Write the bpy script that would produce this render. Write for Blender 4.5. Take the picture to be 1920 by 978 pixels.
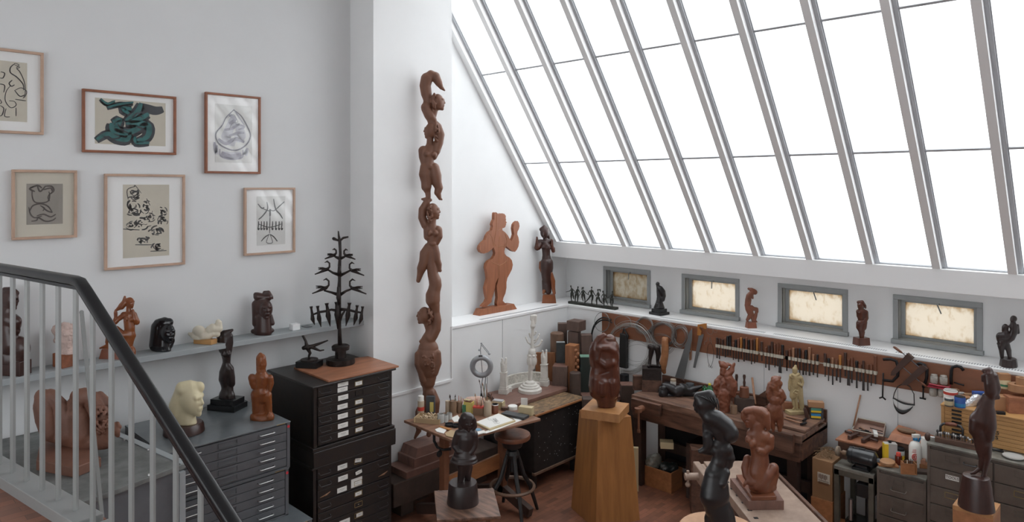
import bpy, math, random
import numpy as np
from mathutils import Vector, Matrix
S = bpy.context.scene
C = bpy.context.collection
for o in list(bpy.data.objects): bpy.data.objects.remove(o)
# ---------------------------------------------------------------- camera
HC = 3.5; FP = 1301.0
FW = (.7214, .6926); RT = (.6926, -.7214)
cam = bpy.data.cameras.new('camera'); co = bpy.data.objects.new('camera', cam); C.objects.link(co)
co.location = (0, 0, HC)
co.rotation_euler = (math.pi/2, 0, -math.atan2(FW[0], FW[1]))
cam.sensor_width = 36; cam.lens = FP/1920*36; cam.shift_x = 0; cam.shift_y = -139/1920
cam.clip_start = .05; cam.clip_end = 200
S.camera = co
# ---------------------------------------------------------------- light
w = bpy.data.worlds.new('overcast_sky'); S.world = w; w.use_nodes = True
bg = w.node_tree.nodes['Background']; bg.inputs[0].default_value = (.985, .993, 1, 1); bg.inputs[1].default_value = 3.35
def portal(loc, direction, sx, sy):
    l = bpy.data.lights.new('portal', 'AREA'); l.shape = 'RECTANGLE'; l.size = sx; l.size_y = sy
    l.cycles.is_portal = True
    o = bpy.data.objects.new('daylight_portal', l); C.objects.link(o); o.location = loc
    o.rotation_euler = Vector(direction).to_track_quat('-Z', 'Y').to_euler()
    return o
SL = 1.373                                            # slope of the skylight: rise / run
SKX, SKZ = 7.865, 2.70                                 # foot of the glass
def skp(s, y, off=0):                                 # s metres up the slope, off metres into the room
    n = math.hypot(1, SL)
    return (SKX - s/n - off*SL/n, y, SKZ + s*SL/n - off/n)
SKLEN = 4.6; SKY0, SKY1 = -2.2, 6.6
_p = skp(SKLEN/2, (SKY0+SKY1)/2, -.12)
_n = (-SL, 0, -1)
po = portal(_p, _n, SKLEN, SKY1-SKY0)
po.rotation_euler = Matrix(((0, 1/math.hypot(1, SL)*-1, SL/math.hypot(1, SL)), (-1, 0, 0), (0, SL/math.hypot(1, SL), 1/math.hypot(1, SL)))).to_euler()
po.data.size = SKY1-SKY0; po.data.size_y = SKLEN
FILLW = (-3.8, 5.3, 1.2, 4.7)                          # unseen window added for fill light, opposite the skylight: y0, y1, z0, z1
portal((-4.25, (FILLW[0]+FILLW[1])/2, (FILLW[2]+FILLW[3])/2), (1, 0, 0), FILLW[1]-FILLW[0], FILLW[3]-FILLW[2])
S.view_settings.view_transform = 'Standard'; S.view_settings.look = 'None'
S.view_settings.exposure = 0.0; S.view_settings.gamma = 1; S.view_settings.use_curve_mapping = False
# ---------------------------------------------------------------- camera geometry of the photograph -> room coordinates
def ray(u, v):
    a = (u-960)/FP; return (FW[0]+a*RT[0], FW[1]+a*RT[1], -(v-350)/FP)
def Pt(u, v, t): d = ray(u, v); return Vector((t*d[0], t*d[1], HC+t*d[2]))
def oX(u, v, X): return Pt(u, v, X/ray(u, v)[0])
def oY(u, v, Y): return Pt(u, v, Y/ray(u, v)[1])
def oZ(u, v, Z): return Pt(u, v, (Z-HC)/ray(u, v)[2])
# ---------------------------------------------------------------- materials
M = {}
def nodes(name):
    m = bpy.data.materials.new(name); m.use_nodes = True
    return m, m.node_tree, m.node_tree.nodes['Principled BSDF']
def mat(name, col, rough=.5, var=.0, scale=6, stretch=(1, 1, 1), bump=.0, metal=0, col2=None, spec=None, wave=False, coat=0, bscale=None):
    m, nt, b = nodes(name); N = nt.nodes; Lk = nt.links
    b.inputs['Roughness'].default_value = rough; b.inputs['Metallic'].default_value = metal
    if spec is not None: b.inputs['Specular IOR Level'].default_value = spec
    if coat: b.inputs['Coat Weight'].default_value = coat; b.inputs['Coat Roughness'].default_value = .25
    b.inputs['Base Color'].default_value = (*col, 1)
    if var or bump or col2:
        tc = N.new('ShaderNodeTexCoord'); mp = N.new('ShaderNodeMapping'); mp.inputs['Scale'].default_value = stretch
        Lk.new(tc.outputs['Object'], mp.inputs['Vector'])
        tx = N.new('ShaderNodeTexNoise'); tx.inputs['Scale'].default_value = scale; tx.inputs['Detail'].default_value = 6; tx.inputs['Roughness'].default_value = .6
        if wave:
            tx = N.new('ShaderNodeTexWave'); tx.inputs['Scale'].default_value = scale; tx.inputs['Distortion'].default_value = 6; tx.inputs['Detail'].default_value = 3; tx.inputs['Detail Scale'].default_value = 1.5
            tx.wave_type = 'RINGS'; tx.rings_direction = 'Z' if wave is True else wave
        Lk.new(mp.outputs[0], tx.inputs['Vector'])
        if var or col2:
            c2 = col2 or tuple(max(0, c*(1-var)) for c in col); c1 = col if col2 else tuple(min(1, c*(1+var*.6)) for c in col)
            cr = N.new('ShaderNodeValToRGB'); cr.color_ramp.elements[0].position = .3; cr.color_ramp.elements[1].position = .72
            cr.color_ramp.elements[0].color = (*c2, 1); cr.color_ramp.elements[1].color = (*c1, 1)
            Lk.new(tx.outputs['Fac' if 'Fac' in tx.outputs else 0], cr.inputs[0]); Lk.new(cr.outputs[0], b.inputs['Base Color'])
        if bump:
            src = tx
            if bscale:
                src = N.new('ShaderNodeTexNoise'); src.inputs['Scale'].default_value = bscale; src.inputs['Detail'].default_value = 4; Lk.new(tc.outputs['Object'], src.inputs['Vector'])
            bp = N.new('ShaderNodeBump'); bp.inputs['Strength'].default_value = bump; bp.inputs['Distance'].default_value = .01
            Lk.new(src.outputs['Fac' if 'Fac' in src.outputs else 0], bp.inputs['Height']); Lk.new(bp.outputs[0], b.inputs['Normal'])
    M[name] = m; return m
# ---------------------------------------------------------------- mesh builder
class MB:
    def __init__(s): s.v = []; s.f = []
    def add(s, v, f):
        n = len(s.v); s.v += [tuple(p) for p in v]; s.f += [tuple(i+n for i in q) for q in f]; return s
    def box(s, x0, x1, y0, y1, z0, z1):
        return s.add([(x0, y0, z0), (x1, y0, z0), (x1, y1, z0), (x0, y1, z0), (x0, y0, z1), (x1, y0, z1), (x1, y1, z1), (x0, y1, z1)],
                     [(3, 2, 1, 0), (4, 5, 6, 7), (0, 1, 5, 4), (1, 2, 6, 5), (2, 3, 7, 6), (3, 0, 4, 7)])
    def obox(s, c, size, rx=0, ry=0, rz=0, top=1.0):       # rotated box centred on c; top scales the upper face
        R_ = Matrix.Rotation(rz, 3, 'Z') @ Matrix.Rotation(ry, 3, 'Y') @ Matrix.Rotation(rx, 3, 'X'); c = Vector(c)
        a, b, h = [q/2 for q in size]; v = []
        for z, k in ((-h, 1), (h, top)):
            for x, y in ((-a, -b), (a, -b), (a, b), (-a, b)): v.append(c + R_ @ Vector((x*k, y*k, z)))
        return s.add(v, [(3, 2, 1, 0), (4, 5, 6, 7), (0, 1, 5, 4), (1, 2, 6, 5), (2, 3, 7, 6), (3, 0, 4, 7)])
    def beam(s, p0, p1, w_, h_, up=(0, 0, 1)):             # rectangular bar from p0 to p1
        p0 = Vector(p0); p1 = Vector(p1); d = (p1-p0).normalized(); up = Vector(up)
        if abs(d.dot(up)) > .98: up = Vector((0, 1, 0))
        a = d.cross(up).normalized()*w_/2; b = a.cross(d).normalized()*h_/2
        v = [p0-a-b, p0+a-b, p0+a+b, p0-a+b, p1-a-b, p1+a-b, p1+a+b, p1-a+b]
        return s.add(v, [(0, 1, 2, 3), (7, 6, 5, 4), (4, 5, 1, 0), (5, 6, 2, 1), (6, 7, 3, 2), (7, 4, 0, 3)])
    def tube(s, pts, r, n=10, closed=False, flat=None):
        pts = [Vector(p) for p in pts]; m = len(pts)
        rr = r if isinstance(r, (list, tuple)) else [r]*m
        rings = []; prev = None
        for i, p in enumerate(pts):
            if closed: d = (pts[(i+1) % m]-pts[i-1])
            else: d = pts[min(i+1, m-1)]-pts[max(i-1, 0)]
            d = d.normalized() if d.length > 1e-9 else Vector((0, 0, 1))
            if prev is None:
                a = d.orthogonal().normalized()
            else:
                a = prev - d*prev.dot(d); a = a.normalized() if a.length > 1e-6 else d.orthogonal().normalized()
            prev = a; b = d.cross(a)
            rings.append([p + (a*math.cos(2*math.pi*k/n) + b*math.sin(2*math.pi*k/n))*rr[i] for k in range(n)])
        v = [q for g in rings for q in g]; f = []
        for i in range(m if closed else m-1):
            j = (i+1) % m
            for k in range(n): l = (k+1) % n; f.append((i*n+k, i*n+l, j*n+l, j*n+k))
        if not closed: f.append(tuple(range(n))[::-1]); f.append(tuple((m-1)*n+k for k in range(n)))
        return s.add(v, f)
    def cyl(s, p0, p1, r0, r1=None, n=20): return s.tube([p0, p1], [r0, r1 if r1 is not None else r0], n)
    def lathe(s, prof, c=(0, 0, 0), n=32, sx=1, sy=1):     # prof: (radius, z) from bottom to top
        c = Vector(c); v = []; f = []
        for r, z in prof:
            for k in range(n): v.append(c+Vector((r*sx*math.cos(2*math.pi*k/n), r*sy*math.sin(2*math.pi*k/n), z)))
        for i in range(len(prof)-1):
            for k in range(n): l = (k+1) % n; f.append((i*n+k, i*n+l, (i+1)*n+l, (i+1)*n+k))
        f.append(tuple(range(n))[::-1]); f.append(tuple((len(prof)-1)*n+k for k in range(n)))
        return s.add(v, f)
    def prism(s, poly, o, ax, ay, th):                     # 2-D outline on axes ax, ay at o, extruded by vector th
        o = Vector(o); ax = Vector(ax); ay = Vector(ay); th = Vector(th); n = len(poly)
        a = [o+ax*p[0]+ay*p[1] for p in poly]; b = [p+th for p in a]
        return s.add(a+b, [tuple(range(n))[::-1], tuple(range(n, 2*n))] + [(i, (i+1) % n, (i+1) % n+n, i+n) for i in range(n)])
    def arc(s, c, r, a0, a1, rad, ax=(1, 0, 0), ay=(0, 0, 1), n=24, k=8):
        c = Vector(c); ax = Vector(ax); ay = Vector(ay)
        full = abs(a1-a0) > 6.28
        pts = [c + ax*r*math.cos(a0+(a1-a0)*i/n) + ay*r*math.sin(a0+(a1-a0)*i/n) for i in range(n if full else n+1)]
        return s.tube(pts, rad, k, closed=full)
    def sph(s, c, r, n=12, m=8, sc=(1, 1, 1)):
        return s.lathe([(max(1e-4, r*math.sin(math.pi*i/m))*1, -r*sc[2]*math.cos(math.pi*i/m)) for i in range(m+1)], c, n, sc[0], sc[1])
    def build(s, name, m, parent=None, smooth=False, bevel=0, world=True):
        me = bpy.data.meshes.new(name)
        off = Vector((0, 0, 0))
        if parent is not None and world: off = base_of(parent)
        elif parent is None and world and s.v:             # a one-mesh thing: origin at its base
            xs = [p[0] for p in s.v]; ys = [p[1] for p in s.v]; zs = [p[2] for p in s.v]
            off = Vector(((min(xs)+max(xs))/2, (min(ys)+max(ys))/2, min(zs)))
        me.from_pydata([tuple(Vector(p)-off) for p in s.v], [], s.f)
        me.validate(); me.update()
        o = bpy.data.objects.new(name, me); C.objects.link(o)
        if parent is not None: o.parent = parent; o['_b'] = list(base_of(parent))
        else: o.location = off; o['_b'] = list(off)
        if m: me.materials.append(M[m] if isinstance(m, str) else m)
        if smooth:
            me.polygons.foreach_set('use_smooth', [True]*len(me.polygons))
            if smooth == 'auto': me.set_sharp_from_angle(angle=math.radians(40))
        if bevel:
            md = o.modifiers.new('bevel', 'BEVEL'); md.width = bevel; md.segments = 2; md.limit_method = 'ANGLE'; md.angle_limit = .7
        return o
def base_of(p):
    return Vector(p['_b'])
def tag(o, label, cat=None, group=None):
    o['label'] = label
    if cat: o['category'] = cat
    if group: o['group'] = group
    return o
def thing(name, label, cat, loc, group=None):
    o = bpy.data.objects.new(name, None); C.objects.link(o); o.empty_display_size = .1
    o.location = loc; o['_b'] = list(loc); return tag(o, label, cat, group)
def struct(name, mb, m, **k):
    o = mb.build(name, m, None, **k); o['kind'] = 'structure'; return o
def B(*a): return MB().box(*a)
# ---------------------------------------------------------------- sculptor: blended limbs and volumes -> one continuous surface
def surface_nets(g):
    nx, ny, nz = g.shape; ins = g < 0
    c = [ins[i:nx-1+i, j:ny-1+j, k:nz-1+k] for i in (0, 1) for j in (0, 1) for k in (0, 1)]
    cnt = sum(a.astype(np.int8) for a in c); act = (cnt > 0) & (cnt < 8)
    idx = -np.ones(act.shape, np.int64); A = np.argwhere(act); idx[act] = np.arange(len(A))
    acc = np.zeros((len(A), 3)); num = np.zeros(len(A))
    cor = [(i, j, k) for i in (0, 1) for j in (0, 1) for k in (0, 1)]
    val = [g[A[:, 0]+i, A[:, 1]+j, A[:, 2]+k] for i, j, k in cor]
    for a in range(8):
        for b in range(a+1, 8):
            d = [cor[b][q]-cor[a][q] for q in range(3)]
            if sum(abs(x) for x in d) != 1: continue
            va, vb = val[a], val[b]; m_ = (va < 0) != (vb < 0)
            t = np.where(m_, va/np.where(m_, va-vb, 1), 0)
            for q in range(3): acc[:, q] += np.where(m_, cor[a][q]+t*d[q], 0)
            num += m_
    V = A + acc/num[:, None]
    Fs = []
    for ax in range(3):
        sl0 = [slice(1, -1)]*3; sl0[ax] = slice(0, -1); sl1 = list(sl0); sl1[ax] = slice(1, None)
        a = ins[tuple(sl0)]; b = ins[tuple(sl1)]
        o1, o2 = [(1, 2), (2, 0), (0, 1)][ax]
        for flip, m_ in ((0, a & ~b), (1, ~a & b)):
            E_ = np.argwhere(m_)
            if not len(E_): continue
            E_ = E_ + np.array([0 if q == ax else 1 for q in range(3)])
            def at(d1, d2):
                q = E_.copy(); q[:, o1] -= d1; q[:, o2] -= d2; return idx[q[:, 0], q[:, 1], q[:, 2]]
            q = np.stack([at(0, 0), at(1, 0), at(1, 1), at(0, 1)], 1)
            if flip: q = q[:, ::-1]
            Fs.append(q)
    return V, np.concatenate(Fs)
def ch(*p, f=1.0, neg=False):                              # chain of (u, v, radius[, depth]); f flattens depth
    return ('c', [(q[0], q[1], q[2], q[3] if len(q) > 3 else 0) for q in p], f, neg)
def el(u, v, ru, rv, rd=None, d=0, a=0, neg=False):        # ellipsoid, a = turn in the picture plane (degrees)
    return ('e', (u, v, d), (ru, rv, rd if rd else min(ru, rv)), math.radians(a), neg)
def head(u, v, r, yaw=0, d0=0):                       # head of half-height r, yaw 0 faces the camera, 90 faces right
    y = math.radians(yaw); sx, sd = math.sin(y), -math.cos(y); px, pd = math.cos(y), math.sin(y)
    def q(fw, side, up, rad): return (u+sx*fw*r+px*side*r, v-up*r, rad*r, d0+sd*fw*r+pd*side*r)
    out = [el(u, v, r*.78, r, r*.85, d0), ch(q(.35, 0, -.55, .4), q(.3, 0, -.2, .5)),
           ch(q(.74, 0, .25, .09), q(.88, 0, -.1, .12)), ch(q(.72, .14, -.12, .1), q(.72, -.14, -.12, .1)),
           ch(q(.62, -.45, .3, .12), q(.76, -.1, .33, .1)), ch(q(.62, .45, .3, .12), q(.76, .1, .33, .1)),
           ch(q(.72, -.16, -.42, .09), q(.8, 0, -.4, .1), q(.72, .16, -.42, .09)), ch(q(.7, -.12, -.55, .1), q(.72, .12, -.55, .1)),
           ch(q(.6, 0, -.82, .2), q(.5, 0, -.75, .25)),
           ch(q(.86, -.3, .1, .1), q(.82, -.36, .1, .1), neg=True), ch(q(.86, .3, .1, .1), q(.82, .36, .1, .1), neg=True)]
    return out
def sculpt(prims, k=3.0, h=None, rough=0, rs=.35, seed=0, cut=None):
    lo = np.array([1e9]*3); hi = -lo
    for p in prims:
        if p[-1]: continue
        if p[0] == 'c':
            for (u, v, r, d) in p[1]: c = np.array([u, v, d]); lo = np.minimum(lo, c-r); hi = np.maximum(hi, c+r)
        else:
            c = np.array(p[1]); r = max(p[2][0], p[2][1]); e_ = np.array([r, r, p[2][2]]); lo = np.minimum(lo, c-e_); hi = np.maximum(hi, c+e_)
    if h is None: h = max((hi-lo).max()/105, .35)
    lo = lo-3*h-k*.3; hi = hi+3*h+k*.3
    n = np.ceil((hi-lo)/h).astype(int)+1
    ax = [(lo[i]+h*np.arange(n[i])).astype(np.float32) for i in range(3)]
    G = np.full(n, 1e3, np.float32)
    for p in prims:
        # restrict to a box around the volume
        if p[0] == 'c': cs = [(np.array([u, v, d]), r) for (u, v, r, d) in p[1]]; bl = min_ = np.min([c-r for c, r in cs], 0); bh = np.max([c+r for c, r in cs], 0)
        else: c = np.array(p[1]); r = max(p[2]); bl = c-r; bh = c+r
        pad = k*2+4*h
        i0 = np.clip(np.floor((bl-pad-lo)/h).astype(int), 0, n); i1 = np.clip(np.ceil((bh+pad-lo)/h).astype(int)+1, 0, n)
        if (i1 <= i0).any(): continue
        X = ax[0][i0[0]:i1[0]][:, None, None]; Y = ax[1][i0[1]:i1[1]][None, :, None]; Z = ax[2][i0[2]:i1[2]][None, None, :]
        sub = G[i0[0]:i1[0], i0[1]:i1[1], i0[2]:i1[2]]
        if p[0] == 'c':
            D = None; f = p[2]; pts = p[1] if len(p[1]) > 1 else p[1]*2
            for (u0, v0, r0, d0), (u1, v1, r1, d1) in zip(pts[:-1], pts[1:]):
                bx, by, bz = u1-u0, v1-v0, (d1-d0)/f; L2 = bx*bx+by*by+bz*bz+1e-6
                ax_, ay_, az_ = X-u0, Y-v0, (Z-d0)/f
                t = np.clip((ax_*bx+ay_*by+az_*bz)/L2, 0, 1)
                dd = np.sqrt((ax_-t*bx)**2+(ay_-t*by)**2+(az_-t*bz)**2)-(r0+(r1-r0)*t)
                D = dd if D is None else np.minimum(D, dd)
        else:
            (cu, cv, cd), (ru, rv, rd), a = p[1], p[2], p[3]; ca, sa = math.cos(a), math.sin(a)
            x_, y_ = X-cu, Y-cv; xr = ca*x_+sa*y_; yr = -sa*x_+ca*y_
            q = np.sqrt((xr/ru)**2+(yr/rv)**2+((Z-cd)/rd)**2)
            D = (q-1)*min(ru, rv, rd)
        kk = k
        if p[-1]:
            kk = k*.4; hh = np.maximum(kk-np.abs(-D-sub), 0)/kk; sub[...] = np.maximum(-D, sub)+hh*hh*kk*.25
        else:
            hh = np.maximum(kk-np.abs(D-sub), 0)/kk; sub[...] = np.minimum(D, sub)-hh*hh*kk*.25
    if rough:
        X = ax[0][:, None, None]*rs+seed; Y = ax[1][None, :, None]*rs; Z = ax[2][None, None, :]*rs
        G += rough*(np.sin(X*1.1+np.sin(Y*.9))*np.sin(Y*1.3+np.sin(Z*.8))*np.sin(Z*1.2+np.sin(X*.7+2)))
    if cut is not None: G = np.maximum(G, ax[1][None, :, None]-cut)
    V, Fq = surface_nets(G)
    return V*h+lo, Fq
class Fig:                                                 # a figure measured on the photograph at one distance t
    def __init__(s, u, v, z=None, t=None):
        s.u, s.v = u, v
        s.t = t if t else (z-HC)/ray(u, v)[2]
        s.s = s.t/FP; s.o = Pt(u, v, s.t)
        d = ray(u, v); s.D = Vector((d[0], d[1], 0)).normalized(); s.R = Vector((RT[0], RT[1], 0))
    def w(s, u, v, d=0): return s.o + s.R*((u-s.u)*s.s) - Vector((0, 0, (v-s.v)*s.s)) + s.D*(d*s.s)
    def mesh(s, prims, name, m, parent=None, zcut=None, **k):
        if zcut is not None: k['cut'] = s.v+(s.o.z-zcut)/s.s
        V, Fq = sculpt(prims, **k); b = s.w(0, 0, 0)
        P_ = np.array(b)[None]+np.outer(V[:, 0], np.array(s.R)*s.s)+np.outer(V[:, 1], np.array([0, 0, -s.s]))+np.outer(V[:, 2], np.array(s.D)*s.s)
        mb = MB(); mb.v = P_.tolist(); mb.f = Fq.tolist()
        return mb.build(name, m, parent, smooth=True)
def rotpoly(n, r, ph=0): return [(r*math.cos(ph+2*math.pi*i/n), r*math.sin(ph+2*math.pi*i/n)) for i in range(n)]
# ---------------------------------------------------------------- palette
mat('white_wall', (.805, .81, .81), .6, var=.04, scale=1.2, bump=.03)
mat('white_trim', (.83, .83, .83), .45)
mat('grey_paint', (.33, .355, .365), .45, var=.06, scale=4)
mat('window_paint', (.33, .345, .345), .5, var=.08, scale=5)
mat('glazing_bar', (.40, .41, .43), .4)
mat('rail_grey', (.25, .255, .25), .35, var=.05, scale=8)
mat('rail_black', (.006, .006, .007), .3, spec=.35)
mat('shadow_slot', (.30, .31, .32), .8)
def mat_floor():
    m, nt, b = nodes('parquet'); N = nt.nodes; Lk = nt.links
    tc = N.new('ShaderNodeTexCoord'); br = N.new('ShaderNodeTexBrick')
    br.inputs['Scale'].default_value = 1; br.inputs['Brick Width'].default_value = .16; br.inputs['Row Height'].default_value = .055; br.inputs['Mortar Size'].default_value = .0018
    br.inputs['Color1'].default_value = (.27, .11, .065, 1); br.inputs['Color2'].default_value = (.15, .065, .04, 1); br.inputs['Mortar'].default_value = (.14, .06, .038, 1)
    mp = N.new('ShaderNodeMapping'); mp.inputs['Rotation'].default_value = (0, 0, .0); Lk.new(tc.outputs['Object'], mp.inputs[0]); Lk.new(mp.outputs[0], br.inputs['Vector'])
    no = N.new('ShaderNodeTexNoise'); no.inputs['Scale'].default_value = 2.3; no.inputs['Detail'].default_value = 6; Lk.new(tc.outputs['Object'], no.inputs['Vector'])
    mx = N.new('ShaderNodeMixRGB'); mx.blend_type = 'OVERLAY'; mx.inputs[0].default_value = .55; Lk.new(br.outputs['Color'], mx.inputs[1]); Lk.new(no.outputs['Fac'], mx.inputs[2])
    Lk.new(mx.outputs[0], b.inputs['Base Color']); b.inputs['Roughness'].default_value = .42; M['parquet'] = m
mat_floor()
def mat_pane(name, tint, trans, dirty=False):
    m = bpy.data.materials.new(name); m.use_nodes = True; nt = m.node_tree; N = nt.nodes; Lk = nt.links; N.clear()
    out = N.new('ShaderNodeOutputMaterial'); mx = N.new('ShaderNodeMixShader'); tr = N.new('ShaderNodeBsdfTransparent'); tl = N.new('ShaderNodeBsdfTranslucent')
    tr.inputs[0].default_value = (*tint, 1); tl.inputs[0].default_value = (*tint, 1); mx.inputs[0].default_value = trans
    Lk.new(tr.outputs[0], mx.inputs[1]); Lk.new(tl.outputs[0], mx.inputs[2]); Lk.new(mx.outputs[0], out.inputs[0])
    if dirty:
        tc = N.new('ShaderNodeTexCoord')
        n1 = N.new('ShaderNodeTexNoise'); n1.inputs['Scale'].default_value = 9; n1.inputs['Detail'].default_value = 8; n1.inputs['Roughness'].default_value = .75
        mp = N.new('ShaderNodeMapping'); mp.inputs['Scale'].default_value = (1, 1, .6); Lk.new(tc.outputs['Object'], mp.inputs[0]); Lk.new(mp.outputs[0], n1.inputs['Vector'])
        cr = N.new('ShaderNodeValToRGB'); e = cr.color_ramp.elements; e[0].position = .28; e[0].color = (.14, .09, .055, 1); e[1].position = .66; e[1].color = (*tint, 1)
        e2 = cr.color_ramp.elements.new(.42); e2.color = (tint[0]*.72, tint[1]*.62, tint[2]*.5, 1)
        # grime gathers at the pane's edges (generated coordinates run 0..1 over the pane)
        sp = N.new('ShaderNodeSeparateXYZ'); Lk.new(tc.outputs['Generated'], sp.inputs[0])
        def edge(sock, sc):
            a = N.new('ShaderNodeMath'); a.operation = 'SUBTRACT'; Lk.new(sock, a.inputs[0]); a.inputs[1].default_value = .5
            b_ = N.new('ShaderNodeMath'); b_.operation = 'ABSOLUTE'; Lk.new(a.outputs[0], b_.inputs[0])
            c_ = N.new('ShaderNodeMath'); c_.operation = 'POWER'; Lk.new(b_.outputs[0], c_.inputs[0]); c_.inputs[1].default_value = sc
            return c_
        ey = edge(sp.outputs[1], 6); ez = edge(sp.outputs[2], 5)
        ad = N.new('ShaderNodeMath'); Lk.new(ey.outputs[0], ad.inputs[0]); Lk.new(ez.outputs[0], ad.inputs[1])
        ml = N.new('ShaderNodeMath'); ml.operation = 'MULTIPLY'; Lk.new(ad.outputs[0], ml.inputs[0]); ml.inputs[1].default_value = -9
        sm = N.new('ShaderNodeMath'); Lk.new(n1.outputs['Fac'], sm.inputs[0]); Lk.new(ml.outputs[0], sm.inputs[1])
        s2 = N.new('ShaderNodeMath'); Lk.new(sm.outputs[0], s2.inputs[0]); s2.inputs[1].default_value = .10 if dirty == 1 else .19
        Lk.new(s2.outputs[0], cr.inputs[0]); Lk.new(cr.outputs[0], tr.inputs[0]); Lk.new(cr.outputs[0], tl.inputs[0])
    M[name] = m
mat_pane('skylight_glass', (.925, .94, .952), .25)
mat_pane('wire_glass', (.30, .285, .255), .3, 1)
mat_pane('wire_glass_bright', (.52, .49, .44), .3, 2)
# ---------------------------------------------------------------- room shell
YR = 6.64; YC = 6.20; XL = 7.60; XW = 8.10; ZL = 1.85; XB = 7.76
struct('floor', B(-4, 8.6, -5, 7, -.1, 0), 'parquet')
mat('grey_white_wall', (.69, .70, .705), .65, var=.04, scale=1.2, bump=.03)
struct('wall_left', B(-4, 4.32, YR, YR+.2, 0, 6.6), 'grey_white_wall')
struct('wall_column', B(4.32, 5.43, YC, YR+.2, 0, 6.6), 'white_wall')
struct('wall_back', MB().prism([(5.43, 0), (8.3, 0), (8.3, 2.7), (SKX+.05, SKZ), (5.43, SKZ+(SKX+.05-5.43)*SL)], (0, YR, 0), (1, 0, 0), (0, 0, 1), (0, .2, 0)), 'white_wall')
mat('dim_wall', (.75, .74, .73), .7)
struct('wall_camera', B(-4, 8.3, -5.2, -5, 0, 6.6), 'dim_wall')
fy0, fy1, fz0, fz1 = FILLW
struct('wall_stair', MB().box(-4.2, -4, -5.2, fy0, 0, 6.6).box(-4.2, -4, fy1, YR+.2, 0, 6.6).box(-4.2, -4, fy0, fy1, 0, fz0).box(-4.2, -4, fy0, fy1, fz1, 6.6), 'dim_wall')
fw_ = MB()
for yy in (fy0, fy0+(fy1-fy0)/3, fy0+(fy1-fy0)*2/3, fy1-.06): fw_.box(-4.14, -4.06, yy, yy+.06, fz0, fz1)
for zz in (fz0, (fz0+fz1)/2, fz1-.06): fw_.box(-4.13, -4.07, fy0, fy1, zz, zz+.06)
w6 = struct('window_6', fw_, 'white_trim')  # unseen window, added only to let in fill light
B(-4.105, -4.1, fy0, fy1, fz0, fz1).build('frosted_glass', 'skylight_glass', w6)
struct('ceiling', B(-4.2, skp(SKLEN, 0)[0]+.02, -5.2, YR+.2, 6.5, 6.7), 'white_wall')
# low box ledge along the back wall and along the window wall
struct('trim_1', B(5.43, XL, YC, YR, 0, ZL-.035).box(XL, XW, -5, YR, 0, ZL-.035), 'white_wall')
lt = MB().prism([(5.435, YC-.012), (XL-.012, YC-.012), (XL-.012, -5), (XW, -5), (XW, YR), (5.435, YR)], (0, 0, ZL-.035), (1, 0, 0), (0, 1, 0), (0, 0, .035))
struct('trim_2', lt, 'white_trim', bevel=.006)
struct('trim_3', B(4.32, 5.43, YC-.018, YC, 1.205, 1.235).box(5.415, 5.43, YC-.012, YC, 1.235, ZL), 'white_trim')
struct('trim_4', B(6.28, 6.285, YC-.002, YC+.01, 0, ZL-.035).box(XL-.002, XL+.01, 5.30, 5.305, 0, ZL-.035).box(XL-.002, XL+.01, 3.36, 3.364, 0, ZL-.035).box(XL-.002, XL+.01, 2.0, 2.004, 0, ZL-.035), 'shadow_slot')
# window wall with four openings
WIN = [(5.167, 5.95), (3.895, 4.687), (2.631, 3.413), (1.38, 2.177)]
ww = MB(); ys = sorted([v for p in WIN for v in p]); T0, T1 = .055, .30
edges = [-5] + [v for a, b in sorted(WIN) for v in (a+.05, b-.05)] + [YR+.2]
for i in range(0, len(edges), 2): ww.box(XW, XW+.2, edges[i], edges[i+1], 0, 2.75)
for a, b in WIN: ww.box(XW, XW+.2, a+.05, b-.05, 0, 1.90); ww.box(XW, XW+.2, a+.05, b-.05, 2.33, 2.75)
struct('wall_right', ww, 'white_wall')
struct('trim_5', B(XB, XW+.02, -5, YR, 2.475, 2.70), 'white_trim', bevel=.005)
for i, (a, b) in enumerate(WIN):
    fr = MB()
    z0, z1 = 1.853, 2.365; t = .05; x0 = XW-.018
    fr.box(x0, XW+.02, a, b, z1-t, z1).box(x0, XW+.02, a, a+t, z0, z1-t).box(x0, XW+.02, b-t, b, z0, z1-t)
    fr.box(x0-.03, XW+.02, a-.012, b+.012, z0, z0+.045)
    fr.box(XW+.015, XW+.16, a+t-.012, a+t+.003, z0+.04, z1-.03).box(XW+.015, XW+.16, b-t-.003, b-t+.012, z0+.04, z1-.03).box(XW+.015, XW+.16, a+t, b-t, z1-t-.003, z1-t+.012).box(XW-.01, XW+.16, a+t, b-t, z0+.035, z0+.053)
    wo = struct('window_%d' % (i+1), fr, 'window_paint', bevel=.004)
    sa = MB(); xs = XW+.085; a2, b2 = a+t, b-t; q0, q1 = z0+.05, z1-t; e = .042
    sa.box(xs, xs+.035, a2, b2, q1-e*.8, q1).box(xs, xs+.035, a2, b2, q0, q0+e*.7).box(xs, xs+.035, a2, a2+e, q0+e*.7, q1-e*.8).box(xs, xs+.035, b2-e, b2, q0+e*.7, q1-e*.8)
    sa.build('window_sash', 'window_paint', wo, bevel=.003)
    g = B(xs+.018, xs+.023, a2+e-.005, b2-e+.005, q0+.02, q1-.025).build('wired_glass_pane', 'wire_glass' if i < 1 else 'wire_glass_bright', wo)
    la = MB(); ym = (a+b)/2+.01
    la.box(xs-.02, xs, ym-.02, ym+.02, q1-.03, q1-.01).beam((xs-.015, ym, q1-.02), (xs-.05, ym-.015-(.03*(i > 1)), q1-.11), .012, .006)
    la.build('window_latch', 'window_paint', wo)
    portal((XW+.19, ym, 2.11), (-1, 0, 0), b-a-.1, .43)
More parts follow.
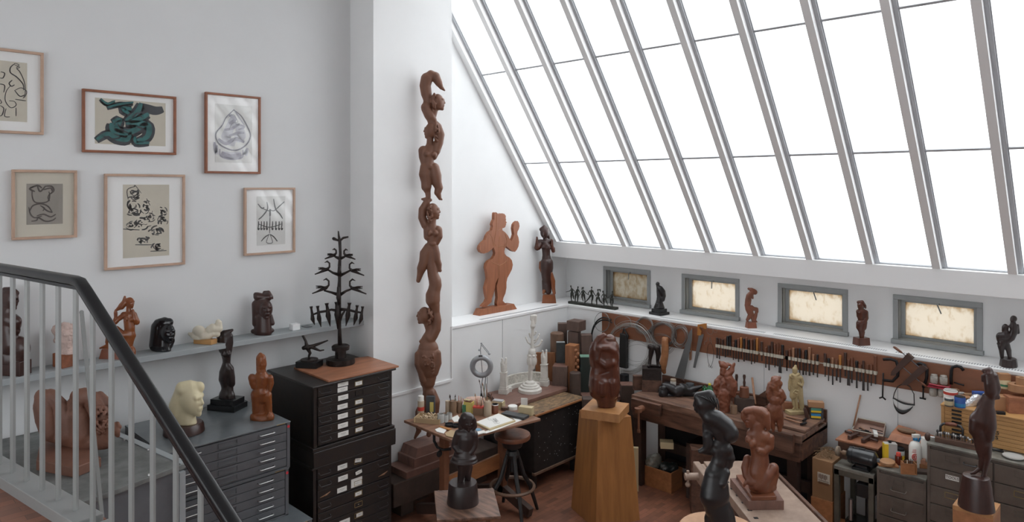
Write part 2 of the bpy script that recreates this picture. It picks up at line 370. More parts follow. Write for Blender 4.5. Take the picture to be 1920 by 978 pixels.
# grille slots in the ledge top
def grille(x0, x1, y0, y1, along):
    g = MB()
    n = int((abs(y1-y0) if along == 'y' else x1-x0)/.022)
    for k in range(n):
        if along == 'y': y = y0+k*.022; g.box(x0, x1, y, y+.011, ZL-.003, ZL+.0012)
        else: x = x0+k*.022; g.box(x, x+.011, y0, y1, ZL-.003, ZL+.0012)
    return g
gi = 6
for q in [(XL+.03, XL+.085, .35, 2.05, 'y'), (XL+.03, XL+.085, 2.12, 3.30, 'y'), (XL+.03, XL+.085, 3.38, 4.75, 'y'), (5.95, 7.45, YC+.035, YC+.085, 'x')]:
    struct('trim_%d' % gi, grille(*q), 'shadow_slot'); gi += 1
# skylight: glass, glazing bars, deep ribs
nrm = Vector((-SL, 0, -1)).normalized(); up = Vector((-1, 0, SL)).normalized()
def slab(y0, y1, s0, s1, o0, o1, mb=None):                 # a bar on the slope; o = distance into the room
    mb = mb or MB(); v = []
    for o_ in (o0, o1):
        for s_, y_ in ((s0, y0), (s1, y0), (s1, y1), (s0, y1)): v.append(skp(s_, y_, o_))
    return mb.add(v, [(0, 1, 2, 3), (7, 6, 5, 4), (0, 4, 5, 1), (1, 5, 6, 2), (2, 6, 7, 3), (3, 7, 4, 0)])
ribs = []; y = 6.53
k = 0
while y > SKY0: ribs.append(y); y -= .61
gl = slab(SKY0, YR, 0, SKLEN, -.012, -.004)
sk = struct('window_5', slab(SKY0-.15, SKY0, -.05, SKLEN, -.05, .12).add([], []), 'white_trim')
gl.build('frosted_glass', 'skylight_glass', sk)
for i, y in enumerate(ribs):
    rb = MB()
    if i == 0: slab(y+.02, YR, -.02, SKLEN, -.02, .085, rb)
    else: slab(y+.02, y+.09, -.03, SKLEN, -.02, .085, rb)
    rb.build('rib', 'white_trim', sk)
    bar = slab(y-.014, y+.02, 0, SKLEN, -.01, .022); slab(y-.022, y-.014, 0, SKLEN, -.01, .006, bar)
    bar.build('glazing_bar', 'glazing_bar', sk)
for s_ in (0.012, 1.39, 2.78, 4.17):
    slab(SKY0, YR, s_-.008, s_+.012, -.004, .012).build('glazing_bar', 'glazing_bar', sk)
struct('trim_10', slab(SKY0-.2, YR, SKLEN-.02, SKLEN+.6, -.05, .1), 'white_wall')
struct('trim_11', slab(-5.1, SKY0-.14, -.1, SKLEN+.6, -.05, .1), 'white_wall')
# shelf on the left wall
struct('trim_12', B(.2, 4.32, 6.375, YR, 2.0, 2.05), 'grey_paint', bevel=.004)
# ---------------------------------------------------------------- stair landing, railing
RD = Vector((.147, -.989, 0)).normalized(); RN = Vector((.989, .147, 0)).normalized()
r0 = Vector((.715, 3.948, 0)) - RD*1.2
bend = Vector((.823, 3.235, 0)); endp = bend + RD*2.3
struct('floor_landing', MB().prism([(0, 0), ((bend-r0).length+.03, 0), ((bend-r0).length+.03, -2.6), (0, -2.6)], r0+Vector((0, 0, 2.0))+RN*.09, RD, -RN*-1, (0, 0, .12)), 'parquet')
st = MB().beam(r0+Vector((0, 0, 2.06)), bend+RD*.08+Vector((0, 0, 2.06)), .11, .22)
slope = -.64
st.beam(bend+RD*.05+Vector((0, 0, 2.05)), bend+RD*2.9+Vector((0, 0, 2.05+2.85*slope)), .11, .26)
struct('trim_13', st, 'rail_grey', bevel=.004)
sm = MB()
for k_ in range(11): sm.prism([(0, 0), (.27, 0), (.27, -.9), (0, -.9)], bend+RD*(.05+.27*k_)+Vector((0, 0, 1.95-.173*k_))-RN*.02, RD, -RN*-1, (0, 0, .04))
struct('floor_stair_treads', sm, 'parquet')
rl = thing('stair_railing', 'black handrail on grey square balusters along stair and landing at lower left', 'railing', tuple(bend+Vector((0, 0, 2.17))))
zt = 3.10
def hz(s_): return zt if s_ <= 0 else zt+s_*slope
pts = [r0+Vector((0, 0, zt+.015)), bend-RD*.05+Vector((0, 0, zt+.015)), bend+RD*.0+Vector((0, 0, zt+.01)), bend+RD*.05+Vector((0, 0, zt-.02)), bend+RD*2.6+Vector((0, 0, hz(2.6)+.01))]
hr = MB(); prof = []
for a_ in range(16):
    c_, s_ = math.cos(a_*math.pi/8), math.sin(a_*math.pi/8)
    prof.append((.0225*math.copysign(abs(c_)**.55, c_), .0185*math.copysign(abs(s_)**.55, s_)))
rings = []
for i, p in enumerate(pts):
    d = (pts[min(i+1, 4)]-pts[max(i-1, 0)]).normalized(); b_ = Vector((0, 0, 1)); b_ = (b_-d*b_.dot(d)).normalized()
    rings += [p+RN*x_+b_*y_ for x_, y_ in prof]
fs = [(i*16+k_, i*16+(k_+1) % 16, (i+1)*16+(k_+1) % 16, (i+1)*16+k_) for i in range(4) for k_ in range(16)]
hr.add(rings, fs+[tuple(range(16))[::-1], tuple(range(64, 80))]); hr.build('handrail', 'rail_black', rl, smooth='auto')
hr2 = MB().beam(r0+Vector((0, 0, zt-.012)), bend+Vector((0, 0, zt-.012)), .03, .014).beam(bend+Vector((0, 0, zt-.012)), bend+RD*2.6+Vector((0, 0, hz(2.6)-.014)), .03, .014)
hr2.build('rail_bar', 'rail_black', rl)
for s_ in [-1.35, -1.18, -1.01, -.85, -.69, -.53, -.365, -.205, -.04, .11, .265, .42, .575, .73, .885, 1.04, 1.2, 1.36, 1.52]:
    p = bend+RD*s_; zb = 2.16 if s_ < .02 else 2.16+s_*slope
    MB().obox((p.x, p.y, (zb+hz(s_)-.02)/2), (.022, .013, hz(s_)-.02-zb), rz=math.atan2(RN.y, RN.x)+.75).build('baluster', 'rail_grey', rl)
# ---------------------------------------------------------------- furniture materials
mat('black_lacquer', (.018, .017, .018), .38, var=.35, scale=9, bump=.15, col2=(.03, .022, .018))
mat('worn_edge', (.30, .15, .08), .6, var=.6, scale=14)
mat('card', (.78, .77, .73), .7)
mat('faint_ink', (.35, .34, .33), .8)
mat('steel', (.55, .55, .55), .28, metal=.9)
mat('dark_steel', (.09, .09, .095), .4, metal=.8)
mat('brass', (.42, .32, .16), .4, metal=.8)
mat('grey_steel_top', (.145, .16, .17), .18, var=.2, scale=3)
mat('grey_steel', (.115, .12, .13), .38, var=.15, scale=5)
mat('green_steel', (.11, .10, .078), .5, var=.35, scale=7, bump=.05)
mat('brown_steel', (.125, .098, .08), .5, var=.3, scale=7, bump=.05)
mat('worn_steel_top', (.17, .16, .135), .45, var=.5, scale=8)
mat('slate_top', (.16, .165, .16), .55, var=.45, scale=6, bump=.2, bscale=18)
mat('red_sticker', (.6, .03, .04), .5)
mat('board_wood', (.36, .15, .08), .45, var=.35, scale=2.2, stretch=(1, 6, 6))
mat('bench_wood', (.125, .06, .038), .5, var=.7, scale=3, stretch=(6, 1, 6), bump=.2)
mat('bench_top', (.20, .11, .075), .45, var=.75, scale=4, stretch=(6, 1, 4), bump=.25)
mat('dark_bench_wood', (.055, .028, .02), .6, var=.5, scale=4, bump=.2)
mat('timber_dark', (.07, .045, .035), .7, var=.4, scale=5, bump=.3)
mat('chest_side', (.022, .017, .016), .55, var=.4, scale=12, bump=.1)
mat('chest_top', (.34, .21, .10), .6, col2=(.05, .035, .028), scale=34, stretch=(.5, 1, 1), bump=.3)
mat('slab_brown', (.20, .105, .08), .5, var=.25, scale=5, stretch=(1, 5, 1))
mat('table_wood', (.25, .13, .08), .45, var=.4, scale=3, stretch=(1, 6, 1))
mat('table_leg', (.20, .085, .045), .5, var=.35, scale=4)
mat('orange_wood', (.38, .16, .065), .45, var=.3, scale=3, stretch=(1, 5, 5))
mat('oak', (.40, .175, .055), .42, scale=3.2, stretch=(5, 5, .5), col2=(.25, .105, .035), bump=.08)
mat('oak_light', (.47, .235, .095), .42, scale=4, stretch=(4, 4, 1), col2=(.36, .165, .06))
mat('stool_wood', (.20, .08, .045), .35, var=.5, scale=9)
mat('stool_black', (.02, .018, .018), .4)
mat('ring_wood', (.17, .10, .065), .5, var=.4, scale=8)
mat('pale_bench', (.40, .29, .22), .5, var=.45, scale=3, stretch=(3, 3, 1), bump=.15, col2=(.26, .18, .14))
mat('plywood', (.50, .27, .10), .45, var=.25, scale=2.5, stretch=(5, 1, 8))
mat('peg_board', (.235, .09, .045), .5, var=.22, scale=2, stretch=(1, 1, 4))
mat('cardboard', (.30, .165, .08), .7, var=.15, scale=4)
mat('iron', (.02, .02, .022), .5, metal=.5)
def text_mesh(parent, s, size, mtx, m, name='lettering', ext=.0006, bold=False):
    cu = bpy.data.curves.new(name, 'FONT'); cu.body = s; cu.size = size; cu.extrude = ext; cu.align_x = 'CENTER'; cu.align_y = 'CENTER'
    if bold: cu.offset = size*.02
    t = bpy.data.objects.new(name, cu); C.objects.link(t); dg = bpy.context.evaluated_depsgraph_get()
    me = bpy.data.meshes.new_from_object(t.evaluated_get(dg)); bpy.data.objects.remove(t)
    me.materials.clear(); me.materials.append(M[m]); me.transform(mtx)
    if parent is not None: me.transform(Matrix.Translation(-base_of(parent)))
    o = bpy.data.objects.new(name, me); C.objects.link(o); o.parent = parent; o['_b'] = list(base_of(parent)); return o
def face_mtx(p, right, upv=(0, 0, 1)):
    r = Vector(right).normalized(); u_ = Vector(upv).normalized(); n = r.cross(u_)
    m = Matrix((r, u_, n)).transposed().to_4x4(); m.translation = Vector(p); return m
def pull(mb, c, ax, w_, drop=.018, out=.022, r=.0035, upv=(0, 0, 1)):      # a wire pull; ax = along the front, out = vector off the front
    c = Vector(c); ax = Vector(ax); o_ = Vector(out) if not isinstance(out, float) else Vector((0, -out, 0)); d = Vector(upv)*-drop
    mb.tube([c-ax*w_/2, c-ax*w_/2+o_+d*.6, c-ax*w_*.4+o_+d, c+ax*w_*.4+o_+d, c+ax*w_/2+o_+d*.6, c+ax*w_/2], r, 8); return mb
# ---- black flat files (two stacked) beside the column
def black_unit(nm, label, x0, x1, yf, z0, z1, n, cards, handles_broken=()):
    t = thing(nm, label, 'flat file', ((x0+x1)/2, (yf+6.6)/2, z0))
    t_ = .03
    c = MB().box(x0, x1, yf+.03, 6.6, z0, z1-.025).box(x0, x0+.035, yf+.008, yf+.05, z0, z1-.02).box(x1-.03, x1, yf+.008, yf+.05, z0, z1-.02)
    c.build('case', 'black_lacquer', t, bevel=.003)
    B(x0-.03, x1+.03, yf-.025, 6.62, z1-.022, z1).build('top_board', 'black_lacquer', t, bevel=.006)
    B(x0-.02, x1+.02, yf-.012, 6.61, z0, z0+.03).build('bottom_moulding', 'black_lacquer', t, bevel=.004)
    h = (z1-.035-z0-.035)/n
    for i in range(n):
        zt_ = z1-.03-i*h; zb = zt_-h+.006; o_ = -.006*(i % 3 == 1)-.004*(i % 2)
        d = B(x0+.04, x1-.035, yf+o_, yf+.05, zb, zt_).build('drawer', 'black_lacquer', t, bevel=.003)
        for k, fx in enumerate((.125, .865)):
            xx = x0+(x1-x0)*fx; hb = MB()
            if (i, k) in handles_broken: hb.tube([(xx-.05, yf+o_-.008, (zt_+zb)/2-.01), (xx+.01, yf+o_-.014, (zt_+zb)/2), (xx+.06, yf+o_-.008, (zt_+zb)/2+.014)], [.002, .009, .002], 6); hb.build('broken_pull', 'worn_edge', d)
            else: pull(hb, (xx, yf+o_, (zt_+zb)/2+.008), (1, 0, 0), .115, .016, .024, .0025); hb.sph((xx-.0575, yf+o_-.002, (zt_+zb)/2+.008), .006).sph((xx+.0575, yf+o_-.002, (zt_+zb)/2+.008), .006); hb.build('wire_pull', 'dark_steel', d)
        cs = cards[i] if i < len(cards) else ()
        for (fx, w_, hh, dz, tl) in cs:
            xx = x0+(x1-x0)*fx; zz = (zt_+zb)/2+dz; yy = yf+o_
            cb = MB().obox((xx, yy-.002, zz), (w_, .002, hh), ry=tl); cb.build('label_card', 'card', d)
            MB().obox((xx, yy-.0035, zz+hh*.1), (w_*.5, .001, .0035), ry=tl).obox((xx, yy-.0035, zz-hh*.15), (w_*.3, .001, .002), ry=tl).build('faint_writing', 'faint_ink', d)
        mx = x0+(x1-x0)*.545
        fr = MB(); zz = (zt_+zb)/2; yy = yf+o_
        for q in ((mx-.045, mx+.045, zz+.02, zz+.024), (mx-.045, mx+.045, zz-.024, zz-.02), (mx-.045, mx-.041, zz-.024, zz+.024), (mx+.041, mx+.045, zz-.024, zz+.024)): fr.box(q[0], q[1], yy-.004, yy+.001, q[2], q[3])
        fr.build('label_frame', 'brass' if i not in (1,) else 'iron', d)
    return t
U = (.36, .115, .042, .004, 0)
black_unit('flat_file', 'black wooden flat file with white card labels, upper one beside the column', 3.36, 4.245, 5.76, 1.05, 1.66, 6,
    [[(.345, .115, .045, .03, 0), (.34, .11, .042, -.022, 0), (.545, .075, .034, 0, 0)], [(.34, .11, .046, -.006, 0)], [(.34, .11, .046, -.004, 0), (.545, .075, .034, 0, 0)], [(.34, .11, .046, -.004, 0), (.545, .075, .034, 0, 0)], [(.34, .11, .046, -.004, 0), (.545, .075, .034, 0, 0)], [(.345, .115, .046, .004, 0), (.545, .075, .034, .002, 0)]])
mb = MB().box(3.34, 4.27, 5.735, 6.6, .905, 1.05)
tag(mb.build('cabinet_plinth', 'black_lacquer', bevel=.006), 'plain black wooden plinth box between the two black flat files', 'plinth')
black_unit('flat_file', 'lower black flat file standing on the floor, one large paper label on its third drawer', 3.36, 4.245, 5.77, 0.0, .905, 8,
    [[(.345, .105, .046, -.002, 0), (.545, .072, .036, .01, .15)], [(.345, .105, .046, -.002, 0), (.545, .072, .036, .0, -.2)], [(.34, .105, .046, -.01, 0), (.525, .125, .085, .012, 0)], [(.545, .072, .034, 0, 0)], [(.545, .01, .005, 0, 0)], [(.37, .115, .06, -.02, 0), (.56, .075, .034, 0, 0)], [(.545, .072, .034, 0, 0)], []], {(2, 0), (2, 1)})
bd = MB().prism([(0, 0), (.90, -.02), (.93, .55), (.16, .60)], (3.62-.02, 5.80, 1.66), (1, 0, 0), (0, 1, 0), (0, 0, .014))
lo = Pt(585, 715, 6.4)
def quadZ(pix, z): return [(lambda p: (p.x, p.y))(oZ(u_, v_, z)) for u_, v_ in pix]
def slabpix(pix, z, th, mb=None):
    q = quadZ(pix, z); mb = mb or MB(); return mb.prism(q, (0, 0, z-th), (1, 0, 0), (0, 1, 0), (0, 0, th))
tag(slabpix([(616, 713), (551, 688), (690, 667), (748, 685)], 1.678, .018).build('wooden_board', 'board_wood', bevel=.003), 'reddish brown wooden drawing board lying on the black flat file', 'board')
# ---- grey steel flat files, three stacked
def grey_unit(label, x0, x1, yf, yb, z0, z1, n, top='grey_steel_top', handles=True):
    t = thing('steel_flat_file', label, 'flat file', ((x0+x1)/2, (yf+yb)/2, z0))
    c = MB().box(x0, x1, yf+.02, yb, z0, z1-.012).box(x1-.03, x1, yf, yf+.03, z0, z1-.012).box(x0, x0+.03, yf, yf+.03, z0, z1-.012).box(x0, x1, yf, yf+.03, z0, z0+.012)
    c.build('case', 'grey_steel', t, bevel=.002)
    B(x0-.003, x1+.003, yf-.006, yb, z1-.012, z1).build('top_panel', top, t, bevel=.003)
    MB().cyl((x1-.015, yf-.002, z1-.045), (x1-.015, yf+.002, z1-.045), .012).build('sticker', 'red_sticker', t)
    MB().box(x1-.13, x1-.05, yf-.0085, yf-.005, z1-.0095, z1-.003).build('maker_plate', 'brass', t)
    h = (z1-.03-z0-.014)/n
    for i in range(n):
        zt_ = z1-.025-i*h; zb = zt_-h+.005
        d = B(x0+.032, x1-.033, yf+.004, yf+.03, zb, zt_).build('drawer', 'grey_steel', t, bevel=.002)
        if handles:
            for fx in (.19, .79):
                xx = x0+(x1-x0)*fx; hb = pull(MB(), (xx, yf+.004, (zt_+zb)/2+.004), (1, 0, 0), .13, .004, .028, .0045); hb.build('handle', 'steel', d, smooth=True)
            xx = x0+(x1-x0)*.47; zz = (zt_+zb)/2; f_ = MB()
            for q in ((xx-.08, xx+.08, zz+.018, zz+.021), (xx-.08, xx+.08, zz-.021, zz-.018), (xx-.08, xx-.077, zz-.021, zz+.021), (xx+.077, xx+.08, zz-.021, zz+.021)): f_.box(q[0], q[1], yf-.001, yf+.005, q[2], q[3])
            f_.build('label_frame', 'grey_steel', d)
    return t
grey_unit('grey steel flat file carrying the ivory head, topmost of the grey stack', 2.02, 3.07, 5.67, 6.6, 1.02, 1.43, 5)
grey_unit('grey steel flat file in the middle of the grey stack, closely spaced drawers', 2.02, 3.062, 5.68, 6.6, .60, 1.02, 5)
grey_unit('wide grey steel base cabinet at the bottom of the grey stack', 1.98, 3.17, 5.47, 6.6, 0, .60, 4, handles=False)
# ---- metal-topped cabinet beside the stair
t = thing('steel_cabinet', 'grey metal box cabinet with stained slate top below the reclining terracotta nude', 'cabinet', (1.3, 5.6, 0))
poly = [(.32, 6.62), (1.74, 6.62), (2.04-.09, 5.09), (.36, 4.72)]
MB().prism([(.335, 6.61), (1.725, 6.61), (1.935, 5.115), (.375, 4.745)], (0, 0, 0), (1, 0, 0), (0, 1, 0), (0, 0, 1.50)).build('cabinet_body', 'grey_steel', t)
MB().prism(poly, (0, 0, 1.50), (1, 0, 0), (0, 1, 0), (0, 0, .035)).build('slate_top', 'slate_top', t, bevel=.004)
e1_ = (Vector((1.95, 5.09, 0))-Vector((1.74, 6.62, 0))).normalized()
MB().beam(Vector((1.735, 6.6, 1.537)), Vector((1.945, 5.10, 1.537)), .05, .008).build('edge_strip', 'grey_paint', t)
sc_ = MB()
for p_ in ((1.70, 5.06), (1.1, 4.93), (1.80, 5.9), (1.86, 5.55)): sc_.cyl((p_[0], p_[1], 1.535), (p_[0], p_[1], 1.545), .011, .009)
sc_.build('screw_heads', 'steel', t, smooth='auto')
B(1.90, 1.94, 5.06, 5.10, 0, 1.49).build('corner_post', 'grey_paint', t)
tag(MB().beam(Pt(153, 585, 4.55), Pt(192, 978, 4.1), .02, .03).sph(Pt(153, 585, 4.55), .014).build('iron_rod', 'rail_grey'), 'grey painted rod leaning diagonally behind the railing balusters', 'rod')
# ---- long low timber bench carrying the totem
t = thing('timber_bench', 'dark low timber bench along the wall under the tall totem carving', 'bench', (5.1, 6.0, 0))
B(4.33, 5.88, 5.855, 6.19, .17, .42).build('beam', 'timber_dark', t, bevel=.01)
for xx in (4.5, 5.6): B(xx, xx+.16, 5.95, 6.15, 0, .17).build('foot_block', 'timber_dark', t)
# ---- chest with a plank top behind the drawing table
t = thing('wooden_chest', 'long black wooden chest with speckled worn top behind the stool', 'chest', (6.36, 5.75, 0))
B(5.92, 6.80, 5.33, 6.17, .2, .87).build('body', 'chest_side', t, bevel=.005)
MB().box(5.90, 6.82, 5.30, 6.18, .87, .90).build('top', 'chest_top', t, bevel=.005)
B(5.90, 6.83, 5.29, 5.315, .868, .894).build('worn_front_edge', 'orange_wood', t, bevel=.006)
B(5.91, 6.81, 5.315, 5.36, .185, .215).build('bottom_rail', 'ring_wood', t, bevel=.004)
for xx, yy in ((5.96, 5.38), (6.7, 5.38), (5.96, 6.1), (6.7, 6.1)): B(xx, xx+.06, yy, yy+.06, 0, .2).build('foot', 'chest_side', t)
nl = MB(); random.seed(4)
for k_ in range(46): nl.sph((random.uniform(5.96, 6.76), 5.329, random.uniform(.25, .84)), .004, 6, 4)
nl.build('nail_heads', 'steel', t)
tag(slabpix([(946, 764), (914, 735), (1026, 711), (1064, 726)], .945, .043).build('wooden_slab', 'slab_brown', bevel=.005), 'plain brown wooden slab on the black chest, under the white plaster models', 'slab')
# ---- drawing table
t = thing('drawing_table', 'old wooden drawing table covered with brushes, jars and sketch pads', 'table', (5.1, 5.5, 0))
TZ = 1.06
tp = quadZ([(757, 787), (851, 826), (1014, 784), (935, 752)], TZ)
MB().prism(tp, (0, 0, TZ-.028), (1, 0, 0), (0, 1, 0), (0, 0, .028)).build('tabletop', 'table_wood', t, bevel=.006)
for nm_, (u_, v_, yy) in {'a': (833, 850, 5.45), 'b': (942, 850, 5.35)}.items():
    c_ = oY(u_, v_, yy)
    B(c_.x-.035, c_.x+.035, yy-.04, yy+.04, .12, TZ-.03).build('post', 'table_leg', t, bevel=.004)
    f_ = MB().beam((c_.x-.0, yy-.42, .06), (c_.x, yy+.02, .2), .07, .10).beam((c_.x, yy+.42, .06), (c_.x, yy-.02, .2), .07, .10); f_.build('sledge_foot', 'dark_bench_wood', t, bevel=.006)
    MB().beam((c_.x, yy-.26, TZ-.06), (c_.x, yy+.3, TZ-.06), .05, .05).build('bearer', 'table_leg', t)
pa = oY(833, 850, 5.45); pb_ = oY(942, 850, 5.35)
MB().beam((pa.x, 5.47, .42), (pb_.x, 5.37, .50), .03, .16).build('stretcher', 'orange_wood', t, bevel=.004)
ar = MB(); q = Fig(812, 815, t=6.95)
ar.tube([q.w(812+2, 814), q.w(814, 826), q.w(820, 838), q.w(831, 843), q.w(846, 841)], .014, 8); ar.sph(q.w(824, 850), .035, sc=(1, .5, 1)); ar.build('iron_quadrant', 'iron', t, smooth=True)
# ---- stool
SX, SY = 5.37, 5.15
t = thing('stool', 'round wooden draughtsman stool with black legs and foot ring at the drawing table', 'stool', (SX, SY, 0))
MB().lathe([(.17, .80), (.19, .81), (.197, .835), (.19, .855), (.165, .86)], (SX, SY, 0), 40).build('seat', 'stool_wood', t, smooth='auto')
MB().lathe([(.10, .72), (.13, .80)], (SX, SY, 0), 20).cyl((SX, SY, .45), (SX, SY, .74), .028).build('spindle', 'stool_black', t, smooth='auto')
MB().lathe([(.06, .60), (.075, .64), (.06, .68)], (SX, SY, 0), 20).build('hub', 'stool_black', t, smooth='auto')
for a_ in (-.45, 1.12, 2.69, 4.26):
    dx, dy = math.cos(a_), math.sin(a_)
    MB().tube([(SX+dx*.05, SY+dy*.05, .66), (SX+dx*.13, SY+dy*.13, .40), (SX+dx*.20, SY+dy*.20, .28), (SX+dx*.29, SY+dy*.29, .0)], [.022, .024, .024, .017], 8).build('leg', 'stool_black', t, smooth='auto')
MB().lathe([(.215, .285), (.225, .275), (.245, .28), (.25, .295), (.24, .31), (.22, .305)], (SX, SY, 0), 48).build('foot_ring', 'ring_wood', t, smooth='auto')
# ring is open in the middle: cut the lids
fr_ = [o for o in t.children if o.name.startswith('foot_ring')][0]
import bmesh
bm = bmesh.new(); bm.from_mesh(fr_.data); bmesh.ops.delete(bm, geom=[f for f in bm.faces if len(f.verts) > 8], context='FACES_ONLY')
bm.verts.ensure_lookup_table(); n_ = 48
for k_ in range(n_): bm.faces.new((bm.verts[5*n_+k_], bm.verts[5*n_+(k_+1) % n_], bm.verts[(k_+1) % n_], bm.verts[k_]))
bm.to_mesh(fr_.data); bm.free()
# ---- oak pedestal with block
t = thing('pedestal', 'tall tapered oak pedestal carrying the headless torso', 'pedestal', (6.05, 4.43, 0))
def rsq(c, s_, z, a): return [Vector((c[0]+s_*(math.cos(a)*i-math.sin(a)*j), c[1]+s_*(math.sin(a)*i+math.cos(a)*j), z)) for i, j in ((-1, -1), (1, -1), (1, 1), (-1, 1))]
A0 = -math.radians(22.8)
hx = [(0, 1, 2, 3)[::-1], (4, 5, 6, 7), (0, 1, 5, 4), (1, 2, 6, 5), (2, 3, 7, 6), (3, 0, 4, 7)]
MB().add(rsq((6.05, 4.43), .266, 0, A0)+rsq((6.05, 4.43), .20, 1.08, A0), hx).build('tapered_body', 'oak', t, bevel=.003)
A1 = math.atan2(-.389, .141)+math.pi/2
tag(MB().add(rsq((6.006, 4.39), .205, 1.08, A1)+rsq((6.006, 4.39), .205, 1.17, A1), hx).build('wooden_block', 'oak_light', bevel=.003), 'light oak block set askew on top of the oak pedestal', 'block')
# ---- small stand under the girl figure
GZ = 1.05
t = thing('sculpture_stand', 'small square wooden modelling stand under the dark girl figure', 'stand', tuple(oZ(876, 945, GZ).xy)+(0,))
slabpix([(814, 919), (925, 914), (939, 967), (819, 974)], GZ, .02).build('turntable_top', 'bench_top', t, bevel=.004)
slabpix([(819, 926), (921, 921), (933, 962), (825, 968)], GZ-.02, .05).build('apron', 'table_leg', t)
gc = oZ(876, 945, GZ)
for i, j in ((-1, -1), (1, -1), (1, 1), (-1, 1)):
    MB().beam((gc.x+i*.12, gc.y+j*.12, GZ-.06), (gc.x+i*.2, gc.y+j*.2, 0), .045, .045).build('leg', 'table_leg', t)
# ---- workbench along the window wall
t = thing('workbench', 'long heavy dark workbench against the window wall under the chisel rack', 'workbench', (7.2, 3.65, 0))
BZ = 1.06; bx0, bx1, by0, by1 = 6.86, 7.56, 2.66, 4.64
B(bx0, bx0+.45, by0, by1, BZ-.08, BZ).build('top', 'bench_top', t, bevel=.006)
B(bx0+.45, bx1, by0, by1, BZ-.09, BZ-.03).build('tool_well', 'bench_top', t)
B(bx1-.03, bx1, by0, by1, BZ-.09, BZ+.10).build('back_board', 'bench_wood', t, bevel=.003)
B(bx0+.01, bx0+.05, by0+.02, by1-.02, BZ-.27, BZ-.075).build('apron', 'bench_wood', t, bevel=.004)
B(bx0+.02, bx1, by0+.0, by0+.05, BZ-.25, BZ-.05).build('end_board', 'bench_wood', t, bevel=.004)
B(bx0+.02, bx1, by1-.05, by1, BZ-.25, BZ-.05).build('end_board', 'bench_wood', t, bevel=.004)
for xx in (bx0+.04, bx1-.14):
    for yy in (by0+.06, by1-.11): B(xx, xx+.11, yy, yy+.10, 0, BZ-.09).build('leg', 'dark_bench_wood', t, bevel=.004)
B(bx0+.5, bx1-.05, by0+.15, by1-.15, .16, .19).build('lower_shelf', 'dark_bench_wood', t)
B(bx1-.12, bx1-.09, by0+.1, by1-.1, .16, BZ-.1).build('added_shade_panel', 'iron', t)  # dark sheet added to stand in for the deep shade under the bench
B(bx0+.5, bx0+.55, by0+.1, by1-.1, .3, .42).build('stretcher', 'dark_bench_wood', t)
vj = MB().box(bx0-.07, bx0-.012, 4.22, 4.60, BZ-.16, BZ-.022); vj.build('vise_jaw', 'bench_wood', t, bevel=.005)
MB().cyl((bx0-.02, 4.44, BZ-.10), (bx0-.16, 4.44, BZ-.10), .035).lathe([(.0, -.03), (.042, -.025), (.042, .02), (.0, .03)], (bx0-.16, 4.44, BZ-.10), 16).cyl((bx0-.15, 4.44, BZ-.12), (bx0-.15, 4.44, BZ-.33), .012).cyl((bx0-.15, 4.44, BZ-.33), (bx0-.15, 4.44, BZ-.36), .018).build('vise_screw', 'table_leg', t, smooth='auto')
MB().box(bx0-.07, bx0-.012, 2.72, 3.06, BZ-.17, BZ+.012).build('vise_jaw', 'bench_wood', t, bevel=.005)
mb = MB().box(bx0+.10, bx1-.08, by0-.0, by0+.62, BZ+.002, BZ+.03); tag(mb.build('chopping_board', 'bench_top', bevel=.005), 'rough carving board at the right end of the workbench', 'board')
# ---- pale foreground bench
fd = Vector((.70, .714, 0)).normalized(); fr = Vector((.714, -.70, 0)).normalized()
bo = oZ(1319, 864, .85); L_, W_ = 2.3, .60
t = thing('workbench', 'pale worn carving bench in the foreground carrying the crouching figure', 'workbench', tuple((bo+fr*.3-fd*1).xy)+(0,))
def fb(a, b, z): return bo+fr*a-fd*b+Vector((0, 0, z-.85))
def fbox(a0, a1, b0, b1, z0, z1, mb=None):
    mb = mb or MB(); return mb.add([fb(a, b, z) for z in (z0, z1) for a, b in ((a0, b0), (a1, b0), (a1, b1), (a0, b1))], [(0, 1, 2, 3), (7, 6, 5, 4), (4, 5, 1, 0), (5, 6, 2, 1), (6, 7, 3, 2), (7, 4, 0, 3)])
fbox(0, W_-.035, 0, L_, .77, .85).build('top', 'pale_bench', t, bevel=.005)
fbox(W_-.03, W_, .0, L_, .76, .868).build('side_strip', 'bench_wood', t, bevel=.004)
fbox(.02, W_-.04, .05, L_, .66, .77).build('apron', 'dark_bench_wood', t)
hl = MB()
for k_ in range(11): fbox(.05, .085, .33+k_*.135, .36+k_*.135, .845, .8512, hl)
hl.build('dog_holes', 'iron', t)
for a_ in (.05, W_-.14):
    for b_ in (.1, L_-.2): fbox(a_, a_+.09, b_, b_+.09, 0, .67).build('leg', 'dark_bench_wood', t)
fbox(-.10, -.035, -.02, .34, .70, .845).build('vise_jaw', 'pale_bench', t, bevel=.012)
fbox(-.035, .0, .02, .30, .74, .835).build('vise_block', 'pale_bench', t, bevel=.01)
MB().cyl(fb(-.02, .17, .775), fb(-.23, .17, .775), .033).cyl(fb(-.20, .17, .72), fb(-.20, .17, .83), .013).sph(fb(-.20, .17, .70), .026).build('vise_screw', 'pale_bench', t, smooth='auto')
# ---- round stand under the black acrobats
rc = oZ(1348, 992, 1.23)
t = thing('round_stand', 'round blond wooden stand at the bottom edge under the black acrobat sculpture', 'stand', (rc.x, rc.y, 0))
MB().lathe([(.24, 1.195), (.262, 1.2), (.264, 1.22), (.255, 1.23)], (rc.x, rc.y, 0), 48).build('round_top', 'oak_light', t, smooth='auto')
MB().lathe([(.2, 0), (.18, .06), (.06, .12), (.05, 1.1), (.1, 1.195)], (rc.x, rc.y, 0), 24).build('post', 'table_leg', t, smooth='auto')
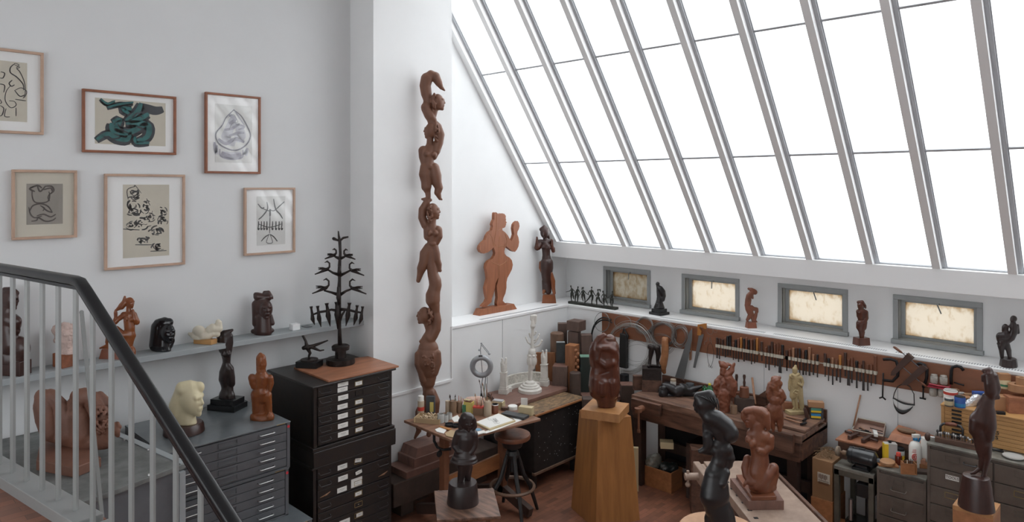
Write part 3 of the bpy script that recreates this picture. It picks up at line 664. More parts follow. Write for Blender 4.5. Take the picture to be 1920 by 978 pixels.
# ---- bench grinder table, filing cabinets, plan chest on the right
t = thing('steel_table', 'small green-grey steel table carrying the black grinder motor', 'table', (7.15, 2.2, 0))
y0_, y1_ = 2.03, 2.385
B(6.94, 7.45, y0_, y1_, .80, .832).build('top', 'worn_steel_top', t, bevel=.003)
MB().box(6.945, 6.95, y0_, y1_, .75, .81).box(6.95, 7.44, y1_-.01, y1_-.005, .75, .81).box(6.95, 7.44, y0_+.005, y0_+.01, .75, .81).build('apron', 'green_steel', t)
for xx in (6.945, 7.40):
    for yy in (y0_+.002, y1_-.047): MB().box(xx, xx+.045, yy, yy+.045, 0, .8).build('leg', 'green_steel', t, bevel=.002)
B(6.96, 7.43, y0_+.01, y1_-.01, .2, .22).build('lower_shelf', 'green_steel', t)
def file_cab(label, xf, y0, y1, z1, n, m, cols=1, tops='worn_steel_top'):
    t = thing('filing_cabinet', label, 'filing cabinet', ((xf+7.56)/2, (y0+y1)/2, 0))
    B(xf+.02, 7.56, y0, y1, .02, z1-.015).build('case', m, t, bevel=.002)
    B(xf-.004, 7.565, y0-.003, y1+.003, z1-.02, z1).build('top', tops, t, bevel=.004)
    MB().box(xf, xf+.03, y0, y0+.022, .02, z1-.02).box(xf, xf+.03, y1-.022, y1, .02, z1-.02).build('frame', m, t)
    wd = (y1-y0-.03)/cols; h = n[1]; ds = []
    for c_ in range(cols):
        for i in range(n[0]):
            zt_ = z1-.045-i*h; zb = zt_-h+.008
            if zb < .03: break
            a_ = y0+.015+c_*wd+.006; b_ = a_+wd-.012
            d = B(xf+.002, xf+.04, a_, b_, zb, zt_).build('drawer', m, t, bevel=.003); ds.append((d, a_, b_, zb, zt_))
    return t, ds
t, ds = file_cab('low brown-grey filing cabinet between grinder table and tall cabinet', 6.93, 1.60, 2.0, .925, (5, .192), 'brown_steel')
def label_holder(d, x, yc, zc, w_, h_, m, txt=None, sz=.02):
    f_ = MB(); e = .004
    for q in ((yc-w_/2, yc+w_/2, zc+h_/2-e, zc+h_/2), (yc-w_/2, yc+w_/2, zc-h_/2, zc-h_/2+e), (yc-w_/2, yc-w_/2+e, zc-h_/2, zc+h_/2), (yc+w_/2-e, yc+w_/2, zc-h_/2, zc+h_/2)): f_.box(x-.005, x+.002, *q)
    f_.build('label_holder', m, d)
    if txt:
        B(x-.002, x, yc-w_/2+e, yc+w_/2-e, zc-h_/2+e, zc+h_/2-e).build('label_card', 'card', d)
        text_mesh(d, txt, sz, face_mtx((x-.003, yc, zc), (0, -1, 0)), 'iron')
for d, a_, b_, zb, zt_ in ds:
    yc = (a_+b_)/2+.02
    label_holder(d, 6.932, yc, zt_-.05, .085, .045, 'brown_steel')
    hb = pull(MB(), (6.932, yc-.005, zt_-.105), (0, 1, 0), .12, .02, (-.03, 0, 0), .006); hb.build('handle', 'brown_steel', d, smooth=True)
t, ds = file_cab('wide tall steel cabinet with a TOOLS card on its top drawer, under plan chest', 6.90, .62, 1.585, 1.26, (8, .158), 'brown_steel', 2)
for i, (d, a_, b_, zb, zt_) in enumerate(ds):
    left = a_ > 1.0; yc = (a_+b_)/2+(.02 if left else 0); zc = (zb+zt_)/2+.01
    k = i % 8
    label_holder(d, 6.902, yc+.04, zc+.015, .11, .05, 'brass' if k == 1 else 'brown_steel', 'TOOLS' if (left and k == 0) else None, .03)
    hb = pull(MB(), (6.902, yc-.09, zc+.015), (0, 1, 0), .09, .01, (-.025, 0, 0), .005); hb.build('handle', 'dark_steel', d, smooth=True)
t = thing('plan_chest', 'honey coloured wooden plan chest of shallow drawers with black pulls', 'plan chest', (7.35, 1.05, 1.262))
cx0, cz0, cz1, cy1, cy0 = 7.16, 1.262, 1.552, 1.535, .62
MB().box(cx0+.012, 7.56, cy0, cy1, cz0, cz1-.012).box(cx0, cx0+.02, cy1-.025, cy1, cz0, cz1-.012).box(cx0, cx0+.02, cy0, cy0+.025, cz0, cz1-.012).build('case', 'plywood', t)
B(cx0-.006, 7.565, cy0-.004, cy1+.004, cz1-.014, cz1).build('top', 'plywood', t, bevel=.002)
for i in range(8):
    h = .034; zt_ = cz1-.017-i*h
    d = B(cx0+.002, cx0+.02, cy0+.027, cy1-.027, zt_-h+.003, zt_).build('drawer', 'plywood', t, bevel=.001)
    for yy in (cy1-.12, cy0+.14+.07): MB().obox((cx0-.004, yy, zt_-h*.5), (.014, .075, .015)).build('pull', 'iron', d, bevel=.003)
for s_, uu, vv in (('LS', 1868, 811), ('S', 1869, 820)):
    p = oX(uu, vv, cx0-.0005); text_mesh(t, s_, .042, face_mtx(p, (0, -1, 0)), 'iron', bold=True)
# ---------------------------------------------------------------- sculptures
def smat(name, col, rough, **k): return mat(name, col, rough, **k)
mat('totem_wood', (.19, .085, .05), .5, var=.3, scale=3, stretch=(4, 4, 1), bump=.1, col2=(.15, .062, .035))
mat('ledge_wood', (.31, .11, .05), .5, var=.25, scale=3.5, stretch=(9, 9, .8), bump=.08)
mat('ebony', (.030, .019, .018), .3, var=.25, scale=6)
mat('ebony_warm', (.05, .022, .018), .3, var=.35, scale=5, stretch=(3, 3, 1))
mat('mahogany', (.12, .038, .02), .24, var=.4, scale=3, stretch=(4, 4, 1), col2=(.06, .02, .014), bump=.03)
mat('red_wood', (.21, .07, .038), .42, var=.3, scale=5, bump=.1)
mat('amber_wood', (.25, .08, .025), .28, var=.4, scale=4, stretch=(3, 3, 1), col2=(.17, .045, .014))
mat('terracotta', (.19, .085, .055), .55, var=.3, scale=4, bump=.15, bscale=20)
mat('carved_brown', (.22, .08, .038), .35, var=.3, scale=5, col2=(.15, .05, .028))
mat('bronze', (.05, .052, .045), .35, var=.4, scale=30, metal=.7, bump=.3)
mat('dark_bronze', (.03, .022, .02), .42, var=.4, scale=25, metal=.5, bump=.5)
mat('black_stone', (.010, .010, .012), .16)
mat('black_base', (.012, .012, .013), .3)
mat('ivory_wax', (.72, .64, .42), .38, var=.06, scale=4)
mat('cream_stone', (.70, .64, .52), .45, var=.1, scale=7)
mat('pink_stone', (.62, .47, .42), .75, var=.25, scale=18, bump=.6, bscale=25)
mat('plaster', (.66, .63, .58), .65, var=.12, scale=14, bump=.25, bscale=40)
mat('tan_plaster', (.46, .36, .19), .6, var=.18, scale=12, bump=.15)
mat('rust_stone', (.30, .10, .045), .6, var=.5, scale=12, bump=.3)
mat('black_bronze', (.018, .016, .017), .33, var=.2, scale=8)
def sc(x0, y0, s, prims):
    out = []
    for p in prims:
        if p[0] == 'c': out.append(('c', [(x0+u/s, y0+v/s, r/s, d/s) for u, v, r, d in p[1]], p[2], p[3]))
        else: out.append(('e', (x0+p[1][0]/s, y0+p[1][1]/s, p[1][2]/s), tuple(q/s for q in p[2]), p[3], p[4]))
    return out
def curls(u, v, ru, rv, r, n, d=0, seed=1, a0=0, a1=6.28, rd=None):     # hair: small knobs over an ellipsoid
    rnd = random.Random(seed); o = []; rd = rd or min(ru, rv)
    for _ in range(n):
        a = rnd.uniform(a0, a1); b = rnd.uniform(-1.2, 1.2)
        o.append(el(u+ru*math.cos(a)*math.cos(b), v+rv*math.sin(a)*math.cos(b), r, r, r, d+rd*math.sin(b)))
    return o
def sculpture(nm, label, F_, prims, m, bodyname='figure', cat='sculpture', base=None, group=None, **k):
    t = thing(nm, label, cat, (F_.o.x, F_.o.y, k.get('zcut', F_.o.z) if k.get('zcut') else F_.o.z), group)
    F_.mesh(prims, bodyname, m, t, **k)
    if base:
        for bn, mb, bm_ in base: mb.build(bn, bm_, t, bevel=.003)
    return t
# ---- tall totem
P_ = sc(770, 120, 5.4375, [
    ch((205, 100, 36), (250, 130, 50), (285, 190, 38), (312, 238, 22), (345, 268, 9), f=1.1), ch((205, 110, 45), (165, 150, 62), (148, 220, 58), (160, 300, 56), (178, 370, 46)),
    ch((178, 380, 46), (160, 455, 52), (185, 520, 48), (215, 575, 42)), ch((150, 440, 45, -20), (210, 540, 34, -30), (235, 570, 30, -20)), *head(272, 388, 84, 90), *curls(250, 380, 40, 76, 8, 90, -48, 2, 1.6, 4.7, 26), ch((240, 470, 38), (225, 530, 38)),
    ch((215, 585, 42), (275, 640, 42), (300, 720, 46), (285, 800, 48), (255, 880, 48)), *head(208, 678, 80, -90), *curls(262, 700, 22, 90, 8, 70, -46, 3, rd=24), ch((200, 750, 34), (195, 830, 36))])
P_ += sc(770, 290, 5.4375, [
    ch((130, -40, 52), (128, 20, 45), (140, 75, 40)), ch((195, -70, 50), (180, -10, 62), (180, 60, 56), (182, 110, 56)), ch((255, -40, 45), (235, 20, 35)), el(165, -5, 30, 30, 30, -45), el(235, 0, 30, 30, 30, -40),
    ch((155, 130, 60), (150, 200, 66), (160, 270, 56), (160, 325, 52), (175, 385, 30), (180, 430, 26)), ch((235, 140, 60), (255, 215, 60), (265, 280, 52), (288, 335, 42), (275, 385, 36), (298, 445, 18), (318, 456, 9)),
    ch((118, 452, 12), (165, 455, 26), (203, 462, 16)), el(195, 125, 30, 24, 20, -45),
    ch((165, 480, 34), (120, 560, 40), (118, 640, 42), (150, 715, 44)), *head(225, 575, 82, 90), *curls(192, 600, 28, 90, 8, 80, -50, 4, rd=24), ch((222, 640, 40), (215, 710, 42)),
    ch((175, 755, 45), (180, 830, 48)), ch((215, 740, 50), (225, 800, 56), (218, 870, 50), (215, 930, 44)), ch((275, 770, 48), (285, 830, 42), (262, 890, 34)), el(190, 795, 28, 30, 28, -48), el(250, 795, 28, 30, 28, -48), el(222, 905, 36, 22, 20, -36)])
P_ += sc(770, 460, 5.4375, [
    ch((185, 20, 50), (152, 85, 60), (140, 165, 54), (112, 232, 48), (98, 285, 34), (78, 358, 22)), ch((240, 20, 45), (255, 85, 46), (262, 140, 42), (288, 190, 30), (290, 245, 24), (300, 255, 18)), ch((205, 60, 50), (210, 180, 50), (228, 300, 56), (248, 360, 64), (252, 405, 64), (240, 455, 64), (226, 510, 74), (226, 555, 74), (240, 610, 58), (252, 680, 46), (264, 770, 50), (256, 850, 52), (226, 910, 54), (190, 965, 56)),
    *head(142, 712, 86, -90), *curls(178, 715, 42, 80, 8, 90, -50, 5, -1.6, 1.6, 26), ch((170, 780, 42), (190, 850, 40), (190, 900, 40)), ch((185, 905, 45), (140, 945, 28), (100, 978, 12))])
P_ += sc(770, 620, 4.45, [
    ch((145, 60, 50), (110, 80, 22), (80, 88, 10)), ch((150, 60, 50), (142, 105, 60), (148, 150, 84), (146, 205, 100), (143, 262, 104), (147, 320, 90), (146, 380, 68), (142, 425, 62), (144, 470, 46), (146, 520, 44), f=.75),
    ch((60, 190, 26, -25), (62, 270, 30, -30), (90, 340, 30, -35), (105, 400, 32, -30)), ch((225, 180, 28, -25), (230, 260, 28, -30), (200, 340, 30, -30)), *[(p[0], *p[1:]) for p in head(140, 245, 50, -15)],
    ch((150, 520, 44), (125, 600, 50), (78, 680, 40), (68, 770, 32), (68, 830, 22), (35, 893, 10)), ch((170, 520, 46), (195, 590, 50), (190, 680, 46), (160, 780, 30), (155, 840, 20), (150, 865, 20))])
# push the inset face and braid to the front of the belly
for i, p in enumerate(P_):
    pass
F_ = Fig(802, 822, t=7.76)
P_ += sc(770, 620, 4.45, [('e', (140, 245, -62), (40, 52, 28), 0, False), ch((150, 215, 8, -92), (132, 245, 7, -96)), ch((120, 228, 6, -90), (135, 226, 6, -92)), ch((122, 262, 5, -88), (142, 260, 6, -92)), *curls(185, 260, 12, 85, 5, 50, -72, 7), *curls(140, 198, 40, 8, 5, 24, -72, 8)])
t = thing('totem_carving', 'towering slender brown wooden totem of stacked acrobat figures in front of the white column', 'sculpture', tuple(F_.o))
F_.mesh(P_, 'figures', 'totem_wood', t, k=1.8, h=.95, zcut=.675)
sb = MB()
def frus(mb, x0, x1, y0, y1, z0, z1, ins):
    return mb.add([(x0, y0, z0), (x1, y0, z0), (x1, y1, z0), (x0, y1, z0), (x0+ins, y0+ins*.6, z1), (x1-ins, y0+ins*.6, z1), (x1-ins, y1, z1), (x0+ins, y1, z1)], [(3, 2, 1, 0), (4, 5, 6, 7), (0, 1, 5, 4), (1, 2, 6, 5), (2, 3, 7, 6), (3, 0, 4, 7)])
frus(MB(), 4.66, 5.22, 5.905, 6.18, .585, .675, .04).build('top_block', 'slab_brown', t, bevel=.004)
B(4.63, 5.28, 5.89, 6.185, .49, .587).build('middle_block', 'slab_brown', t, bevel=.004)
B(4.50, 5.42, 5.86, 6.19, .42, .492).build('bottom_slab', 'slab_brown', t, bevel=.004)
def deep_(prims, k_, u0=1110):                              # follow the base's direction in depth
    out = []; DF = F_.D.x*FW[0]+F_.D.y*FW[1]; DR = F_.D.x*RT[0]+F_.D.y*RT[1]
    def q(u, v, r, d):
        d = d+(u-u0)*k_; f_ = 1+d*F_.s*DF/F_.t; return (960+(u-960)*f_-d*DR, 350+(v-350)*f_, r*f_, d)
    for p in prims:
        if p[0] == 'c': out.append(('c', [q(*w_) for w_ in p[1]], p[2], p[3]))
        else: u, v, r, d = q(p[1][0], p[1][1], 1, p[1][2]); out.append(('e', (u, v, d), p[2], p[3], p[4]))
    return out
# ---- flat standing woman on the back ledge
def fig_on(u, v, z, back=None): return Fig(u, v, z)
F_ = fig_on(928, 582, ZL); F_.t = 9.05; F_ = Fig(928, 574, t=9.14)
Q = sc(880, 390, 4.89, [
    ch((240, 60, 14), (245, 120, 22), (235, 170, 22), (225, 195, 14)), el(290, 110, 42, 58, 20), ch((300, 130, 26), (325, 140, 12), (338, 130, 5)), ch((320, 170, 8), (315, 150, 18)), ch((270, 65, 14), (320, 70, 14)), ch((280, 170, 26), (280, 215, 34)),
    ch((215, 235, 34), (280, 240, 42), (320, 250, 38)), ch((190, 240, 28), (160, 300, 38), (140, 350, 40), (130, 370, 38)), ch((140, 370, 38), (190, 340, 30), (215, 250, 25)), ch((330, 260, 30), (360, 320, 38), (400, 350, 42), (425, 320, 28), (425, 270, 22), (425, 235, 14)), ch((435, 215, 20), (432, 165, 24), (440, 130, 8)), ch((415, 380, 16), (420, 340, 30)), ch((412, 200, 6), (410, 160, 6)),
    ch((280, 290, 55), (278, 350, 46), (280, 410, 42)), ch((280, 410, 45), (270, 470, 70), (278, 500, 88)), ch((205, 510, 42), (200, 550, 45), (215, 620, 45), (210, 680, 36), (190, 740, 38), (180, 800, 28), (180, 850, 18)), ch((350, 510, 44), (350, 560, 44), (320, 620, 45), (300, 690, 36), (300, 750, 36), (285, 810, 26), (285, 850, 20)), ch((260, 560, 60), (280, 600, 30)),
    ch((185, 865, 16), (150, 890, 12), (122, 904, 7)), ch((280, 870, 20), (310, 882, 14), (345, 886, 6))])
Q = [(p[0], p[1], .0, p[3]) if False else p for p in Q]
def flatten(prims, D_):                                   # carved plank figure: everything within one board's thickness
    out = []
    for p in prims:
        if p[0] == 'c':
            r = max(q[2] for q in p[1]); out.append(('c', p[1], min(1.0, D_/max(r, .1)) if True else 1, p[3]))
        else: out.append(('e', p[1], (p[2][0], p[2][1], min(p[2][2], D_)), p[3], p[4]))
    return out
Q = deep_(flatten(Q, 3.4), 1.016, 928)
t = thing('plank_figure', 'flat cut-out reddish wooden woman with raised hand standing on the back ledge', 'sculpture', (F_.o.x, F_.o.y, ZL))
OL = [(232, 60), (234, 45), (243, 38), (254, 44), (262, 58), (278, 54), (300, 48), (322, 54), (334, 72), (332, 92), (336, 105), (333, 118), (343, 132), (335, 139), (337, 150), (333, 158), (329, 172), (318, 180), (303, 182), (302, 203), (328, 222), (352, 250), (372, 285), (388, 305), (405, 268), (413, 240), (409, 215), (405, 185), (411, 150), (425, 130), (443, 118), (456, 138), (460, 165), (453, 192), (441, 215), (438, 240), (450, 270), (456, 310), (450, 350), (435, 380), (418, 400), (395, 392), (365, 370), (338, 346), (328, 365), (320, 395), (324, 418), (340, 438), (370, 455), (390, 480), (398, 520), (390, 560), (370, 600), (348, 640), (340, 680), (340, 730), (330, 780), (312, 820), (306, 850), (325, 868), (348, 884), (345, 893), (256, 893), (253, 870), (262, 820), (257, 770), (253, 710), (264, 665), (270, 632), (258, 650), (240, 690), (233, 740), (220, 790), (205, 830), (203, 857), (190, 872), (168, 890), (158, 905), (115, 905), (125, 890), (152, 862), (165, 830), (155, 780), (150, 730), (160, 690), (172, 650), (165, 590), (155, 545), (160, 510), (180, 485), (213, 465), (234, 437), (240, 410), (234, 382), (222, 357), (205, 377), (170, 405), (132, 415), (106, 402), (93, 372), (100, 345), (122, 318), (150, 292), (163, 252), (183, 222), (211, 202), (213, 188), (218, 168), (212, 148), (220, 125), (230, 105)]
pp = [oY(880+x/4.89, 390+y/4.89, 6.485) for x, y in OL]; pp = [Vector((p.x, p.y, max(p.z, ZL+.072))) for p in pp]; n = len(pp)
MB().add(pp+[p+Vector((0, .05, 0)) for p in pp], [tuple(range(n)), tuple(range(2*n-1, n-1, -1))]+[(i, (i+1) % n, (i+1) % n+n, i+n) for i in range(n)]).build('figure_board', 'ledge_wood', t, bevel=.006)
lc = MB()
def lines(F_, x0, y0, s, segs, d, r):
    mb = MB()
    for sg in segs: mb.tube([oY(x0+x/s, y0+y/s, 6.4855) for x, y in sg], r, 6)
    return mb
lines(F_, 880, 390, 4.89, [[(200, 490), (240, 510), (275, 525), (310, 510), (345, 480)], [(230, 320), (245, 350), (275, 350), (300, 345), (325, 350), (330, 320)], [(275, 260), (272, 350), (272, 500)], [(250, 60), (248, 190), (222, 340)], [(300, 182), (262, 205)], [(330, 240), (345, 300), (338, 345)], [(272, 525), (272, 630)], [(185, 230), (205, 260), (222, 345)], [(312, 100), (322, 98), (330, 102)]], -3.6, .0035).build('carved_lines', 'orange_wood', t)
MB().prism([(-.33, 0), (.37, 0), (.31, .078), (-.27, .078)], Vector((F_.o.x, 6.44, ZL)), (1, 0, 0), (0, 0, 1), (0, .13, 0)).build('plinth', 'ledge_wood', t, bevel=.003)
# ---- dark lady with two-tone dress
F_ = Fig(1029, 551, t=9.9)
K1 = lambda pr: sc(990, 415, 6.11, pr)
dress = K1([el(190, 125, 50, 68, 48), ch((150, 90, 22), (185, 70, 26), (210, 90, 26)), el(187, 55, 8, 16, 8), ch((225, 110, 22, 10), (232, 160, 18, 12), (238, 190, 12, 10)), ch((195, 170, 24), (200, 220, 26)), ch((150, 225, 22), (200, 250, 40), (255, 225, 22)), el(180, 295, 30, 30, 30, -26), el(235, 295, 32, 32, 30, -26), ch((205, 280, 52), (208, 350, 46), (210, 400, 46)), ch((212, 420, 52), (215, 480, 74), (215, 530, 74), (215, 600, 64), (215, 680, 52)), ch((200, 690, 42), (190, 790, 28)), ch((225, 690, 46), (235, 800, 34)),
    ch((130, 225, 20), (150, 270, 24)), ch((175, 130, 7, -46), (172, 155, 9, -50)), ch((165, 172, 5, -44), (182, 174, 6, -46))])
arm = K1([ch((150, 240, 20), (115, 290, 38, -10), (105, 300, 32, -20), (105, 240, 20, -24), (103, 180, 10, -24)), ch((255, 260, 16), (285, 310, 26, -10), (290, 335, 22, -16), (275, 270, 16, -26), (275, 215, 14, -26), (270, 205, 8, -26)), ])
legs = K1([ch((145, 470, 18), (142, 530, 17), (152, 580, 8)), ch((265, 590, 20, -28), (285, 680, 28, -18), (290, 760, 22, -20), (300, 815, 18, -28), (295, 830, 14, -36)), ch((185, 790, 20, -16), (178, 815, 14, -24))])
t = sculpture('draped_lady', 'slim dark wooden lady in a two-tone dress on orange block, ledge corner', F_, dress, 'ebony_warm', 'dress_and_head', k=1.3, h=.45, zcut=ZL+.117)
F_.mesh(arm, 'arms', 'mahogany', t, k=1, h=.4); F_.mesh(legs, 'orange_legs', 'amber_wood', t, k=1, h=.4, zcut=ZL+.117)
zb = ZL
MB().prism([(-.098, 0), (.105, 0), (.09, .118), (-.085, .118)], Vector((F_.o.x, F_.o.y, zb))-F_.D*.07, tuple(F_.R), (0, 0, 1), tuple(F_.D*.14)).build('block_base', 'amber_wood', t, bevel=.004)
# ---- row of seven bronze dancers
A_ = Vector((7.625, 6.06, ZL)); Bp = Vector((7.66, 5.33, ZL))
A_ = oZ(1066, 568.5, ZL); Bp = oZ(1154, 581, ZL)
F_ = Fig(1110, 575, t=(A_.x*FW[0]+A_.y*FW[1]+Bp.x*FW[0]+Bp.y*FW[1])/2)
dn = (Bp-A_).normalized(); F_.R = Vector((RT[0], RT[1], 0))
KD = lambda pr: sc(1060, 525, 16.3, pr)
def dz_(x): return (x-815)/16.3*0
D_ = []
for (hx_, hy, parts) in [
    (168, 185, [[(180, 230, 16), (200, 320, 34), (205, 400, 30)], [(190, 270, 16), (130, 330, 12), (20, 360, 8)], [(215, 265, 16), (265, 320, 14), (300, 350, 10)], [(185, 400, 32), (180, 500, 26), (185, 560, 18), (195, 630, 14)], [(225, 410, 30), (245, 500, 22), (260, 580, 12)]]),
    (385, 215, [[(380, 260, 16), (360, 330, 38), (350, 400, 36)], [(340, 300, 16), (320, 370, 12), (250, 390, 9)], [(400, 300, 18), (430, 350, 14), (420, 390, 10)], [(330, 420, 34), (310, 480, 26), (305, 560, 18), (300, 640, 14)], [(375, 420, 34), (385, 500, 26), (375, 580, 20), (372, 655, 15)]]),
    (545, 235, [[(545, 290, 14), (545, 350, 38), (545, 420, 36)], [(510, 330, 15), (480, 390, 12), (415, 480, 9)], [(580, 330, 15), (625, 400, 12), (700, 445, 10)], [(520, 440, 34), (510, 520, 24), (525, 570, 16), (545, 640, 12)], [(570, 440, 36), (585, 530, 26), (600, 600, 18), (598, 700, 14)], [(515, 230, 18), (505, 290, 12)]]),
    (805, 225, [[(800, 280, 15), (795, 350, 40), (800, 420, 32)], [(750, 320, 16), (700, 400, 12), (705, 445, 12)], [(840, 320, 16), (870, 400, 13), (940, 485, 10)], [(770, 470, 34), (720, 550, 22), (640, 640, 16), (600, 670, 12)], [(830, 470, 36), (830, 550, 30), (810, 630, 20), (805, 720, 16), (840, 738, 8)]]),
    (995, 300, [[(1000, 350, 14), (1005, 420, 32), (1000, 480, 26)], [(975, 400, 12), (940, 490, 10)], [(1030, 400, 14), (1050, 460, 12), (1000, 500, 10)], [(970, 540, 34), (950, 620, 26), (960, 700, 18), (960, 755, 14)], [(1020, 540, 34), (1060, 630, 26), (1110, 690, 18), (1150, 715, 12)], [(1020, 290, 16), (1060, 290, 22), (1075, 340, 14)]]),
    (1150, 350, [[(1160, 400, 15), (1185, 460, 34), (1190, 530, 30)], [(1140, 440, 14), (1100, 500, 11), (1115, 560, 9)], [(1215, 440, 15), (1255, 490, 12), (1270, 520, 9)], [(1170, 560, 34), (1175, 640, 26), (1180, 720, 18), (1185, 790, 14)], [(1210, 560, 34), (1250, 630, 24), (1275, 700, 16), (1295, 745, 11)]]),
    (1440, 360, [[(1440, 410, 14), (1430, 460, 34), (1415, 530, 34)], [(1410, 450, 14), (1350, 500, 11), (1285, 550, 9)], [(1460, 450, 14), (1500, 500, 10), (1560, 520, 8)], [(1390, 570, 34), (1385, 660, 26), (1400, 770, 14)], [(1440, 570, 36), (1455, 660, 28), (1440, 740, 18), (1440, 810, 14)]])]:
    D_.append(el(hx_, hy, 24, 32, 24))
    for q in parts: D_.append(ch(*q))
D_ = KD(D_)
dd_ = Bp-A_; kk_ = dd_.dot(F_.D)/dd_.dot(F_.R)
t = thing('dancer_group', 'bronze row of seven small dancing figures hand in hand on one long base', 'sculpture', tuple((A_+Bp)/2))
F_.mesh(deep_(D_, kk_), 'dancers', 'bronze', t, k=.8, h=.4, zcut=ZL+.03)
nrm_ = Vector((-dn.y, dn.x, 0))
MB().beam(A_+Vector((0, 0, .017))+nrm_*.03, Bp+Vector((0, 0, .017))+nrm_*.03, .09, .034, (0, 0, 1)).build('base', 'bronze', t, bevel=.004)
# ---- headless torso on the oak pedestal
F_ = Fig(1133, 761, t=7.37)
P_ = sc(1090, 610, 5.755, [ch((230, 170, 70), (190, 260, 100), (186, 350, 100), (196, 440, 94), (188, 540, 102), (180, 640, 103), (184, 700, 98), f=1), ch((310, 160, 66), (304, 240, 104), (308, 340, 106), (308, 440, 102), (314, 560, 104), (314, 680, 106), (306, 760, 92), f=1), ch((225, 700, 90), (250, 800, 86), (258, 880, 76)), ch((290, 700, 100), (295, 800, 82), (292, 880, 74)), ch((250, 240, 110), (250, 660, 112), f=.9),
    ch((195, 220, 30, -88), (300, 225, 34, -92), (350, 260, 40, -70), (372, 340, 34, -30)), ch((150, 200, 40, -20), (120, 300, 34, -20), (125, 400, 34, -20)), ch((200, 360, 34, -84), (260, 400, 42, -90), (330, 380, 44, -80)), ch((170, 560, 60, -60), (160, 660, 60, -60)), ch((235, 600, 60, -78), (230, 690, 56, -80)), ch((330, 600, 56, -66), (335, 720, 52, -62)), ch((300, 560, 7, -118), (318, 750, 7, -112), neg=True), ch((200, 500, 12, -108), (290, 470, 12, -112), neg=True),
    ch((128, 225, 15, -50), (150, 160, 18, -56), (185, 110, 18, -50), (240, 88, 17, -30)), ch((135, 250, 13, -60), (170, 170, 16, -66), (220, 120, 16, -50), (262, 100, 14, -30)), ch((150, 200, 30, -20), (200, 120, 30, -10), (245, 110, 24)), ch((205, 215, 9, -118), (190, 340, 8, -112))])
t = sculpture('torso_carving', 'glossy brown headless wooden torso on the oak block and pedestal', F_, P_, 'mahogany', k=3.2, h=1.0, zcut=1.17)
MB().lathe([(.03, 0), (.052, .004), (.05, .012), (.02, .014)], F_.w(1090+312/5.755, 610+138/5.755, -2), 24, 1.25, .9).build('cut_neck_face', 'ring_wood', t, smooth='auto')
# ---- black acrobat pair in the foreground
F_ = Fig(1350, 996, t=4.55)
P_ = sc(1290, 720, 3.79, [el(115, 130, 62, 62, 58, 0, 20), ch((150, 100, 45), (165, 130, 46), (140, 160, 40)), ch((75, 90, 35), (150, 80, 40)), ch((50, 130, 12), (40, 150, 7)), ch((55, 165, 10), (48, 178, 8)), ch((70, 185, 14), (62, 195, 8)), ch((120, 190, 50), (150, 230, 52)),
    ch((160, 230, 58), (210, 250, 60), (270, 300, 62), f=1.1), el(305, 345, 56, 66, 52, -20), el(290, 360, 50, 55, 50, 35), ch((170, 290, 45), (215, 330, 52), (240, 390, 40), (215, 420, 36)), ch((130, 290, 30), (135, 350, 32), (135, 400, 30, -20)), ch((140, 360, 32, -30), (150, 410, 32, -30), (130, 450, 28, -25), (90, 470, 18, -20), (80, 465, 12, -20)), ch((120, 480, 16, -10), (165, 470, 26, -20)),
    ch((210, 430, 42), (260, 460, 52), (280, 470, 42)), ch((250, 500, 40), (290, 520, 36), (290, 570, 30), (270, 600, 18)), ch((310, 500, 16), (320, 530, 16)), ch((215, 470, 45), (225, 540, 50)),
    ch((215, 560, 55), (195, 640, 78), (190, 740, 100), (190, 790, 106), (200, 850, 90), (215, 900, 88), f=.9), ch((170, 780, 70, -30), (175, 870, 50, -30)), ch((225, 880, 80), (240, 960, 88), (235, 1040, 84), (235, 1046, 70)), ch((285, 930, 45), (300, 1000, 45), (290, 1046, 40)), ch((160, 950, 45), (165, 1046, 45)), ch((250, 680, 25, -60), (270, 620, 30, -30))])
P_ += sc(1290, 720, 3.79, [ch(*[(70+14*i+8*j, 62+10*j+3*i, 5, -40+6*j), (150+12*i, 95+10*j+8*i, 6, -50)]) for i in range(0) for j in range(2)])
t = sculpture('acrobats_carving', 'large glossy black wooden carving of acrobats in the foreground', F_, P_, 'black_bronze', k=4.5, h=1.5, zcut=1.23)
hb_ = MB(); q = F_
for i in range(7): hb_.tube([q.w(1290+(75+22*i)/3.79, 720+(70+i*3)/3.79, -11), q.w(1290+(110+18*i)/3.79, 720+(78+i*9)/3.79, -14), q.w(1290+(140+13*i)/3.79, 720+(105+i*12)/3.79, -11+i)], .0045, 6)
hb_.build('hair_strands', 'black_bronze', t, smooth=True)
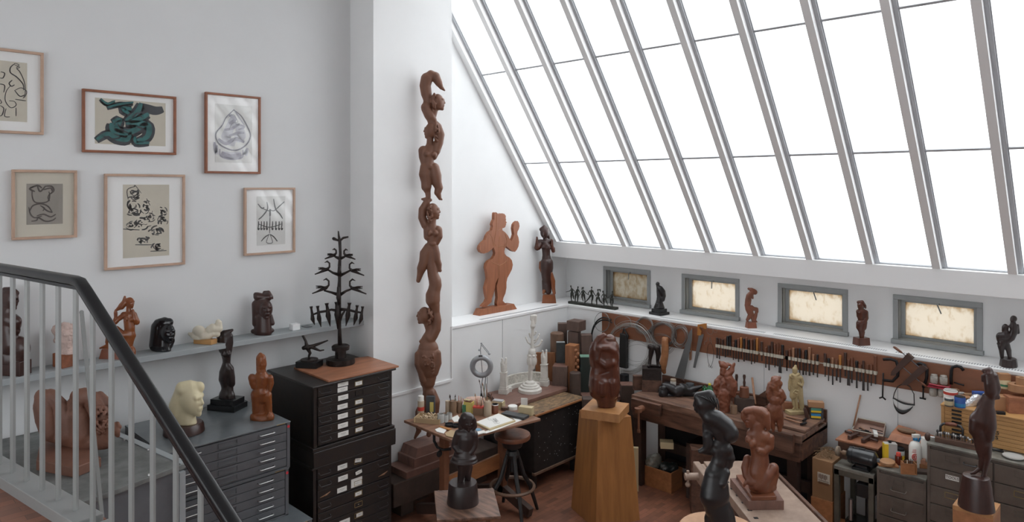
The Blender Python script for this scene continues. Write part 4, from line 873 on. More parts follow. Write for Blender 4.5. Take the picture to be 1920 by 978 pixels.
# ---- crouching nude on two plinths
F_ = Fig(1424, 919, t=5.81)
P_ = sc(1360, 750, 4.657, [el(225, 160, 48, 66, 52), *head(222, 170, 62, -50), ch((160, 130, 22), (165, 170, 18), (200, 215, 18)), ch((185, 95, 32), (250, 85, 36), (310, 100, 42), (350, 130, 42), (360, 190, 38), (375, 240, 22), f=1.2), ch((280, 130, 50, 10), (320, 180, 48, 10), (300, 230, 48, 10)), ch((150, 150, 16), (155, 110, 20), (200, 80, 20)),
    ch((270, 220, 52), (275, 260, 56)), ch((230, 290, 45), (330, 320, 66), (370, 340, 48)), ch((280, 300, 70), (290, 370, 80), (300, 440, 78), f=.9), el(198, 330, 26, 32, 30, -30), el(238, 355, 34, 36, 34, -60), ch((395, 330, 35), (385, 400, 42), (330, 430, 38, -40), (295, 415, 26, -70)), ch((300, 460, 74), (300, 540, 84), (290, 620, 96), (310, 700, 100)),
    ch((190, 510, 32, 10), (175, 580, 38, -10), (185, 640, 34, -30), (230, 690, 40, -50), (290, 690, 36, -60)), ch((415, 600, 50, 0), (430, 650, 40), (400, 720, 52), (370, 770, 50)), ch((420, 590, 44, -10), (370, 640, 48, -50), (330, 700, 44, -60), (270, 720, 36, -60)), ch((330, 760, 76), (350, 790, 60), (420, 760, 30)), ch((210, 680, 30, -50), (175, 700, 16, -60), (165, 725, 10, -60)), ch((250, 740, 50, -10), (290, 790, 50))])
P_ += sc(1360, 750, 4.657, curls(270, 95, 90, 30, 10, 70, 0, 11))
t = sculpture('crouching_nude', 'reddish brown crouching nude woman on two wooden plinths, pale bench', F_, P_, 'carved_brown', k=2.6, h=.95, rough=.12, rs=.8, zcut=.958)
def fq(pix, z): return quadZ(pix, z)
slabpix([(1369, 895.7), (1404, 939), (1470, 938), (1441, 894)], .925, .075).build('lower_plinth', 'slab_brown', t, bevel=.002)
slabpix([(1380, 889), (1409, 931), (1456, 930), (1430, 888)], .958, .033).build('upper_plinth', 'carved_brown', t, bevel=.006)
# ---- red facetted carving on the workbench
def fmesh(F_, prims, name, m, t, **k): return F_.mesh(prims, name, m, t, **k)
F_ = Fig(1358, 775, t=7.55)
P_ = sc(1330, 665, 9.786, [ch((200, 150, 26), (240, 180, 60), (290, 200, 60)), ch((185, 115, 14), (215, 150, 30)), ch((330, 170, 30), (370, 180, 26)), ch((260, 250, 56), (250, 330, 62)), ch((330, 370, 75), (400, 290, 60), (430, 210, 36), (455, 165, 26)), ch((350, 430, 90), (400, 560, 110), (370, 650, 110), f=1), ch((220, 400, 50), (150, 500, 68), (130, 580, 60), (110, 660, 44), (120, 700, 40)), ch((250, 480, 80), (240, 640, 90), (210, 720, 80)), ch((270, 700, 130), (270, 850, 115), (280, 980, 100), (290, 1080, 95)), ch((440, 520, 70), (470, 600, 50), (430, 720, 60))])
t = sculpture('carving_in_progress', 'rough facetted reddish wood carving beside green bottle on the workbench', F_, P_, 'red_wood', k=.6, h=.7, rough=1.0, rs=.34, zcut=1.06)
# ---- standing carving with flat head
F_ = Fig(1452, 812, t=6.9)
P_ = sc(1425, 695, 7.82, [ch((190, 105, 28), (240, 90, 20), (290, 100, 22)), ch((230, 150, 75), (210, 220, 78)), ch((290, 190, 44), (285, 230, 30)), ch((220, 270, 70), (240, 330, 76), f=.9), ch((150, 200, 44), (130, 320, 52), (160, 400, 56), (230, 430, 60)), ch((300, 320, 60), (340, 390, 50), (290, 450, 55), (230, 460, 50)), ch((225, 420, 90), (220, 490, 75)), ch((215, 560, 120), (225, 620, 112), f=.8), ch((160, 640, 66), (180, 760, 48), (195, 850, 26), (190, 885, 18)), ch((280, 640, 68), (295, 770, 54), (290, 850, 34), (290, 905, 26), (345, 940, 14, -30))])
t = sculpture('standing_carving', 'roughly carved reddish wooden standing woman with flat-topped head, workbench edge', F_, P_, 'carved_brown', k=1.6, h=.7, rough=.35, rs=.5, zcut=1.06)
# ---- tan plaster hunter
F_ = Fig(1490, 775, t=7.38)
P_ = sc(1470, 680, 9.31, [ch((200, 60, 26), (190, 110, 48), (190, 150, 46)), *head(190, 130, 44, -10), ch((150, 200, 28, -26), (200, 225, 26, -36), (255, 190, 26, -20)), ch((130, 230, 44), (200, 250, 66), (280, 260, 44)), ch((205, 300, 84), (200, 380, 78), f=.75), ch((110, 270, 26), (100, 340, 30), (95, 440, 26), (100, 475, 20)), ch((300, 270, 34), (325, 340, 28), (310, 390, 26, -20), (240, 345, 18, -50)), ch((170, 420, 60), (165, 510, 66), (160, 570, 66), f=.8), ch((230, 420, 40), (230, 500, 40), (215, 560, 40)), ch((150, 600, 26), (165, 700, 26), (185, 780, 22), (160, 800, 16, -10)), ch((215, 600, 28), (220, 720, 28), (235, 820, 20), (215, 850, 14, -20)), ch((280, 430, 48, 20), (290, 600, 48, 20), (310, 760, 44, 20), (320, 870, 40, 10)), ch((250, 480, 12, -50), (200, 460, 12, -60), (170, 500, 10, -60), (230, 520, 12, -60))])
t = sculpture('plaster_hunter', 'small tan plaster figure in hooded coat and cape at right of workbench', F_, P_, 'tan_plaster', k=.9, h=.55, zcut=1.125)
c_ = F_.o; MB().obox((c_.x, c_.y, 1.108), (.17, .10, .036), rz=-.62).build('plinth', 'tan_plaster', t, bevel=.004)
# ---- dark woman on the right pedestal
F_ = Fig(1835, 948, t=4.95)
P_ = sc(1790, 680, 3.49, [ch((190, 50, 14), (225, 50, 24)), ch((225, 80, 38), (235, 130, 46), (240, 180, 46), f=1.1), ch((180, 85, 8), (182, 115, 9)), ch((260, 90, 26), (280, 170, 24), (270, 210, 20)), ch((195, 215, 18), (240, 215, 34), (285, 225, 14)), ch((180, 235, 14), (160, 270, 16)), ch((215, 260, 48), (200, 310, 62), (180, 370, 72), f=.9), ch((150, 370, 56), (145, 420, 54), (160, 460, 50)), ch((225, 330, 46), (225, 420, 52), (220, 480, 42)), ch((110, 445, 18), (170, 490, 20), (245, 490, 16)), ch((175, 500, 55), (185, 560, 46), f=.8), ch((160, 540, 28, 4), (180, 620, 24, 4), (170, 690, 16, 8), (130, 720, 12, 6), (108, 724, 8, 4)), ch((210, 540, 38), (215, 620, 26), (200, 690, 18), (190, 740, 17), (186, 770, 15, -10))])
t = sculpture('standing_woman', 'dark brown standing woman with raised arms on round drum, right pedestal', F_, P_, 'ebony_warm', k=3, h=1.0)
cc = F_.w(1790+141/3.49, 680+945/3.49, 0)
dr_ = F_.s/3.49*1
MB().lathe([(104*dr_, 0), (103*dr_, 8*dr_), (86*dr_, 150*dr_), (76*dr_, 205*dr_), (70*dr_, 208*dr_)], F_.w(1790+141/3.49, 680+945/3.49, 0), 40).build('drum_base', 'ebony_warm', t, smooth='auto')
pz = cc.z
t = thing('pedestal', 'square reddish wooden pedestal under the dark standing woman at far right', 'pedestal', (cc.x, cc.y, 0))
slabpix([(1786, 946), (1802, 925), (1876, 944), (1862, 966)], pz, .03).build('top_board', 'oak_light', t)
q_ = quadZ([(1786, 946), (1802, 925), (1876, 944), (1862, 966)], pz); MB().prism(q_, (0, 0, 0), (1, 0, 0), (0, 1, 0), (0, 0, pz-.03)).build('shaft', 'orange_wood', t, bevel=.003)
# ---------------------------------------------------------------- sculptures on the shelves, ledges and files
def FS(u, v, zs, y=None, x=None):                          # a figure standing at height zs, at room depth y (or x)
    d = ray(u, v); t = (y/d[1]) if y else ((x/d[0]) if x else (zs-HC)/d[2])
    f = Fig(u, v, t=t); f.o.z = zs; return f
def base_box(F_, w_, d_, z0, z1, ang=0, du=0, dd=0, top=1.0, mb=None):   # box under a figure, sizes in photo pixels at its distance
    c = F_.o+F_.R*(du*F_.s)+F_.D*(dd*F_.s); mb = mb or MB()
    a = math.atan2(F_.R.y, F_.R.x)+math.radians(ang)
    return mb.obox((c.x, c.y, (z0+z1)/2), (w_*F_.s, d_*F_.s, z1-z0), rz=a, top=top)
def base_drum(F_, prof, n=40, du=0, dd=0, sx=1, sy=1): # prof in pixels (r, height)
    c = F_.o+F_.R*(du*F_.s)+F_.D*(dd*F_.s)
    return MB().lathe([(r*F_.s, h*F_.s) for r, h in prof], c, n, sx, sy)
def raise_(F_, px):                                        # same figure frame, with its sole px pixels above the support
    return F_.o.z+px*F_.s
ZS = 2.05
# dark seated nude at far left
F_ = FS(26, 694, ZS, y=6.50)
P_ = sc(0, 490, 4.655, [el(70, 290, 95, 90, 80), *head(78, 300, 88, 80), ch((40, 215, 26), (110, 212, 26), (150, 240, 20)), ch((60, 370, 60), (50, 420, 70)), ch((-40, 480, 70), (40, 470, 90), (110, 500, 82), (120, 560, 60)), el(140, 480, 52, 50, 46, -40), ch((40, 560, 90), (60, 680, 110)), ch((120, 640, 50), (165, 720, 104), (150, 780, 80), f=.9), ch((-30, 700, 80), (20, 780, 80)), ch((40, 820, 120), (120, 830, 100), f=.7)])
t = sculpture('seated_nude', 'large dark polished wooden seated nude at far left of the grey wall shelf', F_, P_, 'ebony_warm', k=2.5, h=1.0, zcut=raise_(F_, 20))
base_box(F_, 52, 26, ZS, raise_(F_, 27), -10, 0).build('base', 'ebony_warm', t, bevel=.004)
# pink head
F_ = FS(121, 678, ZS, y=6.50)
P_ = sc(0, 490, 4.655, [el(565, 610, 92, 92, 80), *head(575, 620, 88, 25, -12), *curls(560, 560, 92, 48, 22, 60, 0, 21), *curls(490, 610, 30, 60, 18, 20, 0, 22), ch((570, 690, 68), (570, 760, 76))])
t = sculpture('stone_bust', 'pale pink rough stone head on a square rust block, behind railing', F_, P_, 'pink_stone', 'head', k=1, h=.6, rough=.3, rs=1.2, zcut=raise_(F_, 24))
base_box(F_, 32, 26, ZS, raise_(F_, 25), -28).build('block_base', 'rust_stone', t, bevel=.004)
# wooden mermaid-like woman with lyre hand
F_ = FS(226, 664, ZS, y=6.47)
P_ = sc(180, 530, 6.519, [*head(418, 200, 66, 35), el(410, 190, 54, 54, 50), ch((352, 130, 16), (345, 170, 24), (380, 180, 40)), ch((350, 200, 40), (310, 245, 40), (268, 275, 22), (245, 290, 14)), ch((400, 250, 30), (400, 300, 34)), ch((400, 350, 54), (400, 420, 66), (410, 500, 68), (415, 570, 62)), ch((340, 350, 40), (460, 350, 44)), ch((330, 360, 34), (270, 400, 30), (235, 430, 36), (240, 380, 22), (240, 320, 24), (240, 300, 16)), ch((470, 370, 38), (495, 430, 42), (470, 400, 34, -20), (455, 330, 24, -30), (450, 290, 18, -30)), el(375, 390, 26, 28, 26, -50), el(430, 395, 26, 28, 26, -50),
    ch((410, 580, 70), (330, 590, 50, -30), (250, 520, 42, -20)), ch((250, 530, 40, -20), (160, 600, 40, -10), (140, 680, 30), (150, 740, 22)), ch((410, 600, 70), (400, 680, 60), (380, 760, 60)), ch((180, 720, 36), (120, 730, 20), (50, 755, 12)), ch((300, 720, 60), (400, 800, 90)), ch((120, 780, 40), (240, 830, 60)), ch((460, 600, 30), (440, 640, 30))])
t = sculpture('lyre_woman', 'orange-brown wooden seated woman holding her long hair, behind the handrail', F_, P_, 'amber_wood', k=1.5, h=.7, zcut=ZS+.03)
base_box(F_, 58, 24, ZS, raise_(F_, 18), -6, top=.84, du=-6).build('base', 'red_wood', t, bevel=.003)
# black polished head
F_ = FS(303, 650, ZS, y=6.50)
P_ = sc(180, 530, 6.519, [ch((760, 460, 62), (840, 440, 66), (895, 435, 50)), ch((740, 500, 70), (730, 620, 72), (720, 720, 74)), ch((820, 500, 95, 14), (810, 620, 100, 14), (800, 720, 95)), *head(878, 560, 118, 24, -34), ch((905, 430, 40, -20), (780, 430, 40, -20)), ch((800, 720, 110), (800, 770, 120), f=.8), ch((930, 600, 24), (935, 660, 30), (900, 720, 40))])
t = sculpture('black_bust', 'glossy black stone head of a woman with long hair on wall shelf', F_, P_, 'black_stone', 'head', k=2, h=.8, zcut=ZS)
# small cream reclining figure
F_ = FS(385, 640, ZS, y=6.50)
P_ = sc(180, 530, 6.519, [ch((1140, 600, 18), (1190, 620, 40), (1250, 650, 50), (1300, 640, 45)), el(1260, 570, 85, 72, 60), ch((1300, 620, 62), (1370, 620, 50), (1420, 590, 42)), ch((1390, 550, 50), (1430, 530, 56), (1500, 540, 44)), ch((1480, 500, 34), (1495, 455, 34)), ch((1520, 460, 20), (1515, 530, 34), (1470, 590, 34)), ch((1420, 600, 34), (1480, 600, 40))])
t = sculpture('reclining_nude', 'small cream coloured reclining nude on a thin pale plank, wall shelf', F_, P_, 'cream_stone', k=1.6, h=.55, zcut=raise_(F_, 8))
base_box(F_, 40, 16, ZS, raise_(F_, 9), -16, du=0).build('plank_base', 'plywood', t, bevel=.003)
# dark wood head
F_ = FS(491, 624, ZS, y=6.50)
P_ = sc(455, 535, 10.3, [ch((290, 190, 84), (420, 200, 70), (500, 200, 70)), ch((250, 150, 44), (330, 150, 30), (420, 230, 24, -50)), ch((420, 110, 34), (500, 110, 40), (560, 190, 30), (575, 220, 18)), el(370, 380, 180, 200, 140, 20), *head(440, 420, 180, 15, -30), ch((250, 340, 78), (240, 560, 60), (260, 700, 80)), ch((540, 560, 40), (575, 700, 46)), ch((390, 600, 150), (390, 850, 180), f=.8), ch((200, 860, 44), (380, 890, 60), (570, 840, 40), f=1)])
t = sculpture('dark_bust', 'dark brown carved wooden head with upswept hair near the white box', F_, P_, 'ebony_warm', 'head', k=1.6, h=.55, zcut=ZS)
p = oZ(543, 614, ZS)
tag(B(p.x-.05, p.x+.03, 6.44, 6.52, ZS, ZS+.06).build('small_box', 'white_trim', bevel=.003), 'small white cube box on grey shelf right of the dark head', 'box')
p = oZ(549, 612, ZS)
tag(B(p.x+.06, p.x+.13, 6.46, 6.56, ZS, ZS+.008).build('card_tray', 'grey_steel', bevel=.002), 'thin dark grey card lying on the shelf right of the white cube box', 'card')
# bronze acrobat on black base
F_ = Fig(580, 687, z=1.678)
t = thing('bronze_acrobat', 'small dark bronze acrobat balancing on one leg on a black box', 'sculpture', tuple(F_.o))
base_box(F_, 42, 28, 1.678, 1.678+.062, -10, du=0).build('black_base', 'black_base', t, bevel=.003)
base_drum(F_, [(16, 0), (16, 3)]).build('disc', 'dark_bronze', t)
[o for o in t.children if o.name.startswith('disc')][0].location.z = .062
P_ = sc(350, 400, 3.261, [ch((746, 898, 6), (748, 870, 7), (755, 852, 9), (738, 822, 13)), ch((738, 815, 15), (715, 822, 12)), ch((735, 812, 13), (728, 780, 8), (712, 750, 8), (700, 725, 6)), ch((745, 818, 14), (775, 808, 10), (820, 792, 7), (862, 776, 4)), ch((765, 816, 12), (795, 830, 8), (815, 838, 5), (838, 834, 4)), ch((700, 722, 8), (695, 718, 5))])
F_.mesh(P_, 'figure', 'dark_bronze', t, k=1.2, h=.4)
# bird tree
F_ = Fig(638.6, 681, z=1.678)
t = thing('bird_tree', 'dark bronze tree sculpture with perched birds and hanging tapered candle cups', 'sculpture', tuple(F_.o))
def W(x, y, d=0): return F_.w(580+x/3.62, 425+y/3.62, d)
s_ = F_.s/3.62
MB().lathe([(95*s_, 0), (97*s_, 6*s_), (95*s_, 36*s_), (60*s_, 40*s_)], F_.o, 40).build('foot', 'dark_bronze', t, smooth='auto')
MB().lathe([(37*s_, 36*s_), (37*s_, 92*s_), (58*s_, 94*s_), (60*s_, 118*s_), (50*s_, 126*s_), (10*s_, 128*s_)], F_.o, 8 if False else 24).build('pedestal', 'dark_bronze', t, smooth='auto')
tr = MB().tube([W(208, 802), W(205, 700), W(203, 560), W(201, 460), W(205, 360), W(205, 260), W(210, 180), W(207, 100), W(200, 60), W(197, 28)], [15*s_, 12*s_, 13*s_, 15*s_, 11*s_, 12*s_, 9*s_, 11*s_, 7*s_, 4*s_], 10)
for q in ([(197, 405), (199, 480), (203, 530)], [(203, 265), (205, 330)], [(190, 515), (192, 600), (193, 690)]): tr.tube([W(*w_, -4) for w_ in q], [9*s_, 17*s_, 5*s_], 8)
tr.build('trunk', 'dark_bronze', t, smooth=True)
for nm_, pts_ in (('branch', [(205, 215), (180, 205), (165, 195)]), ('branch', [(210, 215), (235, 205), (250, 195)]), ('branch', [(200, 325), (160, 312), (125, 290)]), ('branch', [(210, 330), (250, 310), (285, 292)]), ('branch', [(195, 460), (150, 445), (100, 432)]), ('branch', [(210, 460), (250, 435), (295, 418)]),
    ('branch', [(195, 570), (150, 562), (110, 572), (70, 578), (25, 595)]), ('branch', [(210, 560), (260, 562), (310, 575), (355, 582)]), ('branch', [(205, 640), (220, 600), (240, 570)]), ('top_bird', [(165, 80), (185, 88), (207, 95), (230, 75), (265, 68)])):
    MB().tube([W(*q) for q in pts_], [12*s_]+[8*s_]*(len(pts_)-2)+[6*s_], 8).sph(W(*pts_[0]), 11*s_, 8, 6).build(nm_, 'dark_bronze', t, smooth=True)
for (bx, by, sg) in [(175, 185, -1), (243, 188, 1), (128, 280, -1), (282, 288, 1), (122, 405, -1), (285, 408, 1)]:
    k_ = 1.25 if by > 390 else 1.1 if by > 250 else .85
    bm_ = MB()
    def O(x, y, d=0): return W(bx+sg*x*k_, by+y*k_, d)
    bm_.tube([O(-22, -42), O(-2, -46), O(-6 if 0 else -8, -30), O(-2, -10), O(0, 0), O(20, 14), O(50, 26), O(84, 38)] if False else [O(22, -34), O(6, -42), O(-8, -30), O(-8, -8), O(6, 8), O(26, 14), O(56, 28), O(82, 38)], [2*s_, 7*s_, 6*s_, 7*s_, 11*s_, 11*s_, 6*s_, 4*s_], 8)
    for j in range(3): bm_.tube([O(8, 4, -3+j*4), O(34, -4+j*6, -6+j*6), O(62, -6+j*9, -6+j*6)], [6*s_, 5*s_, 2*s_], 6)
    bm_.build('bird', 'dark_bronze', t, smooth=True)
for (x, y0, y1, w_) in [(22, 540, 665, 12), (66, 537, 680, 13), (128, 518, 676, 15), (187, 510, 690, 15), (262, 515, 674, 15), (315, 532, 668, 13), (352, 540, 662, 12)]:
    lean = 14 if x < 150 else -14 if x > 240 else 4
    c = MB().tube([W(x-lean*.7, y0), W(x-lean*.6, y0+18), W(x-lean*.2, y0+50), W(x, y0+85), W(x+lean, y1)], [.95*w_*s_, .6*w_*s_, .8*w_*s_, 1.2*w_*s_, 2*s_], 10)
    c.build('candle_cup', 'dark_bronze', t, smooth='auto')
# ivory head on round base
ZG = 1.43
F_ = Fig(345, 810, z=ZG)
t = thing('ivory_head', 'ivory coloured head of a woman in profile on a round dark wooden base', 'sculpture', tuple(F_.o))
base_drum(F_, [(34, 0), (36, 1), (34, 14), (31, 18), (5, 18.5)]).build('round_base', 'ebony_warm', t, smooth='auto')
P_ = sc(300, 700, 6.99, [el(390, 290, 165, 170, 140, 20), *head(400, 335, 200, 60, -20), ch((290, 200, 90), (400, 170, 80), (530, 165, 52), f=1.5), ch((520, 150, 50, -30), (530, 190, 42, -30)), ch((250, 260, 70), (200, 420, 85), (190, 520, 84), f=1.2), ch((320, 480, 130), (330, 620, 150), f=.9), ch((230, 620, 90), (330, 690, 120), (400, 680, 90)), ch((150, 560, 40), (200, 660, 50))])
F_.mesh(P_, 'head', 'ivory_wax', t, k=4, h=1.1, zcut=ZG+18*F_.s)
# dark torso on black double base
F_ = Fig(426.5, 765, z=ZG)
t = thing('dark_torso', 'slender dark brown torso with arms over head on double black base', 'sculpture', tuple(F_.o))
base_box(F_, 58, 40, ZG, ZG+10*F_.s, -14).build('lower_base', 'black_base', t, bevel=.002)
base_box(F_, 50, 33, ZG+10*F_.s, ZG+20*F_.s, -14).build('upper_base', 'black_base', t, bevel=.002)
P_ = sc(390, 610, 5.757, [ch((132, 112, 40), (180, 90, 42), (235, 62, 24), (262, 48, 14)), ch((138, 130, 42), (136, 190, 44), (158, 260, 42)), ch((232, 115, 38), (236, 180, 38), (222, 260, 40)), ch((190, 140, 60), (190, 200, 62)), ch((188, 170, 8, -54), (185, 195, 9, -58)), ch((190, 240, 64), (195, 300, 58), (200, 360, 46), (200, 410, 42)), el(168, 300, 26, 28, 26, -44), el(222, 295, 26, 28, 26, -44), ch((200, 440, 54), (180, 510, 60), (170, 580, 56), (180, 640, 44)), ch((225, 470, 56), (240, 560, 54), (245, 620, 50), (235, 650, 40)), ch((190, 640, 42), (180, 700, 36)), ch((210, 690, 66), (205, 760, 88), (205, 850, 104), f=.75)])
F_.mesh(P_, 'figure', 'ebony', t, k=2.2, h=.8, zcut=ZG+20*F_.s)
# orange torso
F_ = Fig(491, 786, z=ZG)
P_ = sc(460, 650, 6.517, [ch((185, 92, 24), (200, 120, 40)), ch((192, 145, 62), (196, 210, 66), (190, 270, 58), f=1), ch((190, 170, 12, -58), (180, 200, 8, -62)), ch((195, 300, 58), (200, 370, 84), (200, 430, 80), (190, 500, 74)), ch((85, 380, 52), (95, 440, 48), (105, 480, 40)), ch((300, 380, 44), (310, 440, 40), (290, 520, 34)), ch((140, 590, 76), (130, 680, 52), (125, 780, 44)), ch((260, 590, 66), (285, 680, 42), (290, 780, 38)), ch((190, 560, 90), (200, 620, 70)), ch((190, 700, 70, 40), (190, 800, 70, 40)), ch((110, 860, 56), (200, 880, 66), (300, 850, 56), f=1.3), ch((275, 830, 20, -60), (290, 800, 16, -50))])
t = sculpture('orange_torso', 'amber wooden torso with cropped arms and rough base at cabinet edge', F_, P_, 'amber_wood', k=2.2, h=.8, rough=.25, rs=.5, zcut=ZG)
# terracotta reclining
F_ = Fig(122, 852, z=1.535)
P_ = sc(40, 690, 4.658, [ch((190, 260, 80), (200, 340, 100), (215, 440, 100), (240, 540, 90), f=1), ch((260, 250, 70), (330, 330, 80), (370, 440, 100), (380, 560, 110)), ch((250, 580, 60), (420, 600, 90), (560, 640, 100)), ch((470, 330, 80), (480, 430, 120), (500, 560, 130), (560, 620, 110)), ch((500, 260, 80), (560, 240, 70), (620, 280, 80)), ch((640, 300, 90), (690, 400, 100), (700, 500, 90), (690, 620, 80), f=1), ch((690, 240, 40), (750, 300, 44), (780, 370, 34)), ch((760, 500, 60), (820, 540, 46), (840, 580, 24)), ch((840, 500, 34), (860, 510, 18)), ch((740, 640, 60), (640, 700, 60)), *curls(690, 420, 66, 126, 11, 170, -76, 31)])
t = sculpture('reclining_terracotta', 'big terracotta brown reclining nude with rough hair behind the railing', F_, P_, 'terracotta', k=2.6, h=1.1, rough=.25, rs=.5, zcut=1.535+.05)
q_ = quadZ([(68, 868), (76, 828), (150, 835), (190, 862), (140, 882)], 1.585); MB().prism(q_, (0, 0, 1.535), (1, 0, 0), (0, 1, 0), (0, 0, .07)).build('rough_base', 'terracotta', t, bevel=.006)
# girl
F_ = Fig(868, 941, z=GZ)
t = thing('girl_figure', 'dark bronze-coloured girl in flared skirt standing on a round drum base', 'sculpture', tuple(F_.o))
base_drum(F_, [(30, 0), (30, 2), (26.5, 36), (25.5, 38), (4, 38.2)]).build('drum_base', 'ebony', t, smooth='auto')
P_ = sc(830, 765, 5.01, [el(232, 115, 72, 78, 68), *head(235, 130, 74, 15), ch((180, 120, 34), (175, 180, 30), (200, 205, 24)), ch((290, 110, 26), (300, 170, 24), (285, 190, 22)), ch((215, 80, 50, -20), (260, 90, 40, -20)), ch((225, 200, 40), (225, 240, 60)), ch((160, 240, 44), (225, 235, 55), (290, 240, 40)), ch((220, 290, 84), (215, 350, 84), f=.8), ch((150, 240, 40), (120, 310, 34), (110, 350, 30), (150, 390, 26, -40), (180, 390, 18, -50)), ch((290, 245, 38), (305, 300, 34), (300, 350, 30, -10), (265, 400, 24, -40)), ch((210, 380, 80), (205, 430, 100), f=.8), el(203, 465, 118, 42, 95), el(200, 492, 130, 28, 105), ch((185, 520, 50), (180, 600, 38), (165, 690, 28), (160, 740, 22), (165, 775, 20, -30)), ch((230, 520, 48), (220, 600, 36, 10), (235, 660, 26, 30), (225, 700, 22, 40)), ch((262, 560, 22, 30), (252, 660, 14, 30), (250, 690, 14, 30))])
F_.mesh(P_, 'figure', 'ebony', t, k=1.8, h=.8, zcut=GZ+37*F_.s)
# ---- window ledge figures
F_ = FS(1236, 589, ZL)
t = thing('seated_bronze', 'black bronze huddled seated figure on double stepped base, window ledge', 'sculpture', tuple(F_.o))
base_box(F_, 27, 27, ZL, ZL+5*F_.s, 40).build('lower_base', 'black_base', t, bevel=.002)
base_box(F_, 20.5, 20.5, ZL+5*F_.s, ZL+11*F_.s, 40).build('upper_base', 'black_base', t, bevel=.002)
P_ = sc(1210, 520, 12.22, [el(283, 148, 46, 50, 46), ch((290, 200, 40), (340, 260, 70), (390, 330, 72), (410, 420, 62), (390, 500, 60)), ch((290, 220, 34), (300, 310, 46), (310, 400, 50)), ch((280, 260, 22, -20), (300, 380, 24, -30), (350, 470, 26, -40), (420, 440, 24, -20)), ch((300, 420, 34), (290, 500, 34), (280, 560, 34, -20)), ch((340, 480, 60), (330, 560, 60)), ch((300, 560, 60), (300, 680, 110), f=.9), ch((360, 600, 50), (370, 690, 72)), ch((270, 600, 24, -50), (260, 650, 24, -60))])
F_.mesh(P_, 'figure', 'black_bronze', t, k=1, h=.4, zcut=ZL+11*F_.s)
F_ = FS(1408, 614, ZL)
P_ = sc(1380, 530, 10.3, [ch((240, 112, 20), (300, 135, 40), (345, 160, 44)), el(370, 180, 44, 48, 40), ch((310, 190, 50), (250, 250, 56), (225, 330, 50), (215, 390, 46)), ch((290, 230, 50), (320, 290, 24)), ch((250, 330, 50), (235, 400, 54), (215, 430, 50), (240, 500, 62), (270, 560, 64), (290, 600, 56)), ch((300, 470, 40), (340, 500, 40), (395, 510, 38), (405, 555, 30)), ch((395, 560, 28), (375, 640, 36), (355, 720, 32), (405, 758, 12)), ch((280, 620, 56), (240, 680, 38), (215, 710, 26), (225, 750, 22)), ch((320, 640, 44), (330, 740, 30))])
t = sculpture('twisted_figure', 'small reddish bending figure with swept hair between second and third windows', F_, P_, 'red_wood', k=1, h=.45, zcut=ZL+10*F_.s)
base_box(F_, 18, 13, ZL, ZL+11*F_.s, 5, top=.86).build('base', 'red_wood', t, bevel=.002)
F_ = FS(1615, 646, ZL)
P_ = sc(1590, 555, 9.78, [*head(220, 170, 66, -30), ch((190, 110, 30), (260, 110, 36), (310, 180, 30), (320, 210, 20)), ch((235, 180, 58), (240, 230, 50)), ch((190, 280, 42), (250, 280, 60), (310, 290, 46)), ch((250, 300, 84), (245, 400, 70), f=.75), ch((185, 280, 36), (190, 360, 34), (230, 420, 34)), ch((330, 300, 44), (340, 400, 40), (300, 470, 40, -20), (240, 470, 26, -50)), ch((220, 500, 74), (210, 560, 64), (235, 640, 44), (240, 730, 34)), ch((300, 480, 56), (290, 570, 54), (265, 620, 46), (285, 660, 28), (270, 740, 28))])
t = sculpture('red_figurine', 'small glossy red-brown figurine wrapping its arms between third and fourth windows', F_, P_, 'mahogany', k=1, h=.5, zcut=ZL+11*F_.s)
base_box(F_, 25, 18, ZL, ZL+14*F_.s, 12, top=.92).build('base', 'mahogany', t, bevel=.003)
F_ = FS(1891, 686, ZL)
P_ = sc(1860, 585, 8.883, [ch((350, 90, 34), (350, 130, 50), f=1), el(360, 110, 60, 52, 50), ch((350, 190, 50), (370, 260, 72), (370, 320, 66)), ch((430, 220, 22), (440, 340, 24)), ch((300, 230, 26), (330, 250, 40)), ch((360, 330, 70), (330, 420, 60), (290, 460, 50)), el(220, 260, 60, 66, 58), ch((200, 300, 40), (230, 340, 60)), ch((130, 400, 66), (200, 400, 72), (260, 400, 60)), ch((120, 440, 50), (130, 480, 44)), ch((95, 520, 18), (180, 500, 76), (240, 490, 62)), ch((160, 560, 70), (160, 640, 46), (165, 740, 34)), ch((250, 560, 56), (280, 640, 46), (295, 750, 34))])
t = sculpture('dark_pair', 'dark brown carving of two embracing figures, one lifted, right end of ledge', F_, P_, 'ebony', k=1.3, h=.6, zcut=ZL+14*F_.s)
base_drum(F_, [(19, 0), (19, 3), (17, 14), (16, 15), (2, 15.2)], 10, sx=1.05, sy=.75).build('base', 'ebony', t)
# ---- black reclining figure and legs fragment on the workbench
F_ = Fig(1285, 742, z=BZ)
P_ = sc(1180, 680, 5.433, [*[el(350+30*math.cos(a), 290+34*math.sin(a)*1.1, 30, 28, 28, 18*math.sin(a*2.3)) for a in (0, .8, 1.6, 2.4, 3.2, 4, 4.8, 5.6)], el(350, 300, 50, 60, 50), ch((350, 225, 22), (400, 240, 34), (440, 260, 42)), ch((440, 270, 42), (490, 290, 56), (540, 270, 58), (530, 240, 34)), el(500, 290, 56, 52, 50), el(545, 262, 50, 46, 50, 20), ch((560, 270, 40), (620, 280, 34), (680, 260, 28), (735, 240, 14)), ch((560, 300, 38), (630, 310, 34), (700, 330, 34), (740, 330, 14)), ch((400, 330, 30), (450, 350, 24), (500, 350, 24))])
t = sculpture('reclining_black_nude', 'small black reclining nude lying on the workbench left of green bottle', F_, P_, 'black_bronze', k=1.3, h=.6, zcut=BZ)
F_ = Fig(1223, 722, z=1.06+.0)
F_ = FS(1222, 742, BZ, x=7.17)
t = thing('leg_fragments', 'two dark bronze lower legs on a speckled block stacked on a wooden block', 'sculpture', tuple(F_.o))
